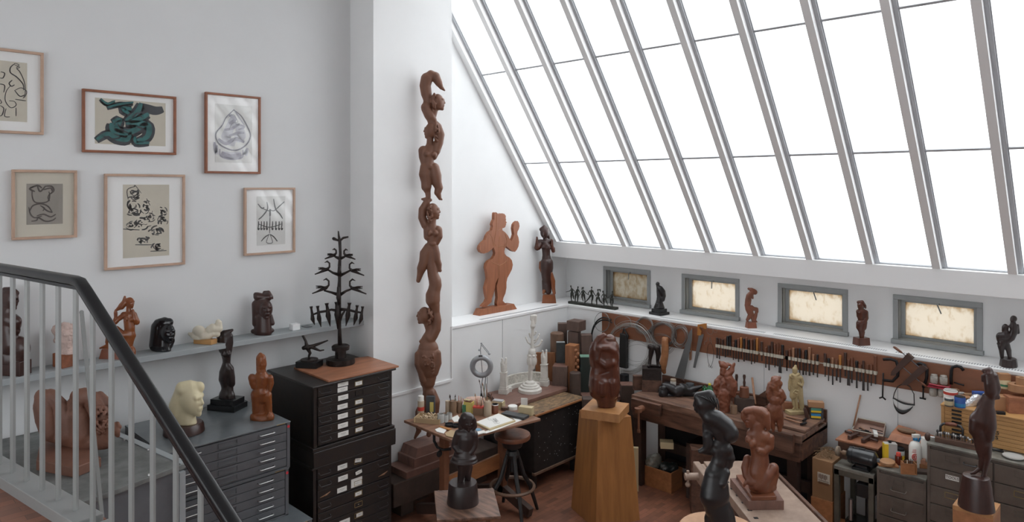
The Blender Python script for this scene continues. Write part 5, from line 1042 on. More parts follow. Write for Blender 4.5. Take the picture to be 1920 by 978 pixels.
base_box(F_, 36, 26, BZ, BZ+22*F_.s, -10).build('wooden_block', 'bench_wood', t, bevel=.003)
base_box(F_, 35, 26, BZ+22*F_.s, BZ+43*F_.s, -10).build('speckled_block', 'dark_bronze', t, bevel=.003)
v0 = 742-43
P_ = sc(1100, 560, 5.433, [ch((645, 545, 26), (665, 555, 30), (655, 620, 24), (645, 680, 16), (640, 730, 18, -10), (630, 738, 16, -24)), ch((720, 560, 32), (730, 620, 28), (722, 690, 16), (730, 730, 18), (745, 742, 14, -16)), ch((640, 738, 14), (735, 742, 12))])
F_.mesh(P_, 'legs', 'dark_bronze', t, k=.8, h=.45, zcut=BZ+42.5*F_.s)
# ---- white plaster models on the slab
ZP = .945
F_ = Fig(993.8, 733, z=ZP)
t = thing('plaster_candelabra', 'white plaster tree-shaped candelabra model on a stepped round foot', 'sculpture', tuple(F_.o))
s_ = F_.s/4.888
MB().lathe([(108*s_, 0), (108*s_, 26*s_), (98*s_, 34*s_), (90*s_, 36*s_), (88*s_, 50*s_), (72*s_, 54*s_), (68*s_, 68*s_), (48*s_, 72*s_), (44*s_, 88*s_), (24*s_, 100*s_), (4*s_, 100*s_)], F_.o, 48).build('stepped_foot', 'plaster', t, smooth='auto')
def W(x, y, d=0): return F_.w(870+x/4.888, 580+y/4.888, d)
MB().tube([W(606, 670), W(612, 530), W(618, 520)], [17*s_, 23*s_, 30*s_], 16).build('column', 'plaster', t, smooth='auto')
P_ = sc(870, 580, 4.888, [ch((620, 530, 28), (622, 470, 38), (622, 420, 36)), *[el(622+34*math.cos(a), 470, 13, 40, 14, 34*math.sin(a)) for a in (0, 1.05, 2.1, 3.14, 4.2, 5.2)], *[el(622+34*math.cos(a), 420, 11, 12, 11, 34*math.sin(a)) for a in (0, 1.05, 2.1, 3.14, 4.2, 5.2)], ch((625, 395, 36), (625, 385, 34)), ch((628, 370, 18), (625, 260, 13), (628, 180, 14), (632, 150, 24), (632, 100, 16), (640, 60, 16)), ch((620, 90, 14), (618, 60, 12)), ch((650, 120, 14), (655, 60, 14))])
F_.mesh(P_, 'figure_shaft', 'plaster', t, k=.8, h=.45)
for pts_ in ([(615, 320), (585, 300), (568, 255)], [(635, 345), (690, 330), (712, 285)], [(628, 285), (670, 275), (688, 230)], [(620, 265), (605, 245), (600, 222)], [(630, 310), (655, 300), (662, 285)], [(630, 240), (650, 225), (658, 208)]):
    MB().tube([W(*q) for q in pts_], [8*s_, 8*s_, 7*s_], 8).sph(W(*pts_[-1]), 9*s_, 8, 6).build('branch', 'plaster', t, smooth=True)
L0 = oZ(944.7, 737, ZP); R0 = oZ(1020.4, 722, ZP)
t = thing('plaster_bench_model', 'white plaster model of a curved bench between two figure-topped square pillars', 'sculpture', tuple((L0+R0)/2))
for c, (px, py), sd in ((L0, (944.7, 737), 3), (R0, (1020.4, 722), 4)):
    f_ = Fig(px, py, z=ZP); f_.o = Vector((c.x, c.y, ZP)); s_ = f_.s
    pm = MB(); base_box(f_, 17, 15, ZP, ZP+9*s_, -18, mb=pm); base_box(f_, 14.5, 13, ZP+9*s_, ZP+13*s_, -18, mb=pm); base_box(f_, 12.5, 11, ZP+13*s_, ZP+39*s_, -18, top=.9, mb=pm); base_box(f_, 13, 11.5, ZP+38*s_, ZP+40*s_, -18, mb=pm)
    pm.build('pillar', 'plaster', t, bevel=.002)
    pr_ = [ch((px-3, py-44, 3), (px-3, py-56, 3.4), (px-2, py-62, 2)), ch((px+3, py-44, 3), (px+3, py-56, 3), (px+4, py-63, 1.8)), ch((px, py-42, 5), (px, py-52, 4)), el(px-3, py-64, 2, 2.4), el(px+4, py-65, 2, 2.4)]
    f_.mesh(pr_, 'figures', 'plaster', t, k=1, h=.4)
cen = (L0+R0)/2; half = (R0-L0)*.5; perp = Vector((-half.y, half.x, 0)).normalized()
if perp.dot(Vector((FW[0], FW[1], 0))) < 0: perp = -perp
def arcw(r0, z0, z1, k_, nm_, mth):
    v = []; f = []; n = 26
    for i in range(n+1):
        a = math.pi*i/n
        for rr in (1.0, 1.0-r0):
            for z in (z0, z1): v.append(cen-half*(math.cos(a)*rr)*.93+perp*(math.sin(a)*rr*half.length*k_)+Vector((0, 0, z-ZP)))
    for i in range(n):
        b = i*4; f += [(b, b+1, b+5, b+4), (b+2, b+6, b+7, b+3), (b+1, b+3, b+7, b+5), (b, b+4, b+6, b+2)]
    f += [(0, 2, 3, 1), (n*4, n*4+1, n*4+3, n*4+2)]
    MB().add(v, f).build(nm_, mth, t)
mat('plaster_relief', (.64, .61, .55), .7, var=.3, scale=30, bump=1.0, bscale=60)
arcw(.10, ZP, ZP+.155, .52, 'curved_back', 'plaster_relief'); arcw(.34, ZP, ZP+.05, .52, 'curved_seat', 'plaster'); arcw(.12, ZP+.155, ZP+.168, .52, 'coping', 'plaster')
# ---- framed pictures on the left wall
mat('frame_pale', (.50, .34, .25), .45, var=.15, scale=8); mat('frame_brown', (.27, .10, .05), .4, var=.25, scale=8)
mat('mount_white', (.84, .84, .83), .7); mat('mount_cream', (.58, .54, .45), .75)
mat('paper_cream', (.58, .54, .45), .8, var=.06, scale=6); mat('paper_white', (.66, .66, .64), .8); mat('paper_grey', (.27, .245, .215), .8, var=.1, scale=5)
mat('ink_black', (.03, .03, .03), .7); mat('ink_grey', (.10, .10, .10), .8, var=.5, scale=40); mat('ink_pale', (.50, .50, .54), .8); mat('ink_lilac', (.33, .32, .38), .8, var=.25, scale=20); mat('ink_teal', (.01, .13, .13), .6, var=.5, scale=20); mat('ink_dark', (.02, .025, .035), .6); mat('ink_brown', (.06, .045, .04), .7)
def mat_glass():
    m = bpy.data.materials.new('picture_glass'); m.use_nodes = True; nt = m.node_tree; N = nt.nodes; Lk = nt.links; N.clear()
    o = N.new('ShaderNodeOutputMaterial'); mx = N.new('ShaderNodeMixShader'); tr = N.new('ShaderNodeBsdfTransparent'); gl_ = N.new('ShaderNodeBsdfGlossy'); mx.inputs[0].default_value = .05
    gl_.inputs['Roughness'].default_value = .04; Lk.new(tr.outputs[0], mx.inputs[1]); Lk.new(gl_.outputs[0], mx.inputs[2]); Lk.new(mx.outputs[0], o.inputs[0]); M['picture_glass'] = m
mat_glass()
def picture(nm, label, quad, inner, fm, mm, pm_, strokes, ox, oy, s, fw=.021):
    # quad/inner: left, top, right, bottom on the wall in metres via the frame's corners
    x0 = oY(quad[0], quad[1], 6.605).x; x1 = oY(quad[2], quad[1], 6.605).x
    z1 = (oY(quad[0], quad[1], 6.605).z+oY(quad[2], quad[4], 6.605).z)/2; z0 = (oY(quad[0], quad[3], 6.605).z+oY(quad[2], quad[5], 6.605).z)/2
    t = thing(nm, label, 'picture', ((x0+x1)/2, 6.62, z0))
    f = MB().box(x0, x1, 6.602, 6.635, z1-fw, z1).box(x0, x1, 6.602, 6.635, z0, z0+fw).box(x0, x0+fw, 6.602, 6.635, z0+fw, z1-fw).box(x1-fw, x1, 6.602, 6.635, z0+fw, z1-fw); f.build('frame', fm, t, bevel=.003)
    B(x0+fw*.8, x1-fw*.8, 6.622, 6.634, z0+fw*.8, z1-fw*.8).build('mount', mm, t)
    a = oY(ox+inner[0]/s, oy+inner[1]/s, 6.62); b = oY(ox+inner[2]/s, oy+inner[3]/s, 6.62)
    B(a.x, b.x, 6.6205, 6.6222, b.z, a.z).build('paper', pm_, t)
    for j, (sn, smt, lst) in enumerate(strokes):
        mb = MB(); y_ = 6.6195-.0015*j
        for st in lst:
            wd = st[0]; pts = [oY(ox+x/s, oy+y/s, y_) for x, y in st[1]]
            w2 = wd/s*5.7/FP/2*1.06
            # smooth the line
            P2 = []
            for i in range(len(pts)-1):
                p0, p1, p2, p3 = pts[max(i-1, 0)], pts[i], pts[i+1], pts[min(i+2, len(pts)-1)]
                for q in range(4):
                    tt = q/4; P2.append(.5*((2*p1)+(p2-p0)*tt+(2*p0-5*p1+4*p2-p3)*tt*tt+(3*p1-p0-3*p2+p3)*tt**3))
            P2.append(pts[-1]); n = len(P2); v = []
            for i, p in enumerate(P2):
                d = (P2[min(i+1, n-1)]-P2[max(i-1, 0)]); d.y = 0; d = d.normalized() if d.length > 0 else Vector((1, 0, 0)); nn = Vector((-d.z, 0, d.x)); k_ = w2*(.55+.45*math.sin(math.pi*min(1, max(0, (i+.8)/(n+.6)))))
                v += [p+nn*k_, p-nn*k_]
            f_ = [(2*i, 2*i+1, 2*i+3, 2*i+2) for i in range(n-1)]
            mb.add([(q.x, y_, q.z) for q in v], f_)
        mb.build(sn, smt, t)
    B(x0+fw*.8, x1-fw*.8, 6.612, 6.614, z0+fw*.8, z1-fw*.8).build('glass', 'picture_glass', t)
A_ = (0, 60, 3.492); B_ = (0, 300, 3.057)
tl = [(50, [(905, 480), (960, 500), (1020, 515), (1068, 505)]), (60, [(920, 470), (900, 520), (860, 560), (820, 590)]), (50, [(860, 510), (800, 505), (840, 540)]), (60, [(970, 540), (900, 580), (840, 590)]), (60, [(735, 595), (780, 580), (760, 640), (810, 660)]), (70, [(730, 600), (740, 650), (850, 660), (960, 600)]), (66, [(820, 600), (900, 600), (970, 620), (960, 690), (890, 720)]), (55, [(850, 660), (830, 710), (760, 700), (700, 670), (630, 710)]), (40, [(880, 690), (890, 728), (975, 730)]), (22, [(655, 440), (700, 475), (750, 455)]), (26, [(700, 500), (770, 480), (870, 465)]), (26, [(660, 450), (720, 480), (800, 470), (780, 495)]), (30, [(780, 470), (830, 475), (868, 470)])]
picture('framed_painting', 'framed teal and black brush painting of a twisting nude in brown frame', (154.6, 163.7, 330.8, 282.8, 183.1, 292.5), (622, 428, 1084, 748), 'frame_brown', 'mount_white', 'paper_cream', [('dark_brushwork', 'ink_dark', [(w_*1.22, p_) for w_, p_ in tl]), ('teal_brushwork', 'ink_teal', [(w_*.55, [(x+4, y-6) for x, y in p_]) for w_, p_ in tl[1:11]]), ('dark_shading', 'ink_dark', [(9, [(870, 560), (900, 530), (930, 560)]), (9, [(770, 600), (800, 640), (840, 660)]), (14, [(900, 620), (940, 640), (930, 690)]), (9, [(680, 680), (730, 700), (790, 690)])])], *A_)
lil = [(12, [(1530, 510), (1480, 560), (1455, 610), (1415, 660), (1420, 710), (1460, 750), (1540, 775), (1610, 740), (1640, 680), (1620, 620), (1580, 550), (1530, 510)]), (26, [(1500, 540), (1540, 570), (1500, 600)]), (20, [(1470, 640), (1520, 630), (1570, 600)]), (26, [(1430, 700), (1480, 730), (1540, 700), (1600, 720)]), (20, [(1500, 680), (1560, 660), (1600, 660)]), (34, [(1450, 790), (1510, 815), (1580, 800)]), (14, [(1440, 765), (1445, 810), (1510, 830), (1585, 820), (1590, 770)]), (20, [(1405, 720), (1415, 790), (1420, 740)]), (20, [(1620, 760), (1600, 800), (1620, 780)]), (16, [(1540, 600), (1600, 620), (1560, 640)]), (10, [(1530, 505), (1560, 550), (1600, 610)])]
picture('framed_drawing', 'framed lilac-grey wash drawing of a rounded seated form in brown frame', (385.2, 170.5, 489.1, 322.6, 183.1, 327.8), (1408, 468, 1650, 858), 'frame_brown', 'mount_white', 'paper_white', [('pale_wash', 'ink_pale', [(70, [(1530, 560), (1500, 640), (1480, 700), (1540, 730)]), (70, [(1560, 610), (1580, 680), (1540, 700)]), (60, [(1450, 800), (1520, 812), (1580, 800)]), (30, [(1405, 730), (1420, 800)]), (26, [(1620, 760), (1610, 810)])]), ('wash', 'ink_lilac', lil), ('pencil', 'ink_grey', [(4, p_) for w_, p_ in lil[:1]]+[(3, [(1500, 640), (1520, 600), (1560, 590)]), (3, [(1520, 720), (1545, 690), (1580, 700)]), (3, [(1490, 560), (1530, 540), (1560, 590)])])], *A_)
blk = [(7, [(100, 205), (70, 230), (68, 265), (110, 295), (150, 340), (155, 380)]), (5, [(95, 215), (130, 230), (110, 240), (130, 260), (160, 330), (165, 400), (150, 435)]), (7, [(80, 315), (60, 335), (75, 355), (95, 345)]), (5, [(70, 350), (40, 390), (35, 450), (70, 495), (105, 480), (95, 455), (60, 450)]), (6, [(95, 380), (130, 420), (165, 410)]), (5, [(100, 440), (170, 450)]), (5, [(100, 380), (140, 365), (175, 390), (160, 430)]), (6, [(5, 260), (30, 270), (20, 300), (0, 300)]), (6, [(0, 340), (30, 350), (25, 395)]), (6, [(0, 480), (25, 500), (15, 540), (0, 550)]), (5, [(40, 500), (30, 550), (65, 555)]), (5, [(105, 495), (105, 550)]), (4, [(100, 205), (125, 215), (105, 235)]), (5, [(0, 440), (10, 460), (0, 470)])]
picture('framed_drawing', 'ink drawing of curving figures in pale frame, cut by the left photo edge', (-30, 86.3, 82.2, 247.6, 98.7, 252.7), (-60, 178, 178, 590), 'frame_pale', 'mount_white', 'paper_cream', [('ink_lines', 'ink_black', blk)], *A_)
br = [(9, [(175, 160), (215, 145), (240, 160)]), (9, [(200, 180), (170, 165), (195, 150)]), (9, [(255, 150), (295, 150), (308, 175), (285, 195)]), (8, [(250, 170), (290, 160), (300, 180)]), (7, [(185, 170), (185, 210), (200, 240), (240, 245), (275, 235), (285, 205), (280, 180)]), (6, [(285, 190), (275, 215), (285, 235)]), (8, [(170, 290), (190, 260), (235, 250), (275, 265), (300, 300)]), (8, [(240, 265), (270, 290), (300, 300)]), (7, [(165, 270), (175, 310), (200, 330), (240, 320)]), (8, [(210, 320), (250, 310), (290, 325), (320, 310)]), (8, [(180, 350), (210, 345), (220, 330), (260, 350), (300, 345), (320, 330)]), (6, [(230, 260), (255, 275), (245, 290)]), (9, [(215, 150), (230, 180), (260, 150)])]
picture('framed_drawing', 'brush drawing of two curly heads on grey-brown paper in cream mount', (22.2, 316.4, 144.9, 448.8, 320.3, 446.2), (152, 135, 360, 364), 'frame_pale', 'mount_cream', 'paper_grey', [('brush_lines', 'ink_brown', br)], *B_)
ch_ = []
rnd = random.Random(5)
for (cx_, cy_, rx, ry) in [(770, 190, 42, 38), (762, 255, 44, 44), (770, 300, 50, 26), (840, 270, 38, 48), (750, 375, 44, 30), (820, 360, 50, 40), (930, 300, 36, 38), (930, 350, 36, 34), (890, 410, 60, 36), (825, 460, 50, 26), (910, 495, 48, 30), (860, 330, 50, 30)]:
    for j in range(15):
        a0 = rnd.uniform(0, 6); r0 = rnd.uniform(.3, 1.0); ox_, oy_ = rnd.uniform(-.35, .35)*rx, rnd.uniform(-.35, .35)*ry; st_ = rnd.uniform(.25, .6); pts = [(cx_+ox_+rx*r0*.7*math.cos(a0+q*st_), cy_+oy_+ry*r0*.7*math.sin(a0+q*st_)) for q in range(4)]; ch_.append((rnd.uniform(3, 12), pts))
ch_ += [(4, [(770, 155), (775, 145), (810, 190)]), (5, [(735, 225), (730, 170), (775, 150)]), (5, [(840, 220), (860, 260)]), (6, [(705, 395), (800, 400)]), (6, [(775, 485), (870, 485)]), (6, [(862, 522), (955, 518)])]
picture('framed_drawing', 'large framed charcoal study of stacked tumbling figures, centre of wall', (196.3, 323.9, 347.4, 506.1, 328.8, 496.3), (705, 140, 970, 545), 'frame_pale', 'mount_white', 'paper_cream', [('charcoal', 'ink_grey', ch_)], *B_)
br = [(8, [(1478, 250), (1500, 275), (1515, 270)]), (9, [(1530, 240), (1533, 280), (1505, 320), (1482, 340)]), (6, [(1500, 275), (1540, 290), (1550, 285)]), (8, [(1630, 238), (1600, 265), (1590, 275)]), (9, [(1568, 222), (1580, 280), (1605, 310), (1620, 335)]), (6, [(1600, 265), (1570, 290), (1550, 285)]), (12, [(1548, 280), (1548, 310), (1548, 320)]), (6, [(1548, 320), (1545, 420)]), (6, [(1480, 365), (1545, 385), (1615, 365)]), (8, [(1545, 425), (1520, 440), (1497, 465)]), (8, [(1548, 425), (1570, 440), (1590, 465)]), (5, [(1540, 430), (1528, 472), (1562, 472), (1550, 430)])]
for x in (1482, 1498, 1514, 1530, 1562, 1582, 1600, 1616): br.append((8, [(x, 350), (x, 370), (x-3, 390)])); br.append((10, [(x-4, 388), (x, 398), (x+4, 388)]))
picture('framed_drawing', 'small framed ink drawing of a candelabra with bird figures, lower right', (458.6, 350.7, 553.8, 479.3, 352.3, 472.7), (1472, 208, 1635, 480), 'frame_pale', 'mount_white', 'paper_white', [('ink_lines', 'ink_grey', br)], *B_)
# ---------------------------------------------------------------- tool board on the window wall
mat('wire_grey', (.30, .29, .28), .4, metal=.7); mat('wire_bright', (.50, .49, .47), .35, metal=.6); mat('rubber_black', (.015, .015, .015), .45)
mat('handle_dark', (.06, .028, .02), .45); mat('handle_brown', (.17, .065, .035), .45); mat('handle_orange', (.42, .17, .04), .4); mat('handle_black', (.015, .014, .015), .4); mat('handle_tan', (.32, .16, .09), .5)
mat('blade', (.05, .045, .045), .5, metal=.4); mat('saw_steel', (.20, .205, .21), .4, metal=.5); mat('tape_white', (.52, .48, .40), .7); mat('red_plastic', (.45, .04, .07), .4); mat('jar_glass', (.42, .39, .35), .25, var=.4, scale=30)
XBd = XL-.02
t = tag(B(XBd, XL, .3, 5.60, 1.515, 1.812).build('tool_board', 'peg_board', bevel=.003), 'long red-brown wooden tool board fixed to the wall below the window ledge', 'board')
def PW(u, v, x=XBd-.01): return oX(u, v, x)
def c5(x, y, xx=XBd-.01): return PW(1100+x/5.433, 560+y/5.433, xx)
rnd = random.Random(9)
def coil(label, cx_, cy_, rx, ry, n, jit, rad, m, xx=XBd-.03, a0=0, a1=2*math.pi, rr=.0022, nm='wire_coil'):
    mb = MB()
    for k in range(n):
        ox_, oy_ = rnd.uniform(-jit, jit), rnd.uniform(-jit, jit); q = 1+rnd.uniform(-jit, jit)/max(rx, 1); xo = xx+rnd.uniform(-rad, rad); ph = rnd.uniform(0, 6); el_ = rnd.uniform(-.05, .05)*min(1, jit/6)
        pts = [c5(cx_+ox_+rx*q*math.cos(a)*(1+el_*math.cos(a+ph)), cy_+oy_+ry*q*math.sin(a)*(1-el_*math.sin(a+ph)), xo) for a in [a0+(a1-a0)*i/40 for i in range(40 if a1-a0 > 6.2 else 41)]]
        mb.tube(pts, rr, 6, closed=a1-a0 > 6.2)
    return tag(mb.build(nm, m, smooth=True), label, 'wire coil' if nm == 'wire_coil' else 'cable')
coil('thin grey wire ring hanging over the left end of the tool board', 155, 235, 75, 98, 3, 3, .01, 'wire_grey')
coil('thick black cable loop arching behind the headless torso', 185, 380, 128, 175, 2, 10, .012, 'rubber_black', rr=.009, a0=2.6, a1=5.3, nm='cable_loop')
coil('small open ring of thin wire right of the black cable', 365, 240, 86, 66, 3, 4, .01, 'wire_grey')
coil('largest coil of pale galvanised wire hanging on the wall right of torso', 430, 505, 222, 248, 12, 17, .03, 'wire_bright', rr=.0022)
coil('tangled dark wire ring at top of the tool board above the largest coil', 590, 268, 82, 74, 12, 9, .02, 'wire_grey')
coil('dense round bundle of grey wire beside the orange hanging wooden leg', 780, 368, 118, 122, 14, 15, .025, 'wire_grey')
coil('rightmost loose coil of grey wire, next to the hand saws', 955, 382, 78, 105, 9, 14, .02, 'wire_grey')
coil('thin loose wire loops hanging inside the largest coil', 500, 560, 150, 120, 4, 26, .02, 'wire_grey', rr=.0016)
coil('thin dark wire loop hanging below the dense bundle', 740, 470, 120, 90, 3, 22, .02, 'wire_grey', rr=.0016)
t = thing('black_bag', 'black bag hanging on a hook in front of the tool board behind wire', 'bag', tuple(c5(370, 700)))
MB().prism([(0, 0), (.13, 0), (.125, .44), (.02, .45)], c5(322, 695, XBd-.06), (0, -1, 0), (0, 0, 1), (.05, 0, 0)).build('bag_body', 'rubber_black', t, bevel=.01)
MB().tube([c5(340, 470, XBd-.04), c5(360, 380, XBd-.04), c5(380, 300, XBd-.03), c5(420, 380, XBd-.04), c5(390, 460, XBd-.04)], .012, 8).build('bag_strap', 'rubber_black', t, smooth=True)
# carved hanging leg
F_ = Fig(1247, 700, t=PW(1247, 700, XBd-.07).xy.dot(Vector(FW)))
P_ = sc(1100, 560, 5.433, [ch((798, 430, 34), (800, 500, 38), (795, 580, 38), (780, 660, 40), (775, 700, 36), (790, 745, 20)), ch((760, 690, 18), (765, 720, 16)), ch((785, 405, 20), (815, 408, 20))])
t = sculpture('wooden_leg_carving', 'orange-brown carved wooden limb leaning on wall behind the bronze legs', F_, P_, 'orange_wood', k=1, h=.5)
# saws
def saw(label, pts, hp, hm, th=.002, teeth=True):
    t = thing('hand_saw', label, 'saw', tuple(c5(*pts[0])))
    pp = [c5(x, y, XBd-.045) for x, y in pts]; n = len(pp)
    a = pp; b = [p+Vector((th, 0, 0)) for p in pp]
    MB().add(a+b, [tuple(range(n)), tuple(range(2*n-1, n-1, -1))]+[(i, (i+1) % n, (i+1) % n+n, i+n) for i in range(n)]).build('blade', 'saw_steel', t)
    hb = MB().tube([c5(x, y, XBd-.045) for x, y in hp], .014, 8); hb.build('handle', hm, t, smooth=True)
    return t
saw('large hand saw standing point up on the workbench, dark handle below', [(1075, 300), (1050, 330), (885, 840), (985, 850), (1072, 420)], [(900, 850), (930, 870), (985, 860), (995, 830), (960, 820)], 'handle_dark')
t = thing('hand_saw', 'hand saw with orange handle hanging at the middle of the tool board', 'saw', tuple(c5(1100, 690)))
MB().prism([(0, 0), (.03, .0), (.055, .43), (-.005, .43)], c5(1084, 700, XBd-.02), Vector((0, -1, .0)).normalized(), Vector((0, -.20, 1)).normalized(), (.002, 0, 0)).build('blade', 'saw_steel', t)
hm_ = [(1130, 262), (1215, 250), (1215, 305), (1195, 305), (1185, 290), (1155, 278), (1142, 295), (1155, 318), (1165, 330), (1160, 372), (1125, 370), (1128, 310)]
pp = [c5(x, y, XBd-.035) for x, y in hm_]; n = len(pp); MB().add(pp+[p+Vector((.022, 0, 0)) for p in pp], [tuple(range(n)), tuple(range(2*n-1, n-1, -1))]+[(i, (i+1) % n, (i+1) % n+n, i+n) for i in range(n)]).build('handle', 'handle_orange', t)
tag(MB().beam(c5(1070, 300, XBd-.02), c5(1062, 620, XBd-.02), .016, .01).beam(c5(1052, 540, XBd-.02), c5(1052, 625, XBd-.02), .014, .01).build('wooden_rasp', 'handle_tan'), 'thin rust-coloured rasp hanging between the two saws', 'rasp')
t = thing('caliper', 'wire calipers and small hooks hanging left of the chisel rack', 'caliper', tuple(c5(1260, 560)))
def c6(x, y, xx=XBd-.015): return PW(1280+x/8.15, 600+y/8.15, xx)
MB().tube([c6(372, 500), c6(390, 640), c6(408, 690)], .0025, 6).tube([c6(475, 500), c6(462, 620), c6(436, 700)], .0025, 6).arc(c6(408, 702), .011, 0, 6.3, .002, (0, 1, 0)).arc(c6(438, 714), .011, 0, 6.3, .002, (0, 1, 0)).tube([c6(372, 500), c6(385, 380), c6(420, 340), c6(455, 380), c6(475, 500)], .002, 6).build('caliper_legs', 'iron', t)
MB().tube([c6(330, 370), c6(340, 325), c6(370, 320), c6(380, 260)], .002, 6).tube([c6(410, 320), c6(415, 250), c6(440, 330), c6(435, 360)], .002, 6).arc(c6(415, 165), .04, 0, 6.3, .0015, (0, 1, 0)).arc(c6(500, 160), .022, 0, 6.3, .0012, (0, 1, 0)).build('wire_hooks', 'wire_grey', t)
# chisels in the rack
zt0 = 1.632
CH = []
for x, ty in [(525, 265), (562, 275), (612, 290), (652, 265), (688, 240), (727, 228), (775, 338), (812, 298), (853, 275), (893, 262), (938, 280), (975, 258), (1010, 300), (1052, 290), (1098, 300), (1138, 268), (1208, 325), (1270, 412), (1320, 388), (1366, 330), (1410, 362), (1450, 345), (1487, 470), (1525, 375), (1592, 460)]:
    CH.append((1280+x/8.15, 600+ty/8.15))
for x, ty in [(125, 300), (170, 275), (225, 258), (268, 262), (322, 265), (375, 300), (418, 290), (470, 252), (530, 355), (593, 360), (710, 345), (762, 418), (825, 408), (885, 438), (940, 370), (1018, 330), (1068, 440), (1118, 405), (1193, 455), (1243, 510), (1295, 455), (1362, 515), (1415, 512), (1478, 380)]:
    CH.append((1460+x/8.15, 620+ty/8.15))
bots = {0: 585, 1: 600, 6: 610, 7: 600, 17: 730, 18: 770, 20: 725, 22: 810, 24: 780}
bot2 = {25: 615, 29: 670, 30: 680, 31: 680, 32: 690, 33: 680, 34: 715, 35: 705, 36: 770, 37: 830, 38: 765, 39: 795, 40: 700, 41: 840, 42: 800, 43: 880, 44: 780, 45: 918, 46: 920, 47: 845, 48: 820}
hcol = ['handle_dark', 'handle_dark', 'handle_dark', 'handle_brown', 'handle_black', 'handle_black', 'handle_brown', 'handle_black', 'handle_brown', 'handle_orange', 'handle_black', 'handle_brown', 'handle_black', 'handle_brown', 'handle_dark', 'handle_orange', 'handle_dark', 'handle_brown', 'handle_dark', 'handle_dark', 'handle_brown', 'handle_brown', 'handle_brown', 'handle_black', 'handle_dark',
        'handle_dark', 'handle_brown', 'handle_tan', 'handle_dark', 'handle_black', 'handle_brown', 'handle_black', 'handle_tan', 'handle_tan', 'handle_black', 'handle_dark', 'handle_black', 'handle_tan', 'handle_brown', 'handle_orange', 'handle_dark', 'handle_brown', 'handle_brown', 'handle_black', 'handle_brown', 'handle_dark', 'handle_brown', 'handle_brown', 'handle_brown']
ordn = 'first second third fourth fifth sixth seventh eighth ninth tenth eleventh twelfth thirteenth fourteenth fifteenth sixteenth seventeenth eighteenth nineteenth'.split()
tens = {20: ('twentieth', 'twenty'), 30: ('thirtieth', 'thirty'), 40: ('fortieth', 'forty')}
def ordinal(i):
    if i <= 19: return ordn[i-1]
    a, b = tens[i//10*10]; return a if i % 10 == 0 else b+'-'+ordn[i % 10-1]
cname = {'handle_dark': 'dark brown', 'handle_brown': 'reddish brown', 'handle_black': 'black', 'handle_orange': 'orange', 'handle_tan': 'tan'}
tp = MB(); prevy = None
rnd = random.Random(12)
for i, (u_, vt) in enumerate(CH):
    top = PW(u_, vt, XBd-.018); y = top.y; zT = top.z
    if i in bots: zB = PW(u_, 600+bots[i]/8.15, XBd-.018).z
    elif i in bot2: zB = PW(u_, 620+bot2[i]/8.15, XBd-.018).z
    else: zB = zt0-rnd.uniform(.09, .15)
    t = thing('chisel', 'chisel with %s handle, %s from left in the wall rack' % (cname[hcol[i]], ordinal(i+1)), 'chisel', (XBd-.018, y, zB), 'chisels in the wall rack')
    r = rnd.uniform(.011, .0155); hb_ = zt0-rnd.uniform(.0, .035)
    MB().lathe([(r*.55, hb_-zB), (r*.9, hb_-zB+.015), (r*.8, zt0-zB+.02), (r, zT-zB-.012), (r*.98, zT-zB-.003), (r*.7, zT-zB)], (XBd-.018, y, zB), 12).build('handle', hcol[i], t, smooth='auto')
    bw = rnd.uniform(.009, .017); fl = 1.9 if i in (22, 45, 41) else 1.0
    MB().prism([(-bw*.45, 0), (bw*.45, 0), (bw*.5*fl, -(hb_-zB)*.7), (bw*.5*fl*1.1, -(hb_-zB)), (-bw*.5*fl*1.1, -(hb_-zB)), (-bw*.5*fl, -(hb_-zB)*.7)], (XBd-.02, y, hb_+.004), (0, -1, 0), (0, 0, 1), (.004, 0, 0)).build('blade', 'blade', t)
    tp.box(XBd-.033, XBd-.028, y-.013, y+.013, zt0-.018, zt0+.018).box(XBd-.03, XBd, y-.0145, y-.0125, zt0-.016, zt0+.016)
tp.box(XBd-.002, XBd, PW(*CH[-1]).y-.02, PW(*CH[0]).y+.02, zt0-.005, zt0+.005)
tag(tp.build('tape_rack', 'tape_white'), 'white tape strip looped over the chisels as a wall rack', 'tool rack')
# clamps and strap
def c3(x, y, xx=XBd-.02): return PW(1640+x/6.52, 640+y/6.52, xx)
def flatpoly(pix, fn, xx, th):
    pp = [fn(x, y, xx) for x, y in pix]; n = len(pp)
    return MB().add(pp+[p+Vector((th, 0, 0)) for p in pp], [tuple(range(n)), tuple(range(2*n-1, n-1, -1))]+[(i, (i+1) % n, (i+1) % n+n, i+n) for i in range(n)])
t = thing('handscrew_clamp', 'dark wooden handscrew clamp hanging diagonally on the tool board', 'clamp', tuple(c3(420, 350)))
flatpoly([(400, 150), (465, 205), (235, 410), (200, 410), (210, 370)], c3, XBd-.09, .045).build('jaw', 'handle_dark', t, bevel=.004)
flatpoly([(575, 290), (640, 335), (395, 530), (330, 530), (360, 490)], c3, XBd-.09, .045).build('jaw', 'handle_dark', t, bevel=.004)
MB().tube([c3(340, 140, XBd-.07), c3(540, 310, XBd-.07)], .005, 8).tube([c3(345, 315, XBd-.07), c3(550, 490, XBd-.07)], .005, 8).build('screws', 'dark_steel', t)
MB().tube([c3(228, 62, XBd-.07), c3(250, 75, XBd-.07), c3(310, 120, XBd-.07), c3(340, 140, XBd-.07)], [.008, .013, .012, .006], 10).tube([c3(550, 483, XBd-.07), c3(600, 525, XBd-.07), c3(650, 568, XBd-.07)], [.007, .012, .009], 10).build('handles', 'handle_brown', t, smooth=True)
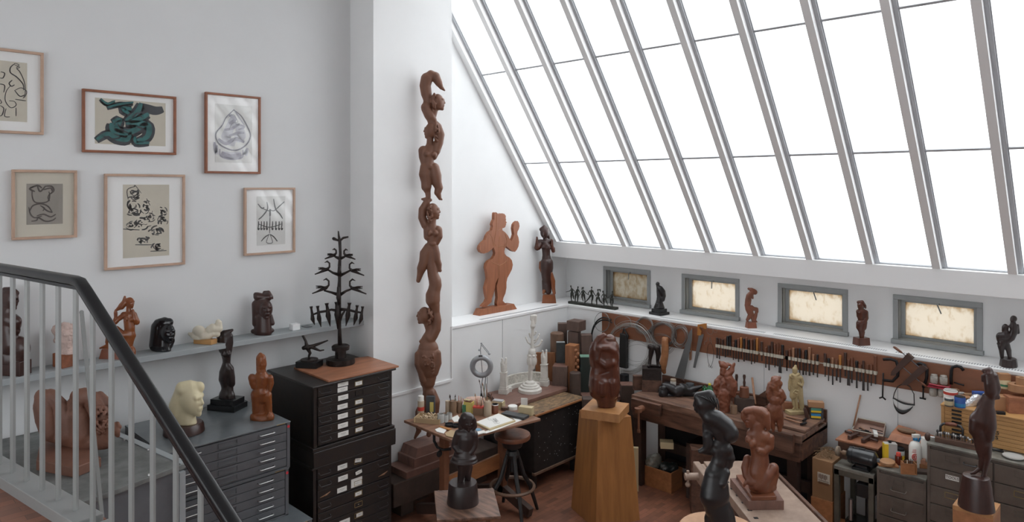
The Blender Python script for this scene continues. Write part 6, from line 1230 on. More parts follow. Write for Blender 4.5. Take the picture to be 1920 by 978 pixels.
def cclamp(label, arc_, screw, wing, m='iron', fn=c3, xx=XBd-.035):
    t = thing('c_clamp', label, 'clamp', tuple(fn(*screw[0])))
    MB().tube([fn(x, y, xx) for x, y in arc_], .014, 8).build('clamp_frame', m, t, smooth=True)
    MB().tube([fn(x, y, xx) for x, y in screw], .007, 8).tube([fn(x, y, xx) for x, y in wing], .008, 8).build('clamp_screw', m, t, smooth=True)
cclamp('black C clamp at left of the wooden handscrew clamp, its long screw hanging down', [(105, 218), (200, 215), (265, 240), (290, 330), (280, 420), (220, 485), (100, 470)], [(105, 385), (100, 560), (97, 680)], [(58, 690), (97, 678), (135, 712)])
cclamp('black C clamp behind the lower end of the handscrew clamp', [(510, 285), (560, 265), (610, 290), (640, 335), (635, 450), (595, 560)], [(595, 540), (592, 690)], [(550, 688), (592, 695), (625, 705)])
def c4(x, y, xx=XBd-.02): return PW(1740+x/6.983, 660+y/6.983, xx)
cclamp('dark green C clamp hanging right of the glass jars', [(465, 240), (430, 195), (380, 180), (320, 195), (305, 240), (300, 330), (305, 420)], [(340, 395), (400, 415), (460, 430)], [(460, 420), (462, 440)], fn=c4)
t = thing('leather_strap', 'black leather strap hanging in a loop under the tool board', 'strap', tuple(c3(350, 870)))
def band(pts, w0, w1, mb):
    q_ = []
    for i in range(len(pts)-1):
        a, b, c, d = [Vector((*pts[max(0, min(len(pts)-1, i+k-1))], 0)) for k in range(4)]
        for j in range(5):
            tt = j/5; w_ = .5*((2*b)+(c-a)*tt+(2*a-5*b+4*c-d)*tt*tt+(3*b-a-3*c+d)*tt**3); q_.append((w_.x, w_.y))
    pts = q_+[pts[-1]]; n = len(pts); v = []
    for i, (x, y) in enumerate(pts):
        w_ = w0+(w1-w0)*math.sin(math.pi*i/(n-1)); 
        a = c3(x, y-w_, XL-.05); b = c3(x, y+w_, XL-.06); v += [a, b, a+Vector((.004, 0, 0)), b+Vector((.004, 0, 0))]
    f = []
    for i in range(n-1): o_ = i*4; f += [(o_, o_+1, o_+5, o_+4), (o_+3, o_+2, o_+6, o_+7), (o_, o_+4, o_+6, o_+2), (o_+1, o_+3, o_+7, o_+5)]
    return mb.add(v, f)
band([(225, 690), (235, 770), (270, 830), (320, 860), (370, 860), (430, 830), (470, 790)], 4, 26, MB()).build('wide_band', 'rubber_black', t, smooth=True)
band([(230, 690), (300, 730), (380, 760), (490, 775)], 8, 12, MB()).build('cross_band', 'rubber_black', t, smooth=True)
MB().tube([c3(225, 700, XL-.05), c3(240, 630, XL-.05), c3(280, 550, XL-.04), c3(350, 510, XL-.04), c3(430, 550, XL-.04), c3(480, 640, XL-.05), c3(485, 770, XL-.05)], .004, 8).build('thin_strap', 'rubber_black', t, smooth=True)
t = thing('jar_rack', 'red wire rack screwed to the tool board holding glass jars', 'rack', tuple(c3(790, 540)))
MB().tube([c3(665, 510), c3(665, 530), c3(790, 556), c3(920, 570), c3(922, 530)], .006, 6).tube([c3(670, 515, XBd-.10), c3(780, 540, XBd-.10), c3(918, 560, XBd-.10)], .006, 6).box(XBd-.10, XBd, c3(915, 560).y, c3(668, 510).y, c3(790, 545).z-.004, c3(790, 545).z).build('red_rack', 'red_plastic', t)
for i, (x, y, dz, lb) in enumerate([(728, 455, 1, 'upper left glass jar of screws in the red wall rack'), (843, 468, 1, 'upper right glass jar of screws in the red wall rack'), (716, 612, -1, 'lower left glass jar hanging upside down under the red wall rack'), (822, 622, -1, 'lower right glass jar hanging upside down under the red wall rack')]):
    c = c3(x, y, XBd-.055); 
    tj = thing('glass_jar', lb, 'jar', tuple(c), 'glass jars in the red rack')
    h = .04; MB().lathe([(.028, -h), (.034, -h+.008), (.034, h-.02), (.027, h-.008), (.026, h-.006)], c, 20).build('jar_body', 'jar_glass', tj, smooth='auto')
    MB().lathe([(.028, h-.009), (.029, h), (.025, h+.003)], c, 20).build('lid', 'jar_glass' if dz > 0 else 'steel', tj, smooth='auto')
# magnifier lamp
F_ = FS(902.7, 735, .945, y=6.03)
t = thing('magnifier_lamp', 'grey ring magnifier lamp on a jointed spring arm behind the desk', 'lamp', tuple(F_.o))
def W(x, y, d=0): return F_.w(870+x/4.888, 580+y/4.888, d)
mat('lamp_grey', (.34, .35, .365), .35, metal=.2); mat('lens', (.55, .56, .57), .1, spec=.8)
rc_ = W(160, 440, -8); s_ = F_.s/4.888; rg = MB(); pts = [rc_+F_.R*(82*s_*math.cos(a))+Vector((0, 0, 84*s_*math.sin(a)))-F_.D*(12*s_*math.sin(a)) for a in [i*math.pi/20 for i in range(40)]]
rg.tube(pts, 25*s_, 12, closed=True).build('ring_head', 'lamp_grey', t, smooth=True)
MB().lathe([(59*s_, -.003), (60*s_, 0), (59*s_, .003)], (0, 0, 0), 32)
ln = MB(); ln.add([rc_+F_.R*(62*s_*math.cos(a))+Vector((0, 0, 62*s_*math.sin(a)))+F_.D*dd for dd in (0, .006) for a in [i*math.pi/16 for i in range(32)]], [tuple(range(32)), tuple(range(63, 31, -1))]+[(i, (i+1) % 32, (i+1) % 32+32, i+32) for i in range(32)])
mg = bpy.data.materials.new('lens_glass'); mg.use_nodes = True; nt = mg.node_tree; nt.nodes.clear(); o_ = nt.nodes.new('ShaderNodeOutputMaterial'); mx = nt.nodes.new('ShaderNodeMixShader'); mx.inputs[0].default_value = .08
a_ = nt.nodes.new('ShaderNodeBsdfTransparent'); b_ = nt.nodes.new('ShaderNodeBsdfGlossy'); b_.inputs['Roughness'].default_value = .05; nt.links.new(a_.outputs[0], mx.inputs[1]); nt.links.new(b_.outputs[0], mx.inputs[2]); nt.links.new(mx.outputs[0], o_.inputs[0]); M['lens_glass'] = mg
ln.build('lens', 'lens_glass', t)
MB().obox(W(152, 345, -14), (34*s_, .012, 26*s_), rz=math.atan2(F_.R.y, F_.R.x)).build('switch', 'dark_steel', t)
MB().tube([W(150, 760), W(160, 640), W(172, 545)], .006, 8).tube([W(175, 760), W(190, 640), W(200, 545)], .006, 8).tube([W(210, 740), W(214, 545)], .004, 8).tube([W(172, 545), W(150, 300), W(160, 240)], .005, 8).tube([W(165, 245), W(235, 330)], .005, 8).tube([W(160, 255), W(220, 330)], .004, 8).sph(W(160, 240), .012).sph(W(232, 335), .016).sph(W(140, 300), .014).build('spring_arm', 'lamp_grey', t, smooth='auto')
MB().lathe([(.035, 0), (.04, .01), (.03, .03), (.012, .05), (.01, .08)], F_.o, 20).build('clamp_base', 'iron', t, smooth='auto')
# ---------------------------------------------------------------- small things
mat('white_plastic', (.75, .73, .68), .4); mat('yellow_label', (.60, .50, .14), .6); mat('yellow_paint', (.75, .50, .03), .5); mat('red_label', (.55, .06, .04), .5); mat('tin_dark', (.05, .055, .06), .4)
mat('kraft', (.42, .30, .17), .75); mat('can_brown', (.20, .12, .07), .5); mat('can_tan', (.42, .33, .24), .5); mat('green_label', (.05, .20, .10), .5); mat('chips', (.62, .47, .31), .7, var=.25, scale=20); mat('cream_box', (.55, .45, .27), .6)
mat('pencil_red', (.4, .08, .06), .5); mat('pencil_green', (.08, .25, .18), .5); mat('pencil_wood', (.45, .27, .14), .5); mat('blue_label', (.03, .09, .32), .45); mat('blue_plastic', (.03, .22, .45), .4); mat('sky_cloth', (.16, .30, .42), .7)
mat('clear_grey', (.45, .45, .43), .15, spec=.7); mat('bottle_green', (.02, .13, .04), .15, spec=.6); mat('yellow_cap', (.65, .55, .03), .4); mat('pink_bag', (.62, .42, .34), .35, var=.25, scale=14, bump=.4); mat('wax_bag', (.26, .25, .215), .25, var=.4, scale=9, bump=.8, bscale=12)
mat('black_bagplastic', (.025, .03, .028), .3, bump=.8, bscale=14); mat('amber_glass', (.10, .02, .01), .15); mat('straw', (.28, .17, .09), .8, var=.4, scale=30, bump=.6); mat('tape_brown', (.38, .20, .10), .5); mat('motor_black', (.016, .018, .02), .22, coat=.4); mat('stone_wheel', (.25, .19, .14), .8)
mat('stone_slab', (.045, .05, .05), .6, var=.5, scale=10, bump=.3); mat('green_box_top', (.16, .30, .22), .6); mat('green_dark', (.012, .02, .016), .5); mat('block_brown', (.115, .07, .055), .65, var=.3, scale=5, stretch=(3, 3, 1), bump=.15); mat('log_wood', (.17, .095, .06), .7, var=.4, scale=7, stretch=(4, 4, .6), bump=.25); mat('block_orange', (.30, .12, .05), .6, var=.35, scale=5, stretch=(4, 4, .7), bump=.2)
mat('foil', (.65, .66, .68), .22, metal=.6, bump=1.0, bscale=10)
def can(nm, label, F_, r, h, body, band=None, cap=None, cat='can', fill=None, group=None, n=24, taper=1.0):
    t = thing(nm, label, cat, tuple(F_.o), group); s = F_.s
    MB().lathe([(r*s*taper, 0), (r*s, .002), (r*s, h*s-.002), (r*s*.97, h*s)], F_.o, n).build('body', body, t, smooth='auto')
    if band: MB().lathe([(r*s*1.01, 0), (r*s*1.012, .001), (r*s*1.012, (band[2]-band[1])*s), (r*s*1.01, (band[2]-band[1])*s)], F_.o+Vector((0, 0, band[1]*s)), n).build('label', band[0], t, smooth='auto')
    if cap: MB().lathe([(cap[1]*s, 0), (cap[1]*s, cap[2]*s*.85), (cap[1]*s*.9, cap[2]*s)], F_.o+Vector((0, 0, h*s)), n).build('cap', cap[0], t, smooth='auto')
    return t
def sticks(t, F_, h, lst, nm=None):                       # brushes/pencils standing in a holder: (du, height px, lean px, material, tip?)
    nm = nm or t[1]; lst = sorted(lst, key=lambda q: q[0]+q[2]); cn = dict(handle_dark='dark', handle_black='black', handle_brown='brown', handle_tan='tan', handle_orange='orange', pencil_red='red', pencil_green='green', pencil_wood='wooden', iron='black', tape_white='white', dark_steel='grey'); j_ = 0
    for du, ht, lean, m, tip in lst:
        a = F_.w(F_.u+du*.5, F_.v-2, 0); b = F_.w(F_.u+du+lean, F_.v-ht, random.uniform(-1, 1))
        mb = MB().tube([a, a.lerp(b, .5), b], [.0028, .004, .003], 6)
        if tip: mb.tube([b, b+(b-a).normalized()*.012, b+(b-a).normalized()*.035], [.004, .007, .001], 6)
        j_ += 1; tag(mb.build(nm, m, smooth=True), '%s %s, %s from left %s' % (cn[m], t[1], ordinal(j_), t[0]), t[1], t[2])
random.seed(3)
def bx(nm, label, F_, w_, d_, h, m, ang=0, cat='box', dz=0, group=None, top=1.0, bevel=.002):
    mb = base_box(F_, w_, d_, F_.o.z+dz, F_.o.z+dz+h*F_.s, ang, top=top)
    return tag(mb.build(nm, m, bevel=bevel), label, cat, group)
T = TZ
def c2(x, y): return 760+x/6.11, 720+y/6.11
# -- left part of the desk
F_ = Fig(*c2(178, 345), z=T); t = can('spray_can', 'cream spray can with white cap and red label on the left of desk', F_, 6.3, 26, 'can_tan', ('red_label', 8, 15), ('white_plastic', 5.6, 9))
F_ = Fig(*c2(290, 330), z=T)
t = thing('oil_tin', 'black rectangular tin with yellow label beside the spray can', 'tin', tuple(F_.o)); base_box(F_, 16, 9, T, T+32*F_.s, -6).build('body', 'tin_dark', t, bevel=.003); base_box(F_, 7, 10.4, T+4*F_.s, T+22*F_.s, -6, du=3).build('label', 'yellow_label', t)
F_ = Fig(*c2(275, 420), z=T)
t = thing('chip_tray', 'shallow cardboard tray on the desk corner', 'tray', tuple(F_.o)); tb = MB(); w_, d_ = 48, 30; rz_ = -14
for (du, dd, ww_, wd) in ((-w_/2, 0, 1.2, d_), (w_/2, 0, 1.2, d_), (0, -d_/2, w_, 1.2), (0, d_/2, w_, 1.2)):
    a = math.radians(rz_); c = F_.o+F_.R*((du*math.cos(a)-dd*math.sin(a))*F_.s)+F_.D*((du*math.sin(a)+dd*math.cos(a))*F_.s); tb.obox((c.x, c.y, T+4.5*F_.s), (ww_*F_.s, wd*F_.s, 9*F_.s), rz=math.atan2(F_.R.y, F_.R.x)+a)
base_box(F_, w_, d_, T, T+.004, rz_, mb=tb); tb.build('tray_walls', 'kraft', t)
hp = MB(); rnd = random.Random(7)
for k in range(70):
    rr_ = rnd.random()**.6; a = rnd.uniform(0, 6.28); c = F_.o+F_.R*(20*rr_*math.cos(a)*F_.s)+F_.D*(11*rr_*math.sin(a)*F_.s)+Vector((0, 0, (4+(1-rr_)*17*rnd.random())*F_.s))
    hp.obox(c, (rnd.uniform(.02, .05), rnd.uniform(.008, .02), rnd.uniform(.004, .01)), rnd.uniform(-1, 1), rnd.uniform(-1, 1), rnd.uniform(0, 3))
o = tag(hp.build('wood_chips', 'chips'), 'heap of pale wood offcuts in the cardboard tray on the desk', 'wood chips'); o['kind'] = 'stuff'
# pots with brushes
pots = [((485, 335), 4.4, 24, 'can_tan', None, 'tan cardboard tube at the left end of the pot row on the desk', 'pot'),
        ((547, 340), 6.3, 25, 'can_brown', None, 'brown paper covered pot of brushes, second in the desk row', 'pot'),
        ((618, 318), 5.4, 20, 'can_brown', None, 'brown pot crowded with colour pencils, third in the desk row', 'pot'),
        ((943, 358), 7.0, 27, 'can_tan', None, 'tall pale round cup of long brushes beside the red pencil box', 'cup'),
        ((1028, 330), 6.2, 17, 'red_wood', ('white_trim', 15.5, 17), 'short rust brown tin with a pale rim, right of the tall cup', 'tin')]
pf = []
for (xy, r, h, m, band, lb, cat) in pots:
    F_ = Fig(*c2(*xy), z=T); can('brush_pot', lb, F_, r, h, m, band, cat=cat); pf.append(F_)
sticks(('in the brown paper pot', 'brush', 'brushes in the second pot'), pf[1], 25, [(-3, 30, -3, 'handle_dark', 1), (-1, 31, -4, 'handle_black', 1), (2, 29, 3, 'pencil_green', 0), (3, 31, 1, 'handle_dark', 1)])
sticks(('in the third brown pot', 'pencil', 'pencils in the third pot'), pf[2], 20, [(-4, 26, -3, 'pencil_red', 0), (-2, 29, 1, 'pencil_wood', 0), (0, 31, -1, 'pencil_red', 0), (2, 27, 3, 'handle_orange', 0), (3, 29, 0, 'pencil_wood', 0), (4, 26, 4, 'pencil_red', 0)])
sticks(('in the tall pale cup', 'paintbrush', 'paintbrushes in the tall cup'), pf[3], 27, [(-5, 62, -10, 'handle_dark', 1), (-3, 58, -5, 'pencil_green', 0), (-1, 56, -8, 'handle_tan', 1), (0, 60, -3, 'handle_brown', 0), (3, 38, 4, 'handle_brown', 1), (5, 37, 2, 'handle_brown', 1), (4, 36, 5, 'handle_dark', 0), (-2, 50, 1, 'handle_tan', 0)])
F_ = Fig(*c2(838, 345), z=T); q = bx('pencil_box', 'dark box with red rim full of pencils near the tall cup', F_, 19, 11, 15, 'can_brown', -10); base_box(F_, 19.6, 11.6, T+13*F_.s, T+15.6*F_.s, -10).build('red_band', 'red_label', q)
sticks(('in the red-rimmed box', 'pencil', 'pencils in the red rimmed box'), F_, 15, [(-6, 34, 0, 'pencil_wood', 1), (-4, 36, -2, 'handle_orange', 0), (-1, 30, -2, 'pencil_red', 0), (1, 28, 3, 'pencil_wood', 0), (3, 34, 1, 'pencil_green', 0), (5, 33, 2, 'handle_dark', 0), (7, 30, 1, 'pencil_wood', 0)])
F_ = Fig(*c2(728, 320), z=T)
t = thing('carton', 'yellow and green open carton between pencil pot and red box', 'carton', tuple(F_.o)); base_box(F_, 17, 12, T, T+20*F_.s, -20).build('body', 'yellow_label', t); base_box(F_, 6, 12.6, T, T+15*F_.s, -20, du=-7).build('green_side', 'green_label', t); base_box(F_, 13, 10, T+20*F_.s, T+21*F_.s, -20).build('chocolate_filling', 'red_wood', t); base_box(F_, 13, 8, T+22*F_.s, T+23*F_.s, -30, du=-3, dd=3).build('open_flap', 'cream_box', t)
F_ = Fig(*c2(800, 280), z=T); o = F_.mesh([el(F_.u, F_.v-10, 19, 12, 10), el(F_.u+8, F_.v-12, 12, 11, 9), el(F_.u-10, F_.v-14, 11, 8, 8), el(F_.u+16, F_.v-5, 6, 8, 6)], 'plastic_bag', 'pink_bag', None, k=4, h=.9, rough=.5, rs=.5); o['_b'] = [0, 0, 0]
tag(o, 'clear plastic bag of pinkish material behind the pots on the desk', 'bag')
F_ = Fig(*c2(1065, 265), z=T); t = thing('open_carton', 'open cream carton holding silver pieces behind the short rust tin', 'carton', tuple(F_.o)); base_box(F_, 22, 14, T, T+12*F_.s, -22).build('body', 'cream_box', t, bevel=.001); base_box(F_, 19, 11, T+12*F_.s, T+14*F_.s, -22).build('silver_contents', 'foil', t)
for i, (x, y, r, h, m, lb) in enumerate([(460, 430, 5.5, 13, 'clear_grey', 'small glass jar with pale rim behind the black dishes'), (505, 400, 5.2, 12, 'clear_grey', 'small glass jar nearest the pots on the desk'), (405, 440, 6.5, 17, 'clear_grey', 'clear drinking glass right of the cardboard chip tray')]):
    F_ = Fig(*c2(x, y), z=T); t = thing('glass_jar', lb, 'jar', tuple(F_.o), 'glass jars on the desk'); s = F_.s
    MB().lathe([(r*s*.85, 0), (r*s, .003), (r*s, h*s*.85), (r*s*.9, h*s), (r*s*.8, h*s), (r*s*.9, h*s*.8), (r*s*.9, .006)], F_.o, 20).build('glass', 'lens_glass2' if 'lens_glass2' in M else 'clear_grey', t, smooth='auto'); MB().lathe([(r*s*.8, .002), (r*s*.8, h*s*.35)], F_.o, 16).build('water', 'can_tan', t)
for (x, y, r, lb) in [(505, 475, 8.5, 'left round black dish among the jars on the desk'), (575, 485, 8.5, 'right round black dish beside the girl head')]:
    F_ = Fig(*c2(x, y), z=T); tag(MB().lathe([(r*F_.s*.8, 0), (r*F_.s, .004), (r*F_.s, .022), (r*F_.s*.88, .022), (r*F_.s*.8, .008), (.001, .007)], F_.o, 24).build('black_dish', 'iron', smooth='auto'), lb, 'dish')
tag(slabpix([c2(800, 435), c2(1070, 330), c2(1262, 415), c2(968, 515)], T+.016, .014).build('sketch_pad', 'cream_box', bevel=.001), 'thick sketch pad lying open in the middle of the desk', 'sketch pad')
t = tag(slabpix([c2(812, 430), c2(1068, 335), c2(1240, 408), c2(968, 500)], T+.018, .0015).build('drawing_sheet', 'card'), 'white sheet with a faint line drawing lying on the sketch pad', 'drawing')
dm = MB(); rnd = random.Random(2)
for k in range(9):
    cx_, cy_ = 1010+rnd.uniform(-50, 50), 415+rnd.uniform(-22, 22); dm.tube([oZ(*c2(cx_+28*math.cos(a+k), cy_+16*math.sin(a*1.4+k)), T+.0188) for a in (0, .9, 1.8, 2.7, 3.5)], .0011, 4)
dm.build('line_drawing', 'faint_ink', t)
tag(slabpix([c2(1262, 415), c2(1240, 395), c2(1120, 345), c2(1335, 410), c2(1010, 535), c2(930, 560), c2(860, 560), c2(968, 518)], T+.002, .002).build('paper_sheet', 'card'), 'loose white paper sheet under the sketch pad', 'paper')
for (pix, m, lb, z_) in [([(340, 515), (400, 490), (470, 520), (440, 560), (360, 540)], 'card', 'folded cream paper near the front left of the desk', .006), ([(455, 560), (520, 520), (620, 545), (570, 610), (470, 590)], 'kraft', 'patterned greyish card at front of desk left of girl figure', .01), ([(525, 385), (600, 350), (640, 420), (560, 430)], 'card', 'small printed leaflet behind the black dishes', .003), ([(795, 505), (845, 500), (880, 520), (820, 535)], 'sky_cloth', 'pale blue card right of the girl head', .004), ([(800, 545), (900, 525), (925, 545), (820, 572)], 'card', 'white envelope at the desk front edge', .008), ([(385, 480), (420, 475), (530, 510), (500, 520)], 'handle_orange', 'wooden clay tool lying on the folded paper', .014)]:
    tag(slabpix([c2(x, y) for x, y in pix], T+z_, min(z_, .008)).build('paper_item', m), lb, 'paper' if 'tool' not in lb else 'tool')
F_ = Fig(*c2(1258, 370), z=T); bx('pencil_case', 'long flat black case lying near the right desk corner', F_, 50, 19, 5, 'tin_dark', -32)
F_ = Fig(*c2(1385, 345), z=T); bx('small_box', 'pale wooden box at right desk corner', F_, 27, 13, 15, 'cream_box', -22)
F_ = Fig(*c2(1230, 285), z=T); tag(MB().lathe([(9*F_.s, 0), (9*F_.s, 6*F_.s), (8*F_.s, 7*F_.s)], F_.o, 24).build('round_tin', 'card', smooth='auto'), 'round white tin behind the flat black case', 'tin')
F_ = Fig(*c2(1138, 298), z=T); bx('small_box', 'small dark brown box left of the round white tin', F_, 12, 8, 6, 'bench_wood', -10)
F_ = Fig(*c2(1362, 262), z=T-.0); bx('white_card', 'white card standing upright behind the pale wooden box', F_, 12.5, 1.2, 17, 'card', -6, cat='card')
# ---------------------------------------------------------------- timber and stone blocks in the corner
def blk(nm, label, u0, u1, v0, v1, t_, m, ang=0, d_=None, round_=False, group=None, top_m=None, zb=None, top=1.0):
    u = (u0+u1)/2; F_ = Fig(u, v1, t=t_); zt_ = HC-(v0-350)*t_/FP; zb = (HC-(v1-350)*t_/FP) if zb is None else zb
    w_ = (u1-u0); c, s_ = abs(math.cos(math.radians(ang))), abs(math.sin(math.radians(ang))); d_ = d_ or w_; 
    W_ = w_ if not ang else w_/(c+s_)
    t = thing(nm, label, 'block' if not round_ else 'log', (F_.o.x, F_.o.y, zb), group); F_.o.z = zb
    if round_: MB().lathe([(w_/2*F_.s, 0), (w_/2*F_.s, zt_-zb-.01), (w_/2*F_.s-.01, zt_-zb)], F_.o, 20).build('log_body', m, t, smooth='auto')
    else: base_box(F_, W_, d_ if not ang else W_, zb, zt_, ang, top=top).build('block_body', m, t, bevel=.006)
    if top_m: base_box(F_, W_*.97, (d_ if not ang else W_)*.97, zt_, zt_+.004, ang, top=1).build('cut_top', top_m, t)
    return t
blk('log', 'round upright log at the left of the wood pile in the corner', 1032, 1057, 623, 720, 9.3, 'log_wood', round_=True, zb=.5)
blk('timber_block', 'dark brown block behind the log, against the back wall', 1046, 1063, 605, 700, 9.46, 'block_brown', zb=.5, d_=14)
blk('timber_block', 'dark brown block standing under the topmost block of the pile', 1064, 1090, 620, 700, 9.28, 'block_brown', -20, zb=.5)
blk('timber_block', 'topmost squared brown block of the corner wood pile', 1062, 1099, 600, 618.5, 9.28, 'block_brown', -38)
blk('timber_block', 'brown block right of the pile, against the window wall', 1089, 1109, 626, 720, 9.15, 'block_brown', zb=.5, d_=18)
blk('stone_block', 'dark grey-green stone slab standing between log and carved block', 1043, 1059, 641, 720, 9.12, 'stone_slab', zb=.5, d_=9, top_m='grey_paint')
t = blk('carved_block', 'orange-brown block with carved ridges down its right face, corner pile', 1059, 1087, 646, 730, 9.0, 'block_orange', -30, zb=.5, top_m='orange_wood')
rg_ = MB(); F_ = Fig(1081, 680, t=8.87)
for k in range(9): rg_.sph(F_.w(1080+(k % 2)*3.5, 657+k*6.2, 0), .022, 8, 6, (1, 1, 1.1))
rg_.build('carved_ridges', 'block_orange', t, smooth=True)
blk('painted_block', 'dark block with pale green top at the right of carved block', 1087, 1106, 667, 740, 8.92, 'green_dark', zb=.5, d_=20, top_m='green_box_top')
blk('plank', 'orange-brown rough plank standing behind the white bench model', 1004, 1041, 660, 760, 9.22, 'block_orange', zb=.0, d_=6)
blk('timber_block', 'squared brown block with pale top right of the white plaster models', 1035, 1068, 684, 760, 9.0, 'block_brown', -12, zb=.0, top_m='slab_brown')
blk('bark_block', 'dark lumpy bark-covered block below the carved block', 1068, 1089, 697, 790, 8.82, 'timber_dark', zb=.0, round_=True)
tag(slabpix([(1083, 731), (1090, 712), (1106, 711), (1170, 742), (1100, 752)], .88, .05).build('slab_shelf', 'slab_brown', bevel=.004), 'flat brown slab lying low behind the oak pedestal', 'slab')
blk('block_support', 'dark timber stand carrying the low brown slab', 1092, 1125, 745, 800, 8.35, 'timber_dark', zb=0, d_=22)
blk('timber_block', 'dark box with a pale lid between torso and workbench', 1163, 1187, 719, 800, 8.7, 'timber_dark', zb=0, d_=26, top_m='slab_brown')
F_ = Fig(1171, 716, t=8.85); can('round_tin', 'dark round canister under the largest wire coil', F_, 8.5, 15, 'iron')
blk('timber_block', 'rough reddish block on the left end of workbench behind the bronze legs', 1187, 1207, 703, 735, 8.35, 'bench_wood', zb=BZ, d_=10)
# ---------------------------------------------------------------- on the workbench
def cb(x, y): return 1180+x/5.433, 680+y/5.433
F_ = FS(*cb(447, 205), BZ-.03, x=7.44); can('tin_can', 'tan tin can at the back of the workbench by the big saw', F_, 5.2, 21, 'can_tan', ('card', 4, 17))
F_ = FS(*cb(617, 220), BZ-.03, x=7.44); can('tin_can', 'dark tin can with white label left of green bottle', F_, 7.6, 20, 'tin_dark', ('can_tan', 4, 12))
F_ = FS(*cb(385, 215), BZ-.03, x=7.42); can('tin_can', 'small black tin behind the black reclining nude head', F_, 6, 13, 'iron')
F_ = FS(*cb(520, 190), BZ-.03, x=7.3); o = F_.mesh([el(F_.u-6, F_.v-2, 10, 6), el(F_.u+5, F_.v-7, 8, 6), el(F_.u+10, F_.v-2, 8, 5)], 'cloth_heap', 'timber_dark', None, k=2, h=.6, rough=.6, rs=.6); tag(o, 'dark crumpled rag behind the black reclining nude', 'rag')
F_ = FS(*cb(818, 285), BZ-.03, x=7.36)
t = thing('green_bottle', 'green bottle with yellow cap at the back of the workbench', 'bottle', tuple(F_.o)); s = F_.s
MB().lathe([(7.2*s, 0), (7.8*s, 1*s), (7.8*s, 17*s), (6.5*s, 22*s), (3.4*s, 27*s), (2.2*s, 30*s)], F_.o, 24).build('bottle_body', 'bottle_green', t, smooth='auto'); MB().lathe([(2.6*s, 29.5*s), (2.6*s, 32.5*s), (2*s, 33*s)], F_.o, 16).build('cap', 'yellow_cap', t, smooth='auto')
F_ = FS(*cb(768, 280), BZ-.03, x=7.42); can('green_bottle', 'second smaller green bottle half hidden behind the yellow capped one', F_, 4.6, 20, 'bottle_green', None, ('bottle_green', 1.8, 3), cat='bottle')
F_ = FS(*cb(725, 245), BZ-.03, x=7.42); bx('small_crate', 'small pale wooden crate left of the green bottles', F_, 9, 6, 9, 'cream_box')
F_ = FS(*cb(1170, 440), BZ, x=7.22)
bx('dark_box', 'dark wooden box under the mallet at the back of the workbench', F_, 34, 20, 25, 'timber_dark', -12)
mz = BZ+25*F_.s
def mallet(label, u, v, x, z0, hh, hl, r):
    F_ = FS(u, v, z0, x=x); t = thing('mallet', label, 'mallet', tuple(F_.o)); s = F_.s
    MB().lathe([(r*.85*s, 0), (r*s, 1*s), (r*.9*s, hh*s-1*s), (r*.7*s, hh*s)], F_.o, 24).build('mallet_head', 'handle_brown', t, smooth='auto')
    MB().lathe([(2*s, hh*s), (2.6*s, (hh+hl*.35)*s), (1.8*s, (hh+hl*.55)*s), (2.9*s, (hh+hl*.85)*s), (2.2*s, (hh+hl)*s)], F_.o, 14).build('handle', 'handle_dark', t, smooth='auto')
mallet('dark round carving mallet standing on the dark box, handle up', 1395.5, 735, 7.22, mz, 20, 22, 9)
mallet('tall mallet half hidden behind the red carving in progress', 1381, 728, 7.40, BZ-.03+.02, 24, 32, 7)
F_ = FS(*cb(1065, 435), BZ, x=7.05); can('wooden_cylinder', 'short brown wooden cylinder beside the base of red carving', F_, 6, 15, 'can_brown', cat='block')
tag(MB().tube([oX(*cb(1282, 420), 7.3), oX(*cb(1252, 152), 7.52)], .012, 8).build('wooden_stick', 'handle_tan', smooth=True), 'pale brown tool handle leaning on the wall behind the workbench', 'handle')
tag(MB().tube([oZ(*cb(1070, 465), BZ+.005), oZ(*cb(1150, 512), BZ+.005)], .004, 6).tube([oZ(*cb(1075, 445), BZ+.006), oZ(*cb(1190, 470), BZ+.006)], .004, 6).build('iron_rods', 'iron'), 'two thin iron rods lying by the red carving', 'rod')
def cc_(x, y): return 1400+x/5.435, 660+y/5.435
F_ = FS(*cc_(710, 590), BZ+.03, x=7.42)
q = bx('film_box', 'blue and yellow carton at the bottom of the small stack, bench right end', F_, 22, 14, 11, 'tin_dark', -14)
base_box(F_, 17, 14.6, F_.o.z+2*F_.s, F_.o.z+6*F_.s, -14, du=-2).build('yellow_label', 'yellow_paint', q)
base_box(F_, 17, 14.7, F_.o.z+6*F_.s, F_.o.z+10*F_.s, -14, du=-2).build('blue_label', 'blue_plastic', q)
z1_ = F_.o.z+11*F_.s
F2 = FS(F_.u, F_.v, z1_, x=7.42); q = bx('film_box', 'green and yellow carton in the middle of the stack', F2, 22, 14, 10, 'tin_dark', -12); base_box(F2, 18, 14.6, z1_+1.5*F2.s, z1_+5*F2.s, -12, du=-2).build('yellow_label', 'yellow_paint', q); base_box(F2, 18, 14.7, z1_+5*F2.s, z1_+9*F2.s, -12, du=-2).build('green_label', 'pencil_green', q)
F3 = FS(F_.u-1, F_.v, z1_+10*F2.s, x=7.42); bx('film_box', 'plain brown box on top of the carton stack, bench right end', F3, 27, 15, 10, 'tape_brown', -14)
F_ = FS(*cc_(610, 630), BZ+.03, x=7.33); o = F_.mesh([ch((F_.u-3, F_.v-18, 3), (F_.u, F_.v-8, 4), (F_.u+1, F_.v-1, 4), f=1)], 'black_pouch', 'handle_dark', None, k=1, h=.5); tag(o, 'dark leather pouch between plaster hunter and the cartons', 'pouch')
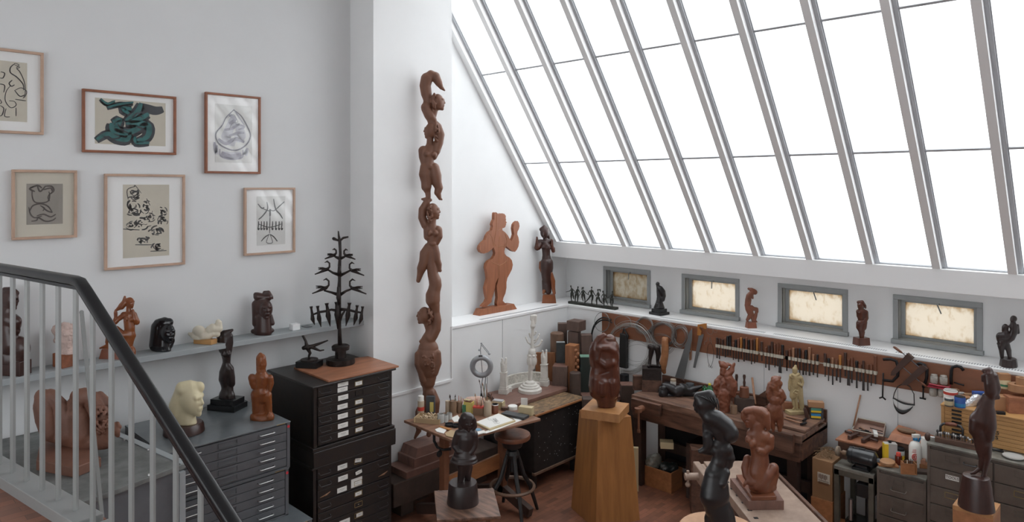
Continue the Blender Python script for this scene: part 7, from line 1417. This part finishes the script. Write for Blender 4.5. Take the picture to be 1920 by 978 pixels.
def hammer(label, a, b):
    t = thing('hammer', label, 'hammer', tuple(oZ(*cc_(*b), BZ+.03))); p, q = oZ(*cc_(*a), BZ+.045), oZ(*cc_(*b), BZ+.05); d = (q-p).normalized(); n = Vector((-d.y, d.x, 0))
    MB().tube([p, q], [.011, .009], 8).build('handle', 'handle_tan', t, smooth=True); MB().tube([q-n*.035, q+n*.045], .013, 10).build('hammer_head', 'iron', t, smooth='auto')
hammer('hammer lying nearer the wall on the carving board', (400, 655), (590, 690)); hammer('hammer lying nearer the front on the carving board', (380, 672), (575, 728))
tag(MB().prism([(0, 0), (.20, 0), (.0, .17)], oX(*cc_(195, 545), 7.5), (0, 1, 0), (0, 0, 1), (.012, 0, 0)).build('offcut_board', 'bench_wood'), 'triangular wooden offcut leaning at the wall behind standing carving', 'board')
F_ = FS(*cc_(440, 590), BZ+.03, x=7.47); bx('offcut_block', 'low brown wooden block behind the plaster hunter', F_, 34, 8, 16, 'board_wood', -12, cat='block')
# under the bench
t = thing('wooden_box', 'open plywood box on the floor under the workbench with bags inside', 'box', (7.13, 4.4, 0))
MB().box(6.965, 6.98, 4.17, 4.525, 0, .23).box(7.2, 7.215, 4.17, 4.525, 0, .23).box(6.98, 7.2, 4.17, 4.185, 0, .23).box(6.98, 7.2, 4.51, 4.525, 0, .23).box(6.98, 7.2, 4.185, 4.51, .005, .02).build('box_walls', 'orange_wood', t, bevel=.002)
F_ = Fig(1226, 875, t=7.09*FW[0]+4.43*FW[1]); o = F_.mesh([el(1224, 866, 14, 14, 11, 0, 20), el(1231, 862, 10, 13, 10), el(1224, 876, 13, 10, 11)], 'plastic_bag', 'wax_bag', None, k=3, h=.8, rough=.8, rs=.4); tag(o, 'crumpled clear plastic bag at left in the floor box', 'bag')
F_ = Fig(1254, 880, t=7.09*FW[0]+4.27*FW[1]); o = F_.mesh([el(1250, 876, 15, 10, 11, 0, 12), el(1262, 876, 10, 9, 10), el(1254, 884, 14, 8, 10)], 'plastic_bag', 'black_bagplastic', None, k=3, h=.8, rough=.7, rs=.4); tag(o, 'black plastic bag at right in the floor box', 'bag')
for (u0, u1, v0, v1, t_, m, lb) in [(1187, 1197, 838, 905, 8.0, 'cream_box', 'pale carton on the floor between pedestal and plywood box'), (1295, 1334, 838, 905, 7.5, 'bench_wood', 'brown wooden drawer box stored under the workbench'), (1238, 1262, 826, 838, 7.95, 'cream_box', 'pale offcut lying in the dark under the workbench')]:
    F_ = Fig((u0+u1)/2, v1, t=t_); z0_ = 0 if v1 > 900 else HC-(v1-350)*t_/FP; F_.o.z = z0_; tag(base_box(F_, u1-u0, (u1-u0)*.8, z0_, HC-(v0-350)*t_/FP, -8).build('stored_box', m, bevel=.003), lb, 'box')
B(7.0, 7.3, 3.86, 4.0, .0, .62).build('stored_crate', 'dark_bench_wood'); 
o = [o for o in C.objects if o.name.startswith('stored_crate')][0]; tag(o, 'tall dark crate on the lower shelf of the workbench', 'crate')
# ---------------------------------------------------------------- right-hand side
def cr(x, y): return 1540+x/4.7, 770+y/4.7
# cartons left of the grinder table
t = thing('carton', 'tall open cardboard carton with printed paper label, left of grinder table', 'carton', (7.1, 2.49, .47))
MB().box(6.95, 7.28, 2.40, 2.59, .47, .845).build('body', 'cardboard', t, bevel=.003)
q0 = oX(1533, 884, 6.948); q1 = oX(1556, 908, 6.948)
B(6.945, 6.95, q1.y, q0.y, q1.z, q0.z).build('paper_label', 'tape_white', t)
lbm = MB()
for k in range(7): lbm.box(6.943, 6.9455, q0.y-.012-k*.012-.006, q0.y-.012-k*.012, q0.z-.05-.006*(k % 3), q0.z-.015+.004*(k % 2))
for k in range(3): lbm.box(6.943, 6.9455, q1.y+.01, q0.y-.01, q0.z-.075-k*.015, q0.z-.071-k*.015)
lbm.build('label_print', 'bench_wood', t)
sw = MB(); rnd = random.Random(8)
for k in range(90):
    c = Vector((rnd.uniform(6.97, 7.26), rnd.uniform(2.42, 2.57), .85+rnd.uniform(0, .035))); a = rnd.uniform(0, 6.28); d = Vector((math.cos(a), math.sin(a), rnd.uniform(-.2, .4)))*rnd.uniform(.03, .06)
    sw.tube([c-d, c+Vector((0, 0, .012)), c+d], .002, 4)
o = tag(sw.build('straw_packing', 'straw'), 'tangle of straw and twigs filling the open carton', 'straw'); o['kind'] = 'stuff'
tag(B(6.94, 7.30, 2.395, 2.6, 0, .468).build('wooden_crate', 'orange_wood', bevel=.004), 'plain orange-brown crate on the floor under the labelled carton', 'crate')
# grinder motor
F_ = Fig(*cr(360, 510), z=.832)
t = thing('bench_grinder', 'black electric motor with grinding wheel on the steel table', 'grinder', tuple(F_.o)); s = F_.s
ax_ = Vector((-.55, -.83, 0)).normalized()
a, b = F_.w(*cr(275, 385), 0), F_.w(*cr(440, 415), 0); a = Vector((a.x, a.y, a.z)); d = (b-a); mid = (a+b)/2
ayd = Vector((0, -1, 0)); L = .115; R_m = 15.5*s
c_ = Vector((F_.o.x, F_.o.y, .832+22*s)); 
MB().tube([c_-ayd*(L+.02), c_-ayd*L, c_-ayd*(L-.01), c_+ayd*(L-.01), c_+ayd*L, c_+ayd*(L+.02)], [R_m*.55, R_m*.92, R_m, R_m, R_m*.92, R_m*.5], 28).build('motor_housing', 'motor_black', t, smooth='auto')
MB().tube([c_-ayd*(L-.03), c_-ayd*(L-.04)], R_m*1.03, 28).tube([c_+ayd*(L-.03), c_+ayd*(L-.04)], R_m*1.03, 28).obox((c_.x, c_.y, c_.z+R_m*.98), (.03, .05, .012)).build('end_bands', 'motor_black', t, smooth='auto')
MB().obox((c_.x, c_.y, .832+.01), (.13, .15, .02)).obox((c_.x, c_.y, .832+.035), (.07, .1, .04)).build('motor_foot', 'motor_black', t, bevel=.003)
MB().tube([c_-ayd*(L+.01), c_-ayd*(L+.06)], .022, 12).tube([c_-ayd*(L+.05), c_-ayd*(L+.12)], .010, 10).tube([c_+ayd*(L+.01), c_+ayd*(L+.05)], .014, 10).build('spindle', 'can_brown', t, smooth='auto')
MB().tube([c_-ayd*(L+.085), c_-ayd*(L+.095), c_-ayd*(L+.115), c_-ayd*(L+.122)], [.03, .048, .046, .02], 24).build('grinding_wheel', 'stone_wheel', t, smooth='auto')
MB().tube([c_+ayd*(L+.02), c_+ayd*(L+.045)], .03, 12).build('pulley', 'dark_steel', t, smooth='auto')
# machine under the table
t = thing('drill_press', 'black machine standing in the shadow under the steel table', 'machine', (7.15, 2.2, .22))
B(7.05, 7.28, 2.08, 2.32, .22, .27).build('machine_base', 'motor_black', t, bevel=.005); MB().cyl((7.2, 2.15, .27), (7.2, 2.15, .74), .03).build('column', 'dark_steel', t, smooth='auto'); B(7.05, 7.27, 2.08, 2.22, .55, .68).build('machine_head', 'motor_black', t, bevel=.01); MB().cyl((7.07, 2.27, .3), (7.07, 2.27, .5), .02).build('spindle', 'steel', t, smooth='auto')
tag(MB().obox((7.0, 2.33, .26), (.1, .06, .07), rz=.4).build('wooden_block', 'orange_wood', bevel=.003), 'small wooden block on the lower shelf of the steel table', 'block')
# box with handscrew, bin, lidded box
F_ = FS(*cr(345, 385), .832, x=7.30)
t = thing('wooden_box', 'dark wooden box with reddish flat lid behind the grinder, handscrew clamp on top', 'box', (7.34, 2.24, .832)); B(7.16, 7.52, 2.07, 2.42, .832, 1.0).build('box_body', 'bench_wood', t, bevel=.003)
B(7.145, 7.53, 2.05, 2.44, 1.0, 1.018).build('lid', 'board_wood', t, bevel=.003)
t = thing('handscrew_clamp', 'small dark handscrew clamp lying on the reddish box lid', 'clamp', tuple(oZ(*cr(340, 240), 1.02)))
z_ = 1.04
for a, b, w_ in (((245, 235), (325, 200), .035), ((365, 265), (435, 222), .035)): MB().beam(oZ(*cr(*a), z_), oZ(*cr(*b), z_), w_, .035).build('jaw', 'handle_dark', t, bevel=.004)
MB().tube([oZ(*cr(210, 180), z_), oZ(*cr(265, 195), z_)], .014, 10).tube([oZ(*cr(430, 245), z_), oZ(*cr(497, 265), z_)], .013, 10).tube([oZ(*cr(265, 195), z_), oZ(*cr(430, 245), z_)], .005, 8).tube([oZ(*cr(300, 215), z_), oZ(*cr(400, 228), z_)], .005, 8).build('screws', 'handle_dark', t, smooth=True)
t = thing('tool_bin', 'open pinkish bin of small tools tilted against the wall', 'bin', (7.5, 2.2, 1.02))
P0, P1 = oX(*cr(272, 165), 7.40), oX(*cr(545, 222), 7.40); P2, P3 = oX(*cr(322, 60), 7.56), oX(*cr(565, 110), 7.56); P0.z -= .0
bn = MB(); mat('bin_pink', (.36, .22, .17), .5, var=.2, scale=8)
n_ = (P1-P0).cross(P2-P0).normalized(); n_ = n_ if n_.x < 0 else -n_
bn.add([P0, P1, P3, P2, P0-n_*.05, P1-n_*.05, P3-n_*.05, P2-n_*.05], [(7, 6, 5, 4), (0, 4, 5, 1), (1, 5, 6, 2), (2, 6, 7, 3), (3, 7, 4, 0)])
bn.build('bin_shell', 'bin_pink', t); bw_ = MB().tube([P0, P1, P3, P2], .006, 6, closed=True).build('rim', 'tape_white', t)
for i, (a, b, m) in enumerate([((330, 150), (420, 178), 'iron'), ((350, 170), (440, 190), 'iron'), ((430, 150), (540, 180), 'handle_dark'), ((480, 185), (540, 200), 'dark_steel'), ((310, 165), (380, 185), 'dark_steel'), ((340, 140), (380, 165), 'handle_tan')]):
    tag(MB().tube([oX(*cr(*a), 7.44), oX(*cr(*b), 7.42)], .006, 6).build('small_tool', m, smooth=True), '%s small tool, %s in the tilted pinkish bin' % (dict(iron='black', handle_dark='dark brown', dark_steel='grey', handle_tan='tan')[m], ['topmost', 'left of the white packet', 'furthest right at top', 'lowest at right', 'furthest left', 'at the left rim'][i]), 'tool', 'tools in the tilted bin')
tag(slabpix([cr(450, 155), cr(490, 165), cr(500, 205), cr(465, 200)], 1.085, .03).build('white_packet', 'card', bevel=.004), 'white packet lying among the tools in the tilted bin', 'packet')
t = thing('lidded_box', 'orange-brown wooden box with a sloping lid behind the spray bottle', 'box', (7.4, 1.83, .925))
B(7.28, 7.55, 1.62, 1.98, .925, 1.09).build('box_body', 'bench_wood', t, bevel=.003)
MB().add([(7.25, 1.60, 1.09), (7.25, 2.0, 1.09), (7.56, 2.0, 1.09), (7.56, 1.6, 1.09), (7.30, 1.64, 1.14), (7.30, 1.98, 1.15), (7.50, 1.97, 1.18), (7.50, 1.66, 1.15)], hx).build('sloping_lid', 'board_wood', t, bevel=.003)
ov = oZ(*cr(750, 182), 1.165)
tag(MB().lathe([(.075, 0), (.08, .006), (.078, .016)], ov, 28, .6, 1).build('oval_plate', 'can_brown', smooth='auto'), 'oval dark edged board on the sloping box lid', 'board')
tag(MB().tube([oX(1613.4, 740, 7.58), oX(1600, 800, 7.45)], .009, 8).build('wooden_dowel', 'handle_tan', smooth=True), 'thin wooden dowel leaning on the wall behind the tool bin', 'dowel')
# on the low filing cabinet (z .925)
Z5 = .925
F_ = Fig(*cr(583, 478), z=Z5); bx('wooden_pad', 'square orange pad under the oval sanding block', F_, 34, 20, 3, 'orange_wood', -14, cat='block')
tag(MB().lathe([(15*F_.s, 3*F_.s), (16*F_.s, 4*F_.s), (16*F_.s, 8*F_.s), (14.5*F_.s, 9*F_.s)], F_.o, 32, 1.0, .8).build('oval_block', 'tape_brown', smooth='auto'), 'oval pinkish wooden block on the cabinet beside the grinder table', 'block')
F_ = Fig(*cr(605, 435), z=Z5)
t = thing('solvent_can', 'rectangular silver and yellow solvent can on the low filing cabinet', 'can', tuple(F_.o)); base_box(F_, 22, 12, Z5, Z5+33*F_.s, -10).build('body', 'clear_grey', t, bevel=.003); base_box(F_, 7, 12.4, Z5+.002, Z5+32*F_.s, -10, du=-8.5).build('yellow_side', 'yellow_paint', t); base_drum(F_, [(2.6, 33), (2.6, 37)]).build('cap', 'iron', t)
F_ = Fig(*cr(695, 440), z=Z5); can('paint_jar', 'jar with black lid and yellow label behind the amber bottle', F_, 7.5, 20, 'clear_grey', ('yellow_paint', 4, 12), ('iron', 7, 5), cat='jar')
F_ = Fig(*cr(680, 470), z=Z5); can('amber_bottle', 'small dark amber bottle with red cap on the low cabinet', F_, 6, 16, 'amber_glass', None, ('red_label', 4, 6), cat='bottle')
F_ = Fig(*cr(828, 492), z=Z5)
t = thing('spray_bottle', 'white spray bottle with blue trigger and round red emblem', 'bottle', tuple(F_.o)); s = F_.s
MB().lathe([(9.5*s, 0), (10.8*s, 1*s), (10.8*s, 38*s), (8*s, 45*s), (4*s, 48*s), (3.6*s, 51*s)], F_.o, 24).build('bottle_body', 'white_plastic', t, smooth='auto')
MB().lathe([(4.2*s, 50*s), (4.2*s, 54*s), (3*s, 55*s)], F_.o, 14).build('collar', 'blue_plastic', t, smooth='auto')
hd = MB(); base_box(F_, 13, 6, F_.o.z+55*s, F_.o.z+61*s, 0, du=1, mb=hd); hd.build('spray_head', 'white_plastic', t, bevel=.003)
MB().tube([F_.w(F_.u+8, F_.v-60), F_.w(F_.u+9, F_.v-54), F_.w(F_.u+6, F_.v-47)], .008, 8).build('trigger', 'blue_plastic', t, smooth=True)
q = F_.w(F_.u, F_.v-22, -11.4)
rg_ = MB()
for r0_ in (5.6, 3.0): rg_.tube([q+F_.R*(r0_*s*math.cos(a))+Vector((0, 0, r0_*s*math.sin(a)))+F_.D*(.35*r0_*abs(math.cos(a))*s*.5) for a in [i*math.pi/12 for i in range(24)]], .9*s, 6, closed=True)
rg_.sph(q+F_.R*(-1.2*s), 1.1*s, 8, 6).sph(q+F_.R*(1.6*s), 1.1*s, 8, 6)
for k in range(3): rg_.obox(q+Vector((0, 0, (9+k*2.2)*s)), (12*s-k*s, .001, .8*s), rz=math.atan2(F_.R.y, F_.R.x))
rg_.build('red_emblem', 'red_label', t)
F_ = Fig(*cr(922, 480), z=Z5); can('paper_roll', 'upright white paper towel roll beside the tall cabinet', F_, 8.5, 52, 'white_plastic', cat='paper roll')
F_ = Fig(*cr(770, 545), z=Z5)
t = thing('pen_box', 'open dovetailed wooden box holding dark pens on low cabinet', 'box', tuple(F_.o)); ob = MB(); w_, d_, h_ = 24, 17, 20; a0_ = -12
for (du, dd, ww_, wd) in ((-w_/2, 0, 1.5, d_), (w_/2, 0, 1.5, d_), (0, -d_/2, w_, 1.5), (0, d_/2, w_, 1.5)):
    a = math.radians(a0_); c = F_.o+F_.R*((du*math.cos(a)-dd*math.sin(a))*F_.s)+F_.D*((du*math.sin(a)+dd*math.cos(a))*F_.s); ob.obox((c.x, c.y, Z5+h_/2*F_.s), (ww_*F_.s, wd*F_.s, h_*F_.s), rz=math.atan2(F_.R.y, F_.R.x)+a)
base_box(F_, w_, d_, Z5, Z5+.004, a0_, mb=ob); ob.build('box_walls', 'orange_wood', t)
sticks(('in the dovetailed box', 'pen', 'pens in the dovetailed box'), F_, 20, [(-6, 26, -2, 'iron', 0), (-3, 24, 0, 'tape_white', 0), (0, 25, 1, 'iron', 0), (3, 26, 1, 'iron', 0), (5, 24, 2, 'dark_steel', 0)], 'pen')
F_ = Fig(*cr(870, 500), z=Z5); bx('open_case', 'flat open wooden case leaning beside the pen box', F_, 26, 16, 10, 'orange_wood', -30); tag(base_box(F_, 20, 13, Z5+10*F_.s, Z5+17*F_.s, -30, top=.9).build('inner_box', 'board_wood', bevel=.003), 'small inner wooden box on the flat open case', 'box')
F_ = Fig(*cr(890, 545), z=Z5); bx('wood_offcut', 'dark rough wood piece at the right end of low cabinet', F_, 26, 18, 5, 'timber_dark', -12, cat='block')
# on the tall cabinet (z 1.26)
def c5b(x, y): return 1720+x/4.94, 780+y/4.94
Z6 = 1.26
ra, rb_ = oZ(*c5b(160, 235), Z6), oZ(*c5b(555, 318), Z6)
rk = thing('bit_rack', 'long wooden rack of upright drill bits on the tall cabinet', 'rack', tuple((ra+rb_)/2))
MB().beam(ra+Vector((.03, 0, .022)), rb_+Vector((.03, 0, .022)), .07, .044).build('rack_block', 'bench_wood', rk, bevel=.002)
rnd = random.Random(6)
for i in range(17):
    p = ra.lerp(rb_, (i+.8)/18)+Vector((.03+rnd.uniform(-.015, .015), 0, .044)); h = rnd.uniform(.035, .06)
    MB().lathe([(.004, 0), (.004, h*.45), (.009, h*.6), (.011, h*.8), (.006, h)], p, 10).build('drill_bit', 'steel' if i % 3 else 'dark_steel', rk, smooth='auto')
t = thing('hand_brace', 'hand brace drill with red-brown grip resting behind the bit rack', 'brace', tuple(oZ(*c5b(310, 170), Z6+.02)))
q = lambda x, y: oX(*c5b(x, y), 7.08)
MB().tube([q(210, 190), q(215, 90), q(240, 68), q(270, 68)], .010, 8).tube([q(365, 80), q(400, 90), q(420, 120), q(420, 190)], .010, 8).build('crank', 'dark_steel', t, smooth=True)
MB().tube([q(262, 68), q(300, 72), q(340, 76), q(368, 82)], [.013, .018, .018, .013], 10).build('grip', 'red_wood', t, smooth=True)
t = thing('gimlet', 'turned dark knob handle lying at the left end of the bit rack', 'tool', tuple(oZ(*c5b(95, 190), Z6)))
MB().sph(oX(*c5b(95, 190), 6.98), .034, 14, 10, (.8, .7, 1.1)).build('knob', 'handle_dark', t, smooth=True); MB().tube([oX(*c5b(115, 190), 6.98), oX(*c5b(165, 200), 6.98)], .008, 8).build('shaft', 'steel', t)
F_ = Fig(*c5b(890, 385), z=Z6); tag(MB().lathe([(13*F_.s, 0), (17*F_.s, 2*F_.s), (17.5*F_.s, 4*F_.s), (15.5*F_.s, 4*F_.s), (11*F_.s, 1.5*F_.s), (.001, 1.2*F_.s)], F_.o, 32).build('glass_dish', 'clear_grey', smooth='auto'), 'round shallow glass dish on the tall cabinet, right of dark woman', 'dish')
tag(MB().tube([oZ(*c5b(690, 305), Z6+.01), oZ(*c5b(800, 330), Z6+.01)], .007, 8).tube([oZ(*c5b(700, 315), Z6+.01), oZ(*c5b(790, 310), Z6+.01)], .006, 8).build('pliers', 'iron', smooth=True), 'dark pliers lying on the tall cabinet behind the dark woman', 'pliers')
# on the plan chest (z 1.552)
def c4b(x, y): return 1740+x/6.983, 660+y/6.983
Z7 = 1.552
for xy, r, h, body, band, cap, lb in [((295, 650), 11.5, 22, 'white_plastic', ('red_label', 15, 20), ('clear_grey', 10.5, 1.5), 'largest white paint can with red band at the chest left end'), ((275, 700), 7.4, 14, 'tin_dark', ('cream_box', 2, 10), ('clear_grey', 7.0, 1.2), 'small paint can with pale label in front of largest can'), ((418, 715), 9, 19, 'blue_label', ('blue_plastic', 2, 8), ('iron', 8.6, 1.5), 'blue paint can right of the small can')]:
    F_ = Fig(*c4b(*xy), z=Z7); can('paint_can', lb, F_, r, h, body, band, cap)
F_ = Fig(*c4b(480, 650), z=Z7); can('round_tin', 'flat round tin with copper coloured lid behind the blue can', F_, 10, 9, 'tin_dark', None, ('tape_brown', 10, 2), cat='tin')
F_ = Fig(*c4b(590, 700), z=Z7); o = F_.mesh([el(F_.u-2, F_.v-6, 17, 9, 9, 0, -25), el(F_.u+6, F_.v-13, 11, 9, 8), el(F_.u-10, F_.v-2, 8, 4, 6)], 'foil_bag', 'foil', None, k=3, h=.7, rough=.6, rs=.7); tag(o, 'crumpled clear plastic bag on the plan chest beside the blue can', 'bag')
F_ = Fig(*c4b(640, 610), z=Z7); can('small_bottle', 'small bottle with black cap behind the crumpled plastic bag', F_, 5, 9, 'clear_grey', None, ('iron', 3.5, 5), cat='bottle')
for xy, w_, d_, h_, m, a_, lb in [((355, 520), 11, 9, 17, 'can_brown', -8, 'narrow dark carton standing behind the largest paint can'), ((435, 555), 11, 9, 13, 'clear_grey', -8, 'small grey carton between brown cartons on plan chest'), ((538, 580), 18, 12, 13, 'cardboard', -12, 'small open cardboard box on the plan chest'), ((525, 520), 20, 10, 11, 'tin_dark', -12, 'dark flat box behind the small open cardboard box'), ((670, 530), 20, 13, 20, 'blue_label', -10, 'blue carton with white print on plan chest, left of dark woman'), ((1000, 440), 20, 13, 20, 'cream_box', -14, 'cream and orange carton standing on the brown boxes'), ((980, 790), 34, 22, 26, 'tape_brown', -13, 'plain brown box behind the dark woman on plan chest'), ((1180, 800), 40, 24, 30, 'board_wood', -13, 'large brown wooden box at the right photo edge on plan chest')]:
    F_ = FS(*c4b(*xy), Z7, x=7.45 if xy[1] < 600 else 7.40)
    if xy == (1000, 440): continue
    if xy[1] > 700: F_ = FS(*c4b(xy[0], xy[1]-30), Z7, x=7.36)
    bx('carton', lb, F_, w_, d_, h_, m, a_)
    if m == 'blue_label':
        t_ = [o for o in C.objects if o.get('label') == lb][0]
        p = F_.w(F_.u, F_.v-12, -d_/2-.8); text_mesh(t_, 'LUX', .03, face_mtx(p, (F_.R.x, F_.R.y, 0)), 'card') if False else None
        MB().obox(F_.w(F_.u-1, F_.v-14, -d_/2-.6), (10*F_.s, .002, 2.4*F_.s), rz=math.atan2(F_.R.y, F_.R.x)+math.radians(a_)).obox(F_.w(F_.u-1, F_.v-8, -d_/2-.6), (14*F_.s, .002, 1*F_.s), rz=math.atan2(F_.R.y, F_.R.x)+math.radians(a_)).build('white_print', 'card', t_)
F_ = FS(*c4b(1000, 555), Z7+.17, x=7.45); can('round_tin', 'round decorated tin standing on the brown box behind dark woman', F_, 10, 15, 'cream_box', ('green_label', 4, 8), None, cat='tin')
F2 = FS(*c4b(995, 420), Z7+.17+15*F_.s, x=7.45); bx('carton', 'cream carton with an orange top on the decorated tin', F2, 18, 12, 12, 'tape_brown', -12)
for i, (xy, r, h, lb) in enumerate([((1190, 560), 17, 13, 'wide roll of brown tape lying on the right brown box'), ((1225, 450), 9, 14, 'small roll of brown tape standing on the wide tape roll')]):
    zz = Z7+.17 if i == 0 else Z7+.17+13*.0045
    F_ = FS(*c4b(*xy), zz, x=7.42); s = F_.s
    tag(MB().lathe([(r*s*.45, 0), (r*s, 0), (r*s, h*s), (r*s*.45, h*s), (r*s*.4, h*s*.5)], F_.o, 32).build('tape_roll', 'tape_brown', smooth='auto'), lb, 'tape')
F_ = Fig(*c4b(950, 810), z=Z7); bx('black_gadget', 'black device with red buttons at the front of the plan chest', F_, 14, 8, 5, 'iron', -14, cat='device')
